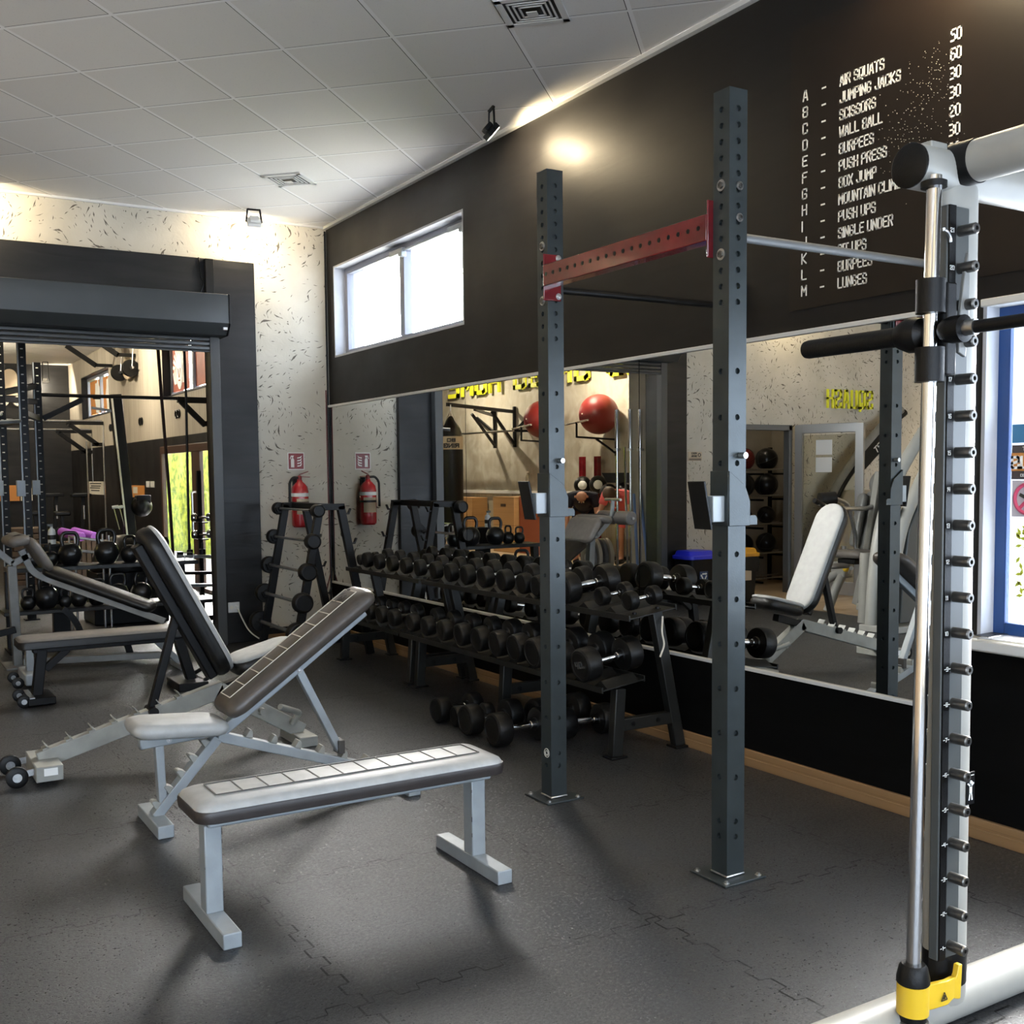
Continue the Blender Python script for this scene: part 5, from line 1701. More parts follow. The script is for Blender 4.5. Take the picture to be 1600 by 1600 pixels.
# carriage on the rod and the bar
for z0, z1 in ((1.80, 1.879), (1.639, 1.72)):
    MB().lathe([(.0185, z0), (.034, z0), (.034, z1), (.0185, z1)], (rodx(1.76), RY, 0), n=28).build('slide_bearing', M_BLACK, t)
MB().box(rodx(1.76) + .022, rodx(1.76) + .058, RY - .03, RY + .03, 1.655, 1.872).build('carriage_plate', M_BLACK, t, 0.004)
BZ, BX = 1.757, 2.214
hk = MB()
hk.prism([(.0, -.09), (.026, -.10), (.036, .0), (.036, .09), (.030, .15), (.018, .10), (.002, .0)], (2.272, SY - .070, 1.80), X3, Z3, -.010)
hk.build('safety_hook', M_GREYPAINT, t, 0.002)
bar = MB()
bar.tube((BX, RY + .02, BZ), (BX, 0.25, BZ), 0.0150, n=20)
barbell = bar.build('lift_bar', M_BLACK, t)
MB().lathe([(.02, -.085), (.032, -.082), (.032, -.05), (.027, -.03), (.020, -.02)], (BX, RY, BZ), (0, 1, 0), 24).build('bar_collar', M_BLACK, barbell)
MB().lathe([(.02, .02), (.038, .035), (.043, .055), (.043, .07), (.030, .10)], (BX, RY, BZ), (0, 1, 0), 28).build('bar_flange', M_BLACK, barbell)
MB().lathe([(.0245, .08), (.0245, .395), (.0225, .406), (.015, .413), (0, .415)], (BX, RY, BZ), (0, 1, 0), 28).build('plate_sleeve', M_RUBBLACK, barbell)
MB().tube((BX, RY - .085, BZ), (BX, RY - .112, BZ), 0.0185, n=20).build('chrome_collar', M_STEEL, barbell)
# ---------------------------------------------------------------- kettlebell rack inside the doorway
t = thing('kettlebell_rack', 'black two-tier rack of kettlebells just inside the doorway', 'kettlebell rack', (1.85, 9.95, 0))
MB().bar((1.06, 9.93, 0.675), (2.62, 9.93, 0.675), 0.34, 0.035).build('top_shelf', M_RACKSTEEL, t, 0.004)
MB().bar((1.00, 9.80, 0.335), (2.72, 9.80, 0.335), 0.40, 0.03).build('bottom_shelf', M_RACKSTEEL, t, 0.004)
for x in (1.08, 2.50):
    MB().bar((x, 9.93, 0.66), (x, 9.88, 0.0), 0.07, 0.07, (1, 0, 0)).build('leg', M_BLACK, t, 0.004)
    MB().bar((x, 9.62, 0.32), (x, 9.66, 0.0), 0.06, 0.06, (1, 0, 0)).build('leg', M_BLACK, t, 0.004)
    MB().box(x - .05, x + .05, 9.58, 9.96, 0, 0.02).build('foot_plate', M_BLACK, t, 0.004)
    MB().path(fillet([(x - .02, 9.66, 0.35), (x - .02, 9.66, 0.42), (x + .04, 9.66, 0.42), (x + .04, 9.66, 0.35)], .03), 0.005, 8).build('end_loop', M_STEEL, t)
MB().path(fillet([(2.52, 9.84, 0.69), (2.52, 9.84, 0.76), (2.60, 9.84, 0.76), (2.60, 9.84, 0.69)], .03), 0.005, 8).build('end_loop', M_STEEL, t)


def make_kb(label, group):
    t = thing('kettlebell', label, 'kettlebell', (0, 0, 0), group=group, local=True)
    b = MB()
    b.lathe([(0, 0), (.055, 0), (.062, .004), (.085, .035), (.098, .08), (.096, .115), (.078, .155), (.045, .180), (0, .188)], n=28)
    b.build('bell', M_IRON, t)
    MB().path(fillet([(-.058, 0, .155), (-.072, 0, .225), (-.050, 0, .275), (.050, 0, .275), (.072, 0, .225), (.058, 0, .155)], .05, 5), 0.0165, 12).build('grip', M_IRON, t)
    return t


kb0 = None
tops = [(1.27, .62, 'small kettlebell at the open end of the top shelf, by the rig post'), (1.41, .68, 'small kettlebell beside the biggest one on the top shelf'), (1.57, 1.0, 'big round kettlebell second along the top shelf, below the purple rollers'), (1.87, 1.05, 'largest kettlebell on the top shelf, handle broadside to the bench'), (2.065, .82, 'kettlebell on the top shelf tucked against the steep black backrest'),
        (2.225, .60, 'smallest kettlebell on the top shelf, hidden behind the black backrest'), (2.36, .72, 'last kettlebell on the top shelf near the doorway column')]
lows = [(1.20, .62, 'kettlebell low down behind the decline bench post'), (1.345, 1.0, 'heavy kettlebell on the bottom shelf under the knee pad'), (1.49, .55, 'small kettlebell on the bottom shelf behind the decline bench pad'), (1.60, .70, 'kettlebell on the bottom shelf showing only a handle above the long pad'), (1.75, .80, 'tall-handled kettlebell on the bottom shelf, middle of the row'),
        (1.92, .92, 'kettlebell on the bottom shelf clear of the long pad'), (2.115, .92, 'kettlebell on the bottom shelf beside the steep backrest'), (2.33, .96, 'kettlebell on the bottom shelf near the doorway column')]
random.seed(31)
for zz, yy, row, grp in ((0.6935, 9.93, tops, 'kettlebells on the top shelf'), (0.351, 9.76, lows, 'kettlebells on the bottom shelf')):
    for x, k, lab in row:
        a = random.choice((0.1, 0.5, 1.2, 1.4))
        if k > 1.04:
            a = 0.1
        if kb0 is None:
            kb0 = make_kb(lab, grp)
            kb0.location, kb0.scale, kb0.rotation_euler = (x, yy, zz), (k, k, k), (0, 0, a)
        else:
            dup(kb0, (x, yy, zz), (0, 0, a), lab, grp, k)

t = thing('spray_bottle', 'white spray bottle standing above the kettlebell shelf', 'bottle', (1.475, 10.25, 0.86), local=True)
MB().lathe([(0, 0), (.032, 0), (.034, .01), (.034, .10), (.028, .125), (.012, .14), (.012, .155), (0, .155)], n=20).build('bottle_body', M_WHITE, t)
MB().box(-.035, .012, -.01, .01, .155, .178).build('trigger', M_GREYPLASTIC, t, 0.003)
MB().lathe([(.0345, .04), (.0345, .08)], n=20).build('bottle_label', M_DARKPRINT, t)
t = thing('side_stand', 'black stand carrying the white spray bottle behind the kettlebells', 'stand', (1.5, 10.27, 0))
MB().box(1.40, 1.66, 10.17, 10.37, 0.835, 0.86).build('stand_top', M_BLACK, t, 0.004)
MB().box(1.46, 1.60, 10.22, 10.32, 0.02, 0.835).build('stand_column', M_BLACK, t, 0.004)
MB().box(1.38, 1.68, 10.15, 10.39, 0, 0.02).build('stand_foot', M_BLACK, t, 0.004)

t = thing('wire_trolley', 'chrome barred trolley behind the largest kettlebell', 'trolley', (1.83, 10.7, 0))
for z in (0.86, 0.74, 0.62, 0.4):
    MB().path([(1.72, 10.6, z + .03), (2.02, 10.6, z - .02), (2.02, 10.9, z - .02), (1.72, 10.9, z + .03)], 0.009, 8, closed=True).build('rail', M_STEEL, t)
for x, y in ((1.72, 10.6), (2.02, 10.6), (2.02, 10.9), (1.72, 10.9)):
    MB().tube((x, y, 0), (x, y, 0.90), 0.011).build('trolley_post', M_STEEL, t)

# big dome shaped balance trainer leaning behind the rack
t = thing('balance_ball', 'big dark dome balance ball with pale stripes behind the kettlebells', 'balance ball', (2.30, 11.3, 0.55), local=True)
b = MB()
b.lathe([(.30, 0), (.31, .02), (.30, .10), (.26, .19), (.18, .27), (.09, .31), (0, .32)], n=40)
b.build('dome', M_IRON, t)
MB().lathe([(.33, -.03), (.335, 0), (.33, .02), (.31, .03)], n=40).build('rim', M_BLACK, t)
s = MB()
for dx_ in (-.05, .0, .05):
    pts = [Vector((-.20 + dx_, -(.302 ** 2 - (.20 - dx_) ** 2) ** .5 * math.cos(a_) * .8, .02 + .27 * math.sin(a_))) for a_ in [0.1 + i * .13 for i in range(8)]]
    s.path(pts, 0.009, 6)
s.build('stripes', M_WHITE, t)
t = thing('plyo_stack', 'stack of dark boxes under the balance ball', 'box stack', (2.3, 11.35, 0))
for k in range(3):
    MB().box(1.95 + .02 * k, 2.66 - .01 * k, 11.05, 11.65, k * .172, k * .172 + .168).build('box', M_BLACK, t, 0.01)

# purple foam rollers on their shelf and stacks of wooden steps
t = thing('step_stack', 'stack of brown wooden step boards behind the rig posts', 'step stack', (1.98, 16.1, 0))
for k in range(10):
    MB().box(1.80 + random.uniform(-.01, .01), 2.20, 15.9, 16.5, k * .078, k * .078 + .066).build('step_board', M_WOODSTEP, t, 0.004)
t = thing('mat_bin', 'slatted brown bin holding purple rollers', 'bin', (2.55, 15.2, 0))
for i in range(12):
    MB().box(2.26 + i * .064, 2.31 + i * .064, 15.0, 15.03, 0, 0.62).build('slat', M_WOODSTEP, t)
MB().box(2.26, 3.02, 15.03, 15.5, 0, 0.60).build('bin_body', M_WOODSTEP, t, 0.004)
pr_ = None
for i, (x, z, lab) in enumerate(((2.43, 0.70, 'purple foam roller, the outer one on the slatted bin'), (2.585, 0.70, 'purple foam roller, the inner one on the slatted bin'))):
    t = thing('foam_roller', lab, 'foam roller', (x, 15.2, z), group='purple foam rollers', local=True)
    MB().lathe([(.030, -.22), (.055, -.22), (.060, -.21), (.060, .21), (.055, .22), (.030, .22), (.030, -.20)], (0, 0, 0), (-.5, 1, .16), 24).build('roller', M_PURPLE, t)

# cardio machines against the dark dado
for i, (x, y, lab) in enumerate(((2.80, 19.2, 'dark exercise bike with slim console, nearer the rig'), (3.12, 18.6, 'dark exercise bike with slim console, nearer the paper poster'))):
    t = thing('exercise_bike', lab, 'exercise bike', (x, y, 0), group='dark exercise bikes by the dado')
    MB().bar((x - .25, y, 0.05), (x + .25, y, 0.05), 0.5, 0.08).build('base', M_BLACK, t, 0.01)
    MB().lathe([(0, -.06), (.24, -.06), (.26, 0), (.24, .06), (0, .06)], (x, y, 0.38), Y3, 28).build('flywheel', M_BLACK, t)
    MB().bar((x, y, 0.35), (x + .05, y, 1.14), 0.07, 0.06).build('mast', M_BLACK, t, 0.005)
    MB().tube((x + .05, y - .05, 0.78), (x + .05, y - .05, 1.0), 0.016).build('chrome_grip', M_STEEL, t)
    MB().bar((x - .14, y - .03, 1.165), (x + .16, y - .03, 1.165), 0.22, 0.05).build('console', M_BLACK, t, 0.01)
    MB().bar((x - .10, y - .06, 1.194), (x + .10, y - .06, 1.194), 0.04, 0.01).build('screen_edge', M_GREYPLASTIC, t)
    MB().bar((x - .25, y, 0.35), (x - .28, y, 0.85), 0.05, 0.05).build('seat_post', M_BLACK, t, 0.005)
    MB().bar((x - .40, y, 0.88), (x - .16, y, 0.88), 0.20, 0.07).build('saddle', M_PADBLACK, t, 0.02)

# ski trainer: tall slanted column with pull handles
t = thing('ski_trainer', 'tall dark leaning pulley column with two pale handles', 'exercise machine', (2.86, 14.0, 0))
for s in (-1, 1):
    pass
MB().bar((2.97, 14.0, 0.10), (2.80, 14.0, 2.46), 0.14, 0.10, (1, 0, 0)).build('column', M_BLACK, t, 0.008)
MB().bar((2.885, 13.985, 0.6), (2.750, 13.985, 2.44), 0.022, 0.10, (1, 0, 0)).build('edge_strip', M_PAPER, t, 0.002)
MB().box(2.70, 3.25, 13.7, 14.4, 0, 0.10).build('base', M_BLACK, t, 0.01)
MB().ball((3.06, 13.95, 1.08), 0.13, 20).build('flywheel_cover', M_BLACK, t)
MB().box(2.99, 3.16, 13.86, 14.0, 1.12, 1.22).build('monitor', M_BLACK, t, 0.01)
for x in (2.73, 2.80):
    MB().tube((x - .02, 13.95, 1.075), (x + .05, 13.93, 1.085), 0.02).build('pull_handle', M_WHITETRIM, t)
    MB().tube((x + .0, 13.95, 1.06), (x + .06, 13.96, 0.80), 0.006).build('cord', M_STEEL, t)
MB().bar((2.52, 13.98, 2.29), (2.80, 13.98, 2.25), 0.02, 0.03).build('top_bracket', M_STEEL, t)
MB().bar((2.54, 13.97, 2.42), (2.62, 13.97, 2.42), 0.06, 0.05).build('pulley', M_BLACK, t)

# rig with uprights and wall-braced pull-up bars
t = thing('pull_up_rig', 'black training rig with numbered uprights and long wall-braced bars', 'training rig', (1.6, 12.5, 0))
posts = [(1.37, 12.6, 2.95), (1.50, 11.95, 2.85), (1.78, 13.0, 2.71)]
for x, y, h in posts:
    p = MB().box(x - .04, x + .04, y - .04, y + .04, 0, h).build('upright', M_BLACK, t, 0.003)
    MB().box(x - .044, x - .030, y - .042, y - .036, 0.3, h).build('bright_edge', M_SILVER, p)
    s = MB()
    z = 0.35
    while z < h - .05:
        s.box(x - .012, x + .012, y - .0415, y - .040, z, z + .010)
        z += .085
    o = s.build('hole_marks', M_PAPER, p, smooth=0)
    MB().box(x - .07, x + .07, y - .07, y + .07, 0, .012).build('foot_plate', M_BLACK, p)
    for zz in (1.42,):
        MB().box(x - .10, x - .02, y - .10, y - .04, zz - .16, zz).build('bar_hook', M_SILVER, p, 0.003)
for a, b_, z in ((0, 2, 2.28), (1, 2, 2.10), (0, 1, 2.02), (0, 2, 2.46)):
    (xa, ya_, _), (xb, yb_, _) = posts[a], posts[b_]
    MB().bar((xa, ya_, z - .12 * (1 if z > 2.4 else 0)), (xb, yb_, z), 0.05, 0.06, (1, 0, 0)).build('cross_member', M_BLACK, t, 0.003)
MB().tube((1.20, 12.1, 2.06), (1.37, 12.6, 2.12), 0.02).build('dip_bar', M_SILVER, t)
MB().tube((1.15, 11.7, 1.98), (1.50, 11.95, 2.02), 0.02).build('dip_bar', M_SILVER, t)
for z, m_ in ((2.36, M_BLACK),):
    MB().tube((1.78, 13.0, z), (3.70, 13.0, z), 0.02).build('pull_up_bar', m_, t)
br = MB()
br.bar((3.30, 13.0, 2.345), (3.69, 13.0, 2.345), 0.06, 0.07).bar((3.34, 13.0, 2.33), (3.62, 13.0, 2.05), 0.06, 0.06).bar((3.60, 13.0, 2.07), (3.695, 13.0, 2.07), 0.06, 0.06)
br.build('wall_brace', M_BLACK, t, 0.003)
MB().bar((1.83, 13.0, 2.10), (2.25, 13.0, 2.32), 0.05, 0.06).build('wall_brace', M_BLACK, t, 0.003)
t = thing('wall_pull_up_bar', 'twin pull-up bars braced off the boards below the small far window', 'pull-up bar', (3.0, 19.5, 2.3))
for y, z in ((19.5, 2.40), (20.6, 2.30)):
    MB().tube((2.1, y, z), (3.68, y, z), 0.022).build('bar', M_STEEL, t)
    br = MB()
    br.bar((3.10, y, z - .03), (3.69, y, z - .03), 0.06, 0.06).bar((3.14, y, z - .05), (3.60, y, z - .40), 0.06, 0.07).bar((3.5, y, z - .39), (3.695, y, z - .39), 0.06, 0.06)
    br.build('wall_brace', M_BLACK, t, 0.003)
    MB().tube((3.69, y, z), (3.69, y, z - .95), 0.01).build('chain', M_STEEL, t)
MB().tube((2.1, 19.3, 2.40), (2.1, 20.7, 2.30), 0.022).build('bar', M_STEEL, t)

# barrel sign hung with a barbell, hooks, posters, plaques
t = thing('barrel_sign', 'round barrel-shaped plaque with a small barbell hanging before it', 'wall decoration', (3.6, 17.2, 3.05))
b = MB()
b.prism([(.34 * math.cos(a) * (1 if abs(math.cos(a)) > .3 else 1), .17 * math.sin(a)) for a in [2 * PI * i / 28 for i in range(28)]], (3.66, 17.2, 3.10), (0, -1, 0), (0, 0, 1), 0.03)
b.build('barrel_face', M_CREAM, t, 0.004)
k = MB()
for i in range(5):
    k.box(3.655, 3.66, 17.2 - .26 + i * .12, 17.2 - .25 + i * .12, 2.98, 3.22)
k.build('stave_lines', M_WOODSTEP, t)
MB().tube((3.60, 17.78, 3.06), (3.60, 16.66, 3.06), 0.018).build('barbell_bar', M_STEEL, t)
for y in (17.62, 16.82):
    MB().lathe([(0, -.05), (.12, -.05), (.13, 0), (.12, .05), (0, .05)], (3.60, y, 3.06), Y3, 26).build('barbell_plate', M_BLACK, t)
    MB().tube((3.60, y - .1, 3.06), (3.64, y - .1, 3.6), 0.008).build('chain', M_STEEL, t)
t = thing('climbing_bracket', 'black angled climbing rope bracket near the back room ceiling', 'bracket', (3.5, 17.8, 3.4))
for y in (18.6, 16.9):
    b = MB()
    b.bar((3.0, y, 3.55), (3.45, y, 3.25), 0.06, 0.07).bar((3.42, y, 3.26), (3.69, y, 3.26), 0.06, 0.05).bar((2.9, y, 3.58), (3.69, y, 3.58), 0.06, 0.05)
    b.build('bracket_arm', M_BLACK, t, 0.003)
for i, (y, lab) in enumerate(((18.86, 'pair of small black hooks on the boards beside the leaning column'), (16.68, 'pair of small black hooks in the middle of the boards'), (14.55, 'pair of small black hooks on the boards below the emblem window'))):
    t = thing('wall_hook', lab, 'hook', (3.69, y, 2.27), group='small black double hooks on the boards')
    r = MB()
    torus(r, (3.69, y - .06, 2.27), 0.05, 0.012, Y3, Z3, 18, 6)
    r.build('ring', M_BLACK, t)
    r = MB()
    torus(r, (3.69, y + .06, 2.27), 0.05, 0.012, Y3, Z3, 18, 6)
    r.build('ring', M_BLACK, t)
t = thing('light_switch', 'pair of white light switches left of the garden door', 'switch', (3.69, 16.2, 1.34))
for y in (16.08, 16.36):
    MB().box(3.685, 3.70, y - .10, y + .10, 1.295, 1.385).build('switch_plate', M_WHITETRIM, t, 0.004)
t = thing('paper_poster', 'cream printed paper notice on the dark dado between the cables', 'poster', (3.69, 20.3, 1.26))
MB().box(3.69, 3.70, 19.69, 21.04, 1.15, 1.38).build('sheet', M_PAPER, t)
s = MB()
for i, z in enumerate((1.335, 1.29, 1.255, 1.21)):
    s.box(3.688, 3.69, 19.85 + .06 * i, 20.9 - .1 * (i % 2), z, z + .02)
s.build('print_lines', M_DARKPRINT, t)
t = thing('shop_banner', 'brown and cream printed notice low on the dado beside the leaning column', 'poster', (3.69, 17.0, 1.22))
MB().box(3.69, 3.70, 16.62, 17.9, 1.14, 1.32).build('sheet', M_ORANGE, t)
MB().box(3.688, 3.69, 17.05, 17.35, 1.20, 1.30).build('print_block', M_PAPER, t)
t = thing('shop_banner', 'orange and cream notices behind the rig uprights', 'poster', (2.6, 22.7, 1.2))
MB().box(2.28, 2.72, 22.69, 22.7, 1.02, 1.32).build('sheet', M_ORANGE, t)
MB().box(2.74, 2.95, 22.69, 22.7, 1.02, 1.26).build('sheet', M_PAPER, t)
MB().box(3.02, 3.18, 22.69, 22.7, 1.12, 1.40).build('sheet', M_PAPER, t)
for y in (21.2, 20.0, 17.0):
    pass
t = thing('arched_plaque', 'arched wooden plaque with two pale rosettes high on the dark end wall', 'wall decoration', (2.65, 22.7, 3.2))
MB().prism([(-.13, -.25), (.13, -.25), (.13, .12)] + [(.13 * math.cos(a), .12 + .13 * math.sin(a)) for a in [PI * i / 10 for i in range(1, 10)]] + [(-.13, .12)], (2.64, 22.78, 3.28), X3, Z3, 0.03).build('plaque', M_CREAM, t)
for s in (-1, 1):
    MB().lathe([(0, 0), (.10, 0), (.09, .03), (0, .04)], (2.64 + s * .13, 22.75, 2.92), (0, -1, 0), 18).build('rosette', M_PAPER, t)

# hanging ropes and bands by the doorway column
for i, (x0, x1, m_, lab) in enumerate(((2.60, 2.705, M_ROPE, 'dark hanging climbing rope crossing the green garden door'), (2.89, 2.865, M_BLACK, 'black cable hanging close to the doorway column'))):
    t = thing('hanging_rope', lab, 'rope', (x1, 11, 0.6))
    MB().path([(x0 - .02, 11, 3.62), (x0 + (x1 - x0) * .4, 11, 2.2), (x0 + (x1 - x0) * .8, 11, 1.3), (x1, 11, 0.63)], 0.016 if i == 0 else 0.013, 8).build('rope', m_, t)
for i, (x, y, z, lab) in enumerate(((3.15, 18.0, 1.9, 'thin grey cable hanging on the dado beside the purple rollers'), (3.40, 18.0, 1.9, 'thin grey cable hanging between notice and leaning column'))):
    tag(MB().tube((x, y, 0.0), (x, y, 2.02), 0.014, n=8).build('hanging_cable', M_STEEL), lab, 'cable', 'thin grey cables on the dado')
t = thing('dumbbell_tree', 'black upright holding chrome dumbbells behind the doorway column', 'dumbbell stand', (3.02, 11.05, 0))
MB().box(2.98, 3.02, 11.05, 11.1, 0, 1.5).build('tree_post', M_BLACK, t)
MB().box(2.8, 3.25, 10.9, 11.25, 0, 0.04).build('tree_base', M_BLACK, t)
for z in (0.80, 0.97):
    MB().box(2.95, 3.05, 10.95, 11.05, z, z + .012).build('tree_arm', M_BLACK, t)
for z, lab in ((0.985, 'upper chrome dumbbell peeping out behind the doorway column'), (0.815, 'lower chrome dumbbell peeping out behind the doorway column')):
    t = thing('chrome_dumbbell', lab, 'dumbbell', (3.0, 10.98, z), group='chrome dumbbells behind the column')
    for s in (-1, 1):
        MB().lathe([(.0, -.03), (.036, -.03), (.042, -.02), (.042, .02), (.036, .03), (0, .03)], (3.0 + s * .075, 10.98, z + .042), X3, 20).build('weight_head', M_CHROME, t)
    MB().tube((2.93, 10.98, z + .042), (3.07, 10.98, z + .042), 0.013).build('grip', M_CHROME, t)
# white low rack of small weights seen right of the kettlebells
t = thing('low_rack', 'low black rack with pale bars between kettlebells and doorway column', 'rack', (2.9, 10.6, 0))
for z in (0.68, 0.52, 0.40, 0.25):
    MB().bar((2.62, 10.5, z), (3.3, 10.5, z - .03), 0.05, 0.03).build('rail', M_SILVER if z in (.68, .40) else M_BLACK, t)
for x in (2.66, 3.2):
    MB().bar((x, 10.55, 0), (x, 10.55, 0.72), 0.05, 0.05).build('rack_post', M_BLACK, t)
for x in (2.74, 2.86, 2.98):
    MB().lathe([(0, 0), (.03, 0), (.03, .05), (.012, .055), (.012, .11), (0, .11)], (x, 10.5, .69), (0, 0, 1), 14).build('weight_pin', M_BLACK, t)
# ---------------------------------------------------------------- further parts of the gym, seen in the mirrors
XL = -3.5
t = thing('slogan', 'yellow block letters of a slogan along the beige panel wall', 'sign', (-3.45, 16.4, 3.04))
text = 'GO HARD OR GO HOME'
# letters are spaced so that HOME ends at Y = 20.47
LH, AS = 0.44, 0.80
tmp = MB()
Lw = text_mb(tmp, text, (0, 0, 0), X3, Z3, LH, 0.01, AS, 0.19, 0.80)
k = 1.0
y0 = 20.50 - Lw - 4 * 0.7 * LH * AS / 2
x = 0.0
for ch in text:
    if ch == ' ':
        x += 2.2 * LH * AS / 2
        continue
    mb = MB()
    adv = text_mb(mb, ch, (XL + 0.05, y0 + x, 3.03), (0, 1, 0), (0, 0, 1), LH, 0.04, AS, 0.19, 0.80)
    mb.build('letter', M_SIGNYEL, t, smooth=0)
    x += adv
t = thing('squash_sign', 'raised yellow word over the store room door, read in the mirror', 'sign', (-2.98, 9.2, 2.2))
x = 0.0
tmp = MB()
Lw = text_mb(tmp, 'SQUASH', (0, 0, 0), X3, Z3, 0.225, 0.01, 0.36, 0.11, 0.90)
sc_ = 0.83 / Lw
for ch in 'SQUASH':
    mb = MB()
    adv = text_mb(mb, ch, (-3.395 + x, 9.20, 2.185), X3, Z3, 0.225, 0.022, 0.36 * sc_, 0.11, 0.90)
    mb.build('letter', M_SIGNYEL, t, smooth=0)
    x += adv
t = thing('camera_sign', 'small dark rectangular notice on the flecked wall by the doorway column', 'sign', (-0.60, 9.245, 1.61))
MB().box(-0.70, -0.505, 9.242, 9.25, 1.56, 1.66).build('sign_plate', M_CREAM, t)
s = MB()
s.box(-.69, -.515, 9.2405, 9.242, 1.568, 1.578).box(-.69, -.515, 9.2405, 9.242, 1.585, 1.59)
torus(s, (-.665, 9.241, 1.625), .018, .004, X3, Z3, 16, 6)
text_mb(s, 'VIDEO', (-.63, 9.242, 1.632), X3, Z3, 0.022, 0.0015, 0.6, 0.2)
text_mb(s, 'CONTROL', (-.63, 9.242, 1.602), X3, Z3, 0.020, 0.0015, 0.4, 0.2)
s.build('print', M_DARKPRINT, t, smooth=0)


def bin_(x, y, lid, label, marks):
    t = thing('recycling_bin', label, 'bin', (x, y, 0), group='recycling bins by the flecked wall')
    b = MB()
    b.loft([[Vector((x + a * s, y + c * s, z)) for a, c in rrect(.36, .30, .05)] for z, s in ((0, .80), (.03, .84), (.50, 1.0))])
    b.build('bin_body', M_GREYPLASTIC if False else M_BLACK, t, 0.004)
    b = MB()
    b.loft([[Vector((x + a * s, y + c * s, z)) for a, c in rrect(.40, .34, .06)] for z, s in ((.50, 1.0), (.535, 1.0), (.545, .88), (.585, .80), (.59, .74))])
    b.build('bin_lid', lid, t, 0.004)
    MB().box(x - .055, x + .055, y - .158, y - .150, .24, .37).build('bin_sticker', mat('navy_sticker', (0.03, 0.06, 0.15), 0.5) if marks else M_CREAM, t)
    if marks:
        s = MB()
        for i in range(3):
            a = 2 * PI * i / 3 + PI / 2
            p = [Vector((x + .036 * math.cos(a + q), y - .160, .318 + .036 * math.sin(a + q))) for q in (-.75, -.3, .3, .75)]
            s.bar(p[0], p[3], .014, .002, Y3.cross(p[3] - p[0]))
            s.prism([(0, -.014), (.018, 0), (0, .014)], p[3], (p[3] - p[0]).normalized(), Y3.cross((p[3] - p[0]).normalized()), .002)
        s.build('recycling_mark', M_WHITE, t)


bin_(-0.385, 9.0, M_BINBLUE, 'black recycling bin with a bright blue lid', True)
bin_(-1.00, 8.98, M_BINYEL, 'black recycling bin with an amber lid and bag', False)
bb = MB()
bb.loft([[Vector((-1.0 + a * s, 8.98 + c * s, z + .012 * math.sin(9 * a))) for a, c in rrect(.39, .33, .06)] for z, s in ((.34, .95), (.42, 1.03), (.50, 1.0))])
o = bb.build('bin_bag', M_RUBBLACK, bpy.data.objects['recycling_bin.001'])

# store room door and its frame
t = thing('door_2', 'grey framed glass door of the ball store standing open', 'door', (-2.08, 9.2, 0))
t['kind'] = 'structure'
f = MB()
f.box(-2.07, -2.02, 9.22, 9.31, 0, 1.97).box(-1.14, -1.09, 9.22, 9.31, 0, 1.97).box(-2.07, -1.09, 9.22, 9.31, 1.91, 1.97)
f.build('door_frame', M_GREYPLASTIC, t, 0.004)
a_ = math.atan2(-0.80, -0.23)
dd = Vector((math.cos(a_), math.sin(a_), 0))
dn = Vector((-dd.y, dd.x, 0))
d0 = Vector((-2.075, 9.17, 0))
LWD = 0.84
lf = MB()
for s0, s1, z0, z1 in ((0, .09, .02, 1.97), (LWD - .09, LWD, .02, 1.97), (.09, LWD - .09, 1.87, 1.97), (.09, LWD - .09, .02, .17)):
    lf.bar(d0 + dd * (s0 + s1) / 2 + Z3 * z0, d0 + dd * (s0 + s1) / 2 + Z3 * z1, s1 - s0, 0.045, dd)
lf = lf.build('door_leaf', M_ALU, t, 0.004)
MB().bar(d0 + dd * LWD / 2 + Z3 * .17, d0 + dd * LWD / 2 + Z3 * 1.85, LWD - .2, 0.008, dd).build('glass_pane', M_GLASSDOOR, lf, smooth=0)
nn = dn if dn.x > 0 else -dn
for z in (1.42, 1.62):
    MB().bar(d0 + dd * .36 + nn * .006 + Z3 * z, d0 + dd * .36 + nn * .006 + Z3 * (z + .17), 0.20, 0.002, dd).build('paper_notice', M_WHITE, lf)
MB().path(fillet([d0 + dd * (LWD - .05) + nn * .02 + Z3 * .80, d0 + dd * (LWD - .05) + nn * .07 + Z3 * .80, d0 + dd * (LWD - .05) + nn * .07 + Z3 * 1.05, d0 + dd * (LWD - .05) + nn * .02 + Z3 * 1.05], .02), .012).build('door_handle', M_STEEL, lf)
tag(MB().box(-2.55, -2.33, 9.14, 9.24, 0.20, 0.38).build('junction_box', M_WHITETRIM), 'small pale box low on the flecked wall behind the glass door', 'box')
struct('trim_step', MB().box(-4.0, -2.1, 9.05, 9.25, 0.0, 0.12), M_ALU, 'pale metal step along the foot of the flecked wall', 'step', 0.004)

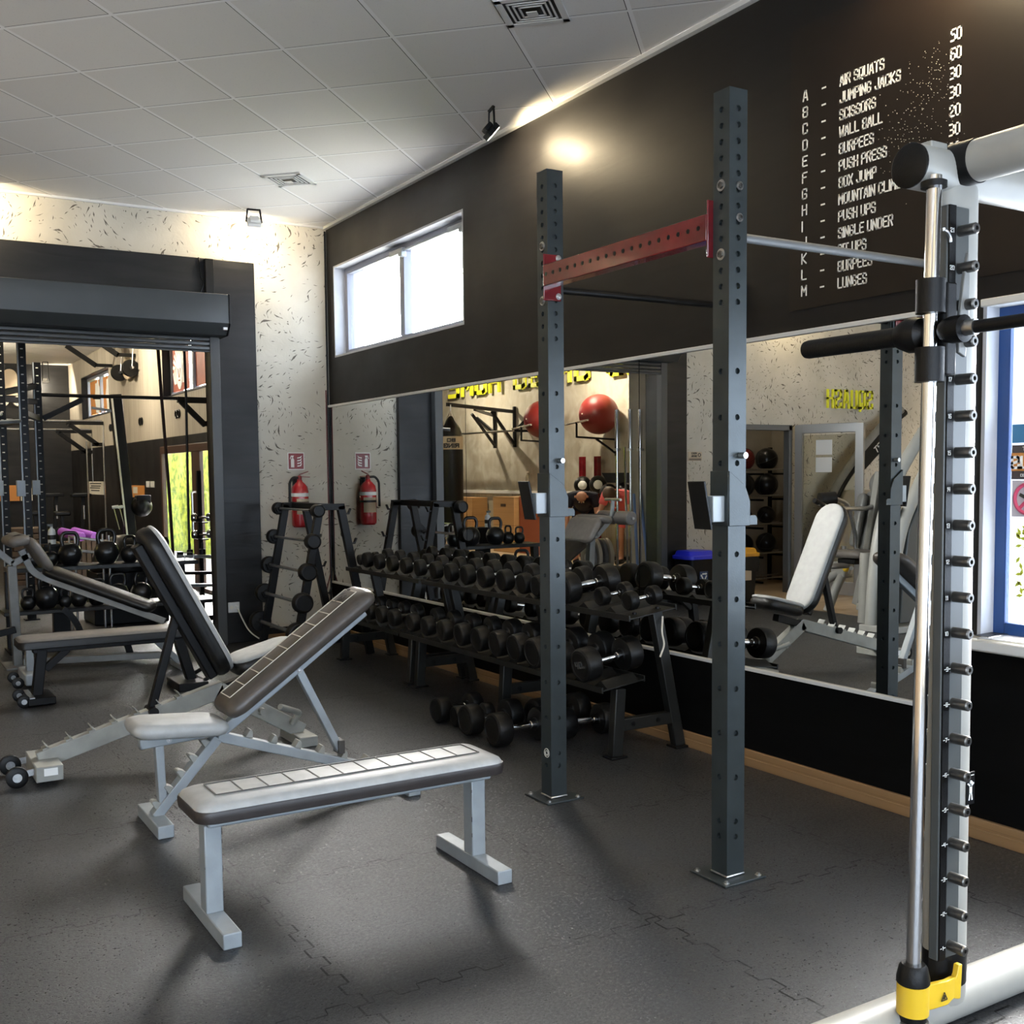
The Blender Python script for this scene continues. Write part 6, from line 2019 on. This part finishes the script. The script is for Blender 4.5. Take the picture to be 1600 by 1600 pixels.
# ball store
t = thing('ball_rack', 'black rack full of medicine balls inside the store room', 'ball rack', (-2.3, 10.35, 0))
for x in (-3.0, -2.46, -1.6):
    MB().box(x - .02, x + .02, 10.5, 10.54, 0, 1.75).build('rack_post', M_BLACK, t)
for z in (0.08, 0.40, 0.77, 1.13, 1.46):
    for y in (10.10, 10.38):
        MB().tube((-3.02, y, z), (-1.58, y, z), 0.012, n=8).build('rack_rail', M_STEEL, t)
    for x in (-3.0, -2.46, -1.6):
        MB().box(x - .012, x + .012, 10.09, 10.52, z - .07, z - .045).build('rack_arm', M_BLACK, t)
mb0 = None
bi = 0
for zi, z in enumerate((0.40, 0.77, 1.13, 1.46)):
    for xi, x in enumerate((-1.86, -2.26, -2.66)):
        r = (.13, .115, .15, .145)[zi]
        red = (zi == 3 and xi == 1)
        zz = z + .012 + math.sqrt(max(0, (r) ** 2 - .0)) * .82
        lab = ('%s medicine ball, %s row of the store rack, %s' % ('dull red' if red else 'black', ('lowest', 'second', 'third', 'top')[zi], ('beside the doorway side', 'in the middle', 'at the glass door side')[xi]))
        if mb0 is None or red:
            tt = thing('medicine_ball', lab, 'medicine ball', (x, 10.24, zz), group='medicine balls in the store rack', local=True)
            MB().ball((0, 0, 0), .13, 26).build('ball', M_BALLRED if red else M_IRON, tt)
            s = MB()
            torus(s, (0, 0, 0), .1302, .0022, X3, Z3, 36, 6)
            torus(s, (0, 0, 0), .1302, .0022, X3, Y3, 36, 6)
            s.build('seam', M_BLACK if red else M_GREYPLASTIC, tt)
            tt.scale = (r / .13,) * 3
            tt.rotation_euler = (.3, .2, .5)
            if mb0 is None:
                mb0 = tt
        else:
            dup(mb0, (x, 10.24, zz), (random.uniform(0, 2), random.uniform(0, 2), 0), lab, None, r / .13)

# big plate-loaded machines
t = thing('chest_press', 'pale grey seated press machine with headrest, beside the open glass door', 'exercise machine', (-1.2, 7.9, 0))
MX, MY = -1.0, 7.45
fr = fillet([(-0.86, 7.75, 0.03), (-0.90, 7.70, 0.25), (-1.02, 7.62, 0.40)], .1)
MB().path(fillet([(-0.86, 7.80, 0.03), (-0.95, 7.72, 0.30), (-1.10, 7.60, 0.42)], .12), 0.045, 16).build('front_foot', M_MACHINE, t)
MB().path(fillet([(-0.92, 7.60, 0.03), (-1.00, 7.55, 0.30), (-1.12, 7.56, 0.42)], .12), 0.045, 16).build('front_foot', M_MACHINE, t)
MB().tube((-0.83, 7.87, 0.17), (-0.97, 7.72, 0.26), 0.055).build('open_tube', M_MACHINE, t)
MB().box(-1.18, -1.04, 7.50, 7.68, 0.36, 0.52).build('seat_column', M_MACHINE, t, 0.02)
MB().tube((-1.10, 7.56, 0.50), (-1.10, 7.56, 0.68), 0.03).build('seat_post', M_STEEL, t)
MB().ball((-1.02, 7.46, 0.46), 0.032, 14).build('yellow_knob', M_YELLOW, t)
MB().lathe([(.075, 0.0), (.070, 0.05), (.062, 0.62), (.055, .66)], (-0.755, 6.98, 0)).build('support_leg', M_MACHINE, t)
MB().box(-1.35, -0.78, 7.02, 7.12, 0.10, 0.17).build('side_tube', M_MACHINE, t, 0.01)
mb = MB()
pad_mb(mb, (-1.26, 7.28, 0.575), Vector((1, 0, 0.03)), Vector((0, 1, 0)), 0.48, 0.40, 0.07, 0.08, 0.01)
mb.build('seat_pad', M_PADTAUPE, t, smooth=50)
MB().bar((-1.20, 7.30, 0.545), (-0.84, 7.30, 0.555), 0.22, 0.05).build('seat_base', M_BLACK, t, 0.01)
bu_ = Vector((-.26, 0, 1)).normalized()
bn_ = Vector((1, 0, .26)).normalized()
mb = MB()
pad_mb(mb, Vector((-1.10, 7.30, 0.66)) - bn_ * .05, bu_, (0, 1, 0), 0.62, 0.40, 0.08, 0.12, 0.02)
bk = mb.build('backrest_pad', M_GREYPAINT, t, smooth=50)
for sy in (-.15, .15):
    mb = MB()
    pad_mb(mb, Vector((-1.10, 7.30 + sy, 0.68)) + bn_ * .02, bu_, (0, 1, 0), 0.55, 0.11, 0.07, 0.05, 0.02)
    mb.build('side_bolster', M_GREYPAINT, t, smooth=50)
mb = MB()
pad_mb(mb, Vector((-1.255, 7.30, 1.20)) - bn_ * .01, bu_, (0, 1, 0), 0.25, 0.27, 0.09, 0.12, 0.02)
mb.build('headrest', M_GREYPAINT, t, smooth=50)
MB().bar((-1.30, 7.30, 1.42), (-1.12, 7.30, 0.55), 0.07, 0.06).build('back_frame', M_MACHINE, t, 0.01)
MB().bar((-1.14, 7.30, 0.56), (-1.14, 7.42, 0.10), 0.08, 0.08).build('main_post', M_MACHINE, t, 0.01)
MB().tube((-0.60, 7.42, 1.155), (-0.74, 7.36, 1.165), 0.07, n=22).build('roller_pad', M_PADBLACK, t)
MB().path(fillet([(-0.45, 7.3, 1.13), (-0.62, 7.3, 1.07), (-1.10, 7.3, 1.06), (-1.22, 7.3, 1.08)], .06), 0.022, 12).build('lever_arm', M_STEEL, t)
MB().path(fillet([(-0.74, 7.36, 1.165), (-0.90, 7.34, 1.12), (-0.98, 7.32, 0.85), (-1.0, 7.32, 0.68)], .08), 0.022, 12).build('lever_link', M_STEEL, t)
MB().tube((-0.40, 7.3, 1.155), (-0.52, 7.3, 1.105), 0.024).build('hand_grip', M_RUBBLACK, t)
mb = MB()
pad_mb(mb, (-0.55, 7.25, 0.50), Vector((-1, 0, 0)), Vector((0, -1, 0)), 0.24, 0.14, 0.04, 0.05, 0.006)
mb.build('foot_pad', M_PADTAUPE, t, smooth=50)
MB().tube((-0.78, 7.18, 0.50), (-0.90, 7.3, 0.44), 0.02).build('foot_pad_arm', M_STEEL, t)

t = thing('wall_machine', 'curved grey weight machine standing behind the open glass door', 'exercise machine', (-2.7, 9.0, 0))
arcp = [(-2.15, 9.0, 0.03), (-2.17, 9.0, 0.25), (-2.225, 9.0, 0.505), (-2.38, 9.0, 0.95), (-2.59, 9.0, 1.29), (-2.91, 9.0, 1.61), (-3.36, 9.0, 1.98), (-3.7, 9.0, 2.18)]
MB().path(fillet(arcp, .3, 4), 0.05, 14).build('curved_spine', M_GREYPAINT, t)
MB().path(fillet([Vector(p) + Vector((-.10, .03, -.03)) for p in arcp], .3, 4), 0.045, 14).build('inner_spine', M_BLACK, t)
nmp = MB()
nmp.bar((-2.95, 8.97, 1.52), (-3.55, 8.97, 1.98), .20, .03, Z3).build('name_plate', M_BLACK, t, 0.004)
tx = MB()
ud = Vector((.60, 0, -.46)).normalized()
text_mb(tx, 'SPORT', Vector((-3.46, 8.952, 1.83)), ud, Vector((-ud.z, 0, ud.x)), 0.085, 0.004, 0.55, 0.15)
tx.build('lettering', M_WHITE, t, smooth=0)
sh = MB()
sh.loft([[Vector((x, y, z)) for x, y in ((-2.34 - d_, 8.93), (-3.3, 8.93), (-3.3, 9.07), (-2.34 - d_, 9.07))] for z, d_ in ((.05, 0), (.5, .04), (.9, .14), (1.2, .34))])
sh.build('weight_shroud', M_BEIGEPANEL, t, 0.01)
t = thing('curved_tower', 'tall cable tower with twin pale curved beams and dark smoked shroud', 'exercise machine', (-0.8, 6.4, 0))
for cp, m_ in (([(-0.36, 6.4, 0.04), (-0.39, 6.4, 0.35), (-0.44, 6.4, 0.63), (-0.53, 6.4, 0.95), (-0.77, 6.4, 1.33), (-1.05, 6.4, 1.69), (-1.35, 6.4, 1.95)], M_MACHINE),
               ([(-0.34, 6.56, 0.04), (-0.36, 6.56, 0.45), (-0.42, 6.56, 0.85), (-0.56, 6.56, 1.24), (-0.82, 6.56, 1.58), (-1.12, 6.56, 1.90), (-1.45, 6.56, 2.12)], M_MACHINE)):
    MB().path(fillet(cp, .3, 4), 0.056, 16).build('curved_beam', m_, t)
nmp = MB()
nmp.bar((-0.86, 6.37, 1.28), (-1.20, 6.37, 1.68), .17, .02, Z3).build('name_plate', M_BLACK, t)
tx = MB()
ud = Vector((.34, 0, -.40)).normalized()
text_mb(tx, 'SPORT', Vector((-1.17, 6.358, 1.60)), ud, Vector((-ud.z, 0, ud.x)), 0.07, 0.004, 0.5, 0.15)
tx.build('lettering', M_WHITE, t, smooth=0)
sh = MB()
sh.loft([[Vector((x, y, z)) for x, y in ((-.48 - d_, 6.36), (-1.5, 6.36), (-1.5, 6.52), (-.48 - d_, 6.52))] for z, d_ in ((.08, 0), (.5, .03), (.9, .10), (1.25, .30), (1.55, .56))])
sh.build('weight_shroud', M_SHROUD, t, 0.01)
MB().box(-1.55, -0.28, 6.3, 6.65, 0, 0.06).build('base_plate', M_MACHINE, t, 0.01)
cl = MB()
cl.bar((-0.50, 6.46, 1.12), (-0.44, 6.46, 0.80), 0.10, 0.08).build('beam_cover', M_BLACK, t, 0.01)
t = thing('orange_cabinet', 'orange panel box high on the side wall beyond the cable tower', 'cabinet', (-5.18, 8.6, 2.4))
MB().box(-5.2, -5.10, 8.2, 9.2, 2.35, 2.80).build('cabinet_body', M_ORANGE, t, 0.004)

# upright bars stored at the doorway, plate stack, rubber balls
t = thing('bar_holder', 'black floor holder for upright bars at the doorway', 'bar holder', (-0.62, 10.5, 0))
MB().box(-0.90, -0.30, 10.26, 10.49, 0, 0.22).build('holder_box', M_BLACK, t, 0.006)
for i, (x, z1, lab) in enumerate(((-0.47, 2.19, 'chrome barbell stored upright, nearest the plate stack'), (-0.67, 2.20, 'chrome barbell stored upright, middle one at the doorway'), (-0.82, 2.20, 'chrome barbell stored upright, closest to the doorway column'))):
    tt = thing('upright_barbell', lab, 'barbell', (x, 10.5, 0.22), group='chrome barbells stored upright')
    MB().tube((x, 10.5, 0.22), (x, 10.5, 1.75), 0.016).build('bar', M_CHROME, tt)
    MB().tube((x, 10.5, 1.73), (x, 10.5, z1), 0.027).build('sleeve', M_CHROME, tt)
    MB().lathe([(.027, 0), (.042, 0), (.042, .03), (.027, .03)], (x, 10.5, 1.70)).build('collar', M_STEEL, tt)
for i, (xa, xb, lab) in enumerate(((-0.72, -0.76, 'pale blue rod leaning between the upright barbells'), (-0.88, -0.86, 'pale blue rod leaning beside the doorway column'))):
    tag(MB().tube((xa, 10.42, 0.22), (xb, 10.55, 1.18), 0.018).build('blue_rod', M_BLUEBAR), lab, 'rod', 'pale blue rods at the doorway')
tag(MB().tube((-0.70, 10.60, 0.22), (-0.585, 10.5, 1.75), 0.014).build('curl_bar', M_CHROME), 'thin chrome bar leaning between two upright barbells', 'bar')
for k in range(4):
    tt = thing('weight_plate', ('pale rimmed bumper plate, %s in the row by the upright bars' % ('first', 'second', 'third', 'fourth')[k]), 'weight plate', (-.13 - k * .085, 10.62, 0.19), group='bumper plates in a row')
    MB().lathe([(.03, -.03), (.20, -.03), (.225, -.02), (.225, .02), (.20, .03), (.03, .03)], (-.13 - k * .085, 10.62, 0.425), Vector((1, .25, 0)), 32).build('plate', M_PADTAUPE if k % 2 == 0 else M_CREAM, tt)
    MB().lathe([(.026, -.034), (.05, -.034), (.05, .034), (.026, .034)], (-.13 - k * .085, 10.62, 0.425), Vector((1, .25, 0)), 20).build('hub', M_STEEL, tt)
tag(MB().box(-.62, -.08, 10.50, 10.76, 0, 0.20).build('plate_tray', M_BLACK), 'black block cradle under the row of bumper plates', 'tray')

# back room left wall: bracket, gym balls, shelf things
t = thing('bag_bracket', 'black triangulated wall bracket reaching out for the punching bag', 'bracket', (-3.3, 17.9, 2.3))
b = MB()
b.bar((-3.46, 17.75, 2.62), (-1.25, 16.3, 2.62), 0.05, 0.06)
b.bar((-3.46, 18.5, 2.58), (-2.2, 17.05, 2.60), 0.045, 0.05)
b.build('bracket_arm', M_BLACK, t)
b = MB()
for y in (17.75, 18.5):
    b.bar((-3.46, y, 1.95), (-3.46, y, 2.72), 0.05, 0.05)
    b.bar((-3.46, y, 2.0), (-2.7, y - .45, 2.58), 0.04, 0.045)
    b.bar((-3.46, y, 2.25), (-3.46, y + (.7 if y > 18 else -.7), 2.58), 0.04, 0.04)
b.bar((-3.46, 17.7, 2.27), (-3.46, 18.6, 2.27), 0.04, 0.05)
b.build('bracket_frame', M_BLACK, t)
t = thing('wall_rail_bar', 'thin steel pull-up rail fixed to the beige panel wall', 'pull-up bar', (-3.2, 18.5, 2.25))
MB().tube((-3.1, 17.2, 2.24), (-3.1, 20.8, 2.26), 0.02).build('rail', M_STEEL, t)
for y in (17.3, 20.6):
    MB().bar((-3.49, y, 2.24), (-3.1, y, 2.24), 0.04, 0.04).build('rail_arm', M_BLACK, t)
t = thing('punching_bag', 'tall black punching bag with cream band hanging in the back room', 'punching bag', (-1.31, 16.3, 0.45))
c = (-1.31, 16.3, 0)
MB().lathe([(0, .45), (.17, .45), (.20, .50), (.205, 1.86), (.205, 1.87)], c, n=30).build('bag_body', M_PADBLACK, t)
band = MB().lathe([(.206, 1.86), (.206, 2.08)], c, n=30).build('cream_band', M_CREAM, t)
MB().lathe([(.205, 2.07), (.16, 2.22), (.07, 2.36), (.03, 2.42), (0, 2.43)], c, n=30).build('bag_top', M_PADBLACK, t)
tx = MB()
dvw = Vector((8.7, -16.3, 0)).normalized()
uvw = Vector((-dvw.y, dvw.x, 0))
text_mb(tx, 'RING', Vector(c) + dvw * .206 - uvw * .13 + Z3 * 1.885, uvw, Z3, 0.075, 0.02, 0.75, 0.24)
text_mb(tx, 'BO', Vector(c) + dvw * .206 - uvw * .07 + Z3 * 1.985, uvw, Z3, 0.06, 0.02, 0.9, 0.24)
tx.build('band_lettering', M_DARKPRINT, band, smooth=0)
ch = MB()
for i in range(3):
    a = 2 * PI * i / 3
    ch.tube((c[0] + .15 * math.cos(a), c[1] + .15 * math.sin(a), 2.22), (c[0], c[1], 2.52), .008, n=6)
ch.tube((c[0], c[1], 2.50), (c[0], c[1], 2.62), .012, n=8)
ch.build('chain', M_STEEL, t)


def gymball(y, label):
    t = thing('gym_ball', label, 'gym ball', (-3.12, y, 2.40), group='red gym balls on the beige wall', local=True)
    MB().ball((0, 0, 0), .33, 36).build('ball', M_BALLRED, t)
    rg = MB()
    for k in range(1, 4):
        pass
    MB().lathe([(.012, 0), (.012, .006), (0, .006)], (.33, 0, 0), (1, 0, 0), 12).build('valve', M_PAPER, t)
    b = thing('ball_bracket', 'thin wall bracket under the ' + label.split(' on ')[0], 'bracket', (-3.4, y, 2.2), group='brackets under the red gym balls')
    MB().tube((-2.75, y + .42, 2.24), (-2.75, y - .22, 2.29), 0.015).build('support_bar', M_STEEL, b)
    k = MB()
    k.bar((-3.47, y, 1.99), (-2.74, y + .1, 2.03), 0.03, 0.03).bar((-3.47, y, 1.72), (-3.47, y, 2.02), .04, .03).bar((-3.47, y, 1.76), (-3.1, y + .05, 2.0), .03, .03).bar((-2.745, y + .1, 2.02), (-2.745, y + .1, 2.27), .025, .025)
    k.build('bracket_arm', M_BLACK, b)


gymball(16.25, 'red gym ball nearer the bag bracket on the beige wall')
gymball(14.54, 'red gym ball nearer the upright bars on the beige wall')
for i, (ya_, yb_, z1, x1, m_, lab) in enumerate(((18.80, 19.50, .98, -3.1, M_PLY, 'plywood jump box standing behind the punching bag'), (16.80, 17.55, 1.02, -2.85, M_PLY, 'pale orange plywood jump box under the bottle'), (16.05, 16.78, 1.03, -2.95, mat('red_brown_board', (.30, .075, .03), .5), 'reddish brown jump box beside the pale plywood one'))):
    t = thing('jump_box', lab, 'jump box', (-3.2, (ya_ + yb_) / 2, 0), group='plywood jump boxes along the dado')
    MB().box(-3.45, x1, ya_, yb_, 0, z1).build('box_body', m_, t, 0.005)
    MB().box(x1 + .0, x1 + .004, (ya_ + yb_) / 2 - .09, (ya_ + yb_) / 2 + .09, z1 - .18, z1 - .13).build('hand_slot', M_WOODSTEP, t)
t = thing('water_bottle', 'clear plastic water bottle standing on the white ledge', 'bottle', (-3.47, 17.3, 1.12), local=True)
MB().lathe([(0, 0), (.045, 0), (.048, .02), (.048, .12), (.042, .15), (.048, .18), (.046, .26), (.018, .33), (.016, .35), (0, .35)], n=20).build('bottle_body', M_GLASSDOOR, t)
MB().lathe([(.0485, .03), (.0485, .11)], n=20).build('bottle_label', M_GREYPLASTIC, t)
MB().lathe([(.018, .34), (.018, .37), (0, .37)], n=14).build('bottle_cap', M_WHITE, t)
for i, (y, lab) in enumerate(((15.30, 'red upright post beside the bent man, nearer the bottle'), (14.86, 'red upright post beside the bent man, nearer the upright bars'))):
    tag(MB().box(-3.36, -3.28, y - .05, y + .05, 0, 1.72).build('red_post', M_RED, None, 0.004), lab, 'post', 'red upright posts at the beige wall')
t = thing('ball_stand', 'black tiered stand of logo balls behind the bent man', 'ball stand', (-3.1, 14.5, 0))
MB().bar((-3.3, 14.85, .05), (-3.3, 14.0, .05), .28, .06, X3).build('stand_base', M_BLACK, t)
for y in (14.85, 14.05):
    MB().box(-3.24, -3.18, y - .03, y + .03, 0, 1.30).build('stand_post', M_BLACK, t)
MB().prism([(0, 0), (.9, 0), (.75, -.16), (.15, -.16)], (-3.0, 14.3, 1.44), (0, -1, 0), Z3, .3).build('tray', M_BLACK, t)
for i, (y, z, lab) in enumerate(((14.98, 1.24, 'black ball with white emblem, outermost on the stand'), (14.54, 1.25, 'black ball with white emblem, middle of the stand'), (14.25, 1.12, 'black ball with white emblem, lower down on the stand'), (13.84, 1.12, 'black ball with white emblem, half hidden by upright bars'))):
    tt = thing('logo_ball', lab, 'medicine ball', (-3.1, y, z), group='black emblem balls on the tiered stand', local=True)
    MB().ball((0, 0, 0), .15, 24).build('ball', M_RUBBLACK, tt)
    e_ = MB()
    dd_ = Vector((.6, -.8, 0)).normalized()
    e_.lathe([(0.02, .151), (.045, .146), (.075, .130)], (0, 0, 0), dd_, 16)
    e_.build('emblem', M_WHITE, tt)

# ---------------------------------------------------------------- people in the back room (seen in the mirror)
def skinned(name, pts, edges, parent, m, sub=2, root=0):
    me = bpy.data.meshes.new(name)
    me.from_pydata([p[:3] for p in pts], edges, [])
    o = bpy.data.objects.new(name, me)
    COL.objects.link(o)
    sk = o.modifiers.new('skin', 'SKIN')
    sk.use_smooth_shade = True
    if not me.skin_vertices:
        bpy.context.view_layer.objects.active = o
        o.select_set(True)
        try:
            bpy.ops.mesh.customdata_skin_add()
        except Exception:
            pass
    for i, sv in enumerate(me.skin_vertices[0].data):
        r = pts[i][3]
        sv.radius = (r, pts[i][4] if len(pts[i]) > 4 else r)
        sv.use_root = (i == root)
    sb = o.modifiers.new('smooth', 'SUBSURF')
    sb.levels = sb.render_levels = sub
    me.materials.append(m)
    if parent:
        o.parent = parent
    return o


def person(name, label, loc, rot, bend, shirt, shorts, bald=True, arms='hang'):
    """one continuous body; hip-hinged figure facing local +X"""
    t = thing(name, label, 'person', loc, (0, 0, rot), local=True)
    hip = Vector((0, 0, .92))
    d = Vector((math.sin(bend), 0, math.cos(bend)))
    nrm = Vector((math.cos(bend), 0, -math.sin(bend)))
    P, E = [], []

    def v(p, r, r2=None, link=None):
        P.append((p.x, p.y, p.z, r, r2 if r2 else r))
        if link is not None:
            E.append((link, len(P) - 1))
        return len(P) - 1
    pel = v(hip, .125, .11)
    wa = v(hip + d * .18, .115, .095, pel)
    ch_ = v(hip + d * .36, .135, .10, wa)
    up_ = v(hip + d * .47, .095, .07, ch_)
    hd = (d + nrm * .45).normalized()
    nk = v(hip + d * .56, .055, None, up_)
    h0 = v(hip + d * .56 + hd * .09, .085, None, nk)
    h1 = v(hip + d * .56 + hd * .19, .095, .085, h0)
    h2 = v(hip + d * .56 + hd * .26, .060, None, h1)
    hands = []
    for s in (-1, 1):
        sh = hip + d * .47 + Vector((0, s * .19, 0))
        a = v(sh, .056, None, up_)
        if arms == 'hang':
            el = sh + Vector((.03, s * .05, -.29))
            wr = el + Vector((.06, s * .0, -.25))
        else:
            el = sh + Vector((.10, s * .06, -.26))
            wr = el + Vector((.22, -s * .05, -.08))
        b = v(el, .044, None, a)
        c_ = v(wr, .030, None, b)
        dr = (wr - el).normalized()
        pl = v(wr + dr * .06, .032, .018, c_)
        for k, (off, ln) in enumerate(((-.026, .075), (-.009, .088), (.009, .083), (.025, .066))):
            f0 = v(wr + dr * .10 + Vector((off, 0, 0)), .0095, None, pl)
            f1 = v(wr + dr * (.10 + ln * .5) + Vector((off + .006, -s * .006, 0)), .009, None, f0)
            v(wr + dr * (.10 + ln) + Vector((off + .016, -s * .016, 0)), .008, None, f1)
        th = v(wr + dr * .045 + Vector((.035, -s * .012, 0)), .010, None, pl)
        v(wr + dr * .085 + Vector((.052, -s * .02, 0)), .009, None, th)
        hands.append((sh, el))
    legs = []
    for s in (-1, 1):
        a = v(hip + Vector((0, s * .095, -.06)), .095, None, pel)
        kn = Vector((.05, s * .12, .48))
        b = v(kn, .062, None, a)
        an = Vector((-.02, s * .13, .09))
        c_ = v(an, .042, None, b)
        v(an + Vector((.15, s * .02, -.055)), .035, None, c_)
        legs.append((hip + Vector((0, s * .095, -.06)), kn))
    body = skinned('body', P, E, t, M_SKIN)
    P2, E2 = [], []

    def q(p, r, r2=None, link=None):
        P2.append((p.x, p.y, p.z, r, r2 if r2 else r))
        if link is not None:
            E2.append((link, len(P2) - 1))
        return len(P2) - 1
    a = q(hip + d * .0, .158, .145)
    b = q(hip + d * .18, .158, .14, a)
    c_ = q(hip + d * .36, .175, .145, b)
    e2 = q(hip + d * .49, .150, .130, c_)
    q(hip + d * .55, .085, .085, e2)
    for sh, el in hands:
        k = q(sh, .088, None, e2)
        q(sh.lerp(el, .62), .068, None, k)
    skinned('shirt', P2, E2, t, shirt)
    P2, E2 = [], []
    a = q(hip + d * .16, .150, .135)
    b = q(hip + Vector((0, 0, -.03)), .158, .14, a)
    for hp, kn in legs:
        k = q(hp, .118, None, b)
        q(hp.lerp(kn, .85), .088, None, k)
    skinned('shorts', P2, E2, t, shorts)
    head_c = hip + d * .56 + hd * .17
    fc = (hd * .1 + (nrm - hd * nrm.dot(hd)).normalized())
    fc.normalize()
    ee = MB()
    for s in (-1, 1):
        ee.ball(head_c + fc * .082 + Vector((0, s * .033, 0)) + hd * .005, .012, 10)
    ee.build('eyes', M_PAPER, t)
    nz = MB()
    nz.lathe([(.016, -.02), (.014, .0), (.004, .018), (0, .02)], head_c + fc * .085 - hd * .02, fc, 10)
    for s in (-1, 1):
        nz.ball(head_c + Vector((0, s * .092, 0)) - hd * .005, .020, 10)
    nz.build('nose_and_ears', M_SKIN, t)
    mo = MB()
    mo.bar(head_c + fc * .086 - hd * .055 + Y3 * -.022, head_c + fc * .086 - hd * .055 + Y3 * .022, .008, .006, hd)
    mo.build('mouth', mat('lip', (.32, .10, .08), .5), t)
    for s in (-1, 1):
        shoe = MB()
        shoe.loft([[Vector((x, s * .135 + w * math.cos(aa), z0 + hh * math.sin(aa))) for aa in [2 * PI * i / 14 for i in range(14)]] for x, w, hh, z0 in ((-.09, .03, .03, .035), (-.06, .045, .05, .05), (.04, .05, .045, .045), (.14, .045, .032, .032), (.185, .02, .018, .02))])
        shoe.build('shoe', M_RUBBLACK, t)
    if not bald:
        hb_ = MB()
        hb_.ball(head_c + hd * .025 - fc * .018, .108, 20)
        hb_.build('hair', M_WOODSTEP, t)
    return t


person('person', 'bald person in navy shirt bending forward beside the red posts', (-2.58, 14.2, 0), math.atan2(-.83, .66), 1.25, M_NAVY, M_NAVY)
person('person', 'person in coral shirt leaning over behind the upright bars', (-3.02, 13.62, 0), math.atan2(-.5, .9), 1.2, M_PINK, M_PINK, bald=False, arms='hold')
for o in bpy.data.objects:
    if '_local' in o:
        del o['_local']
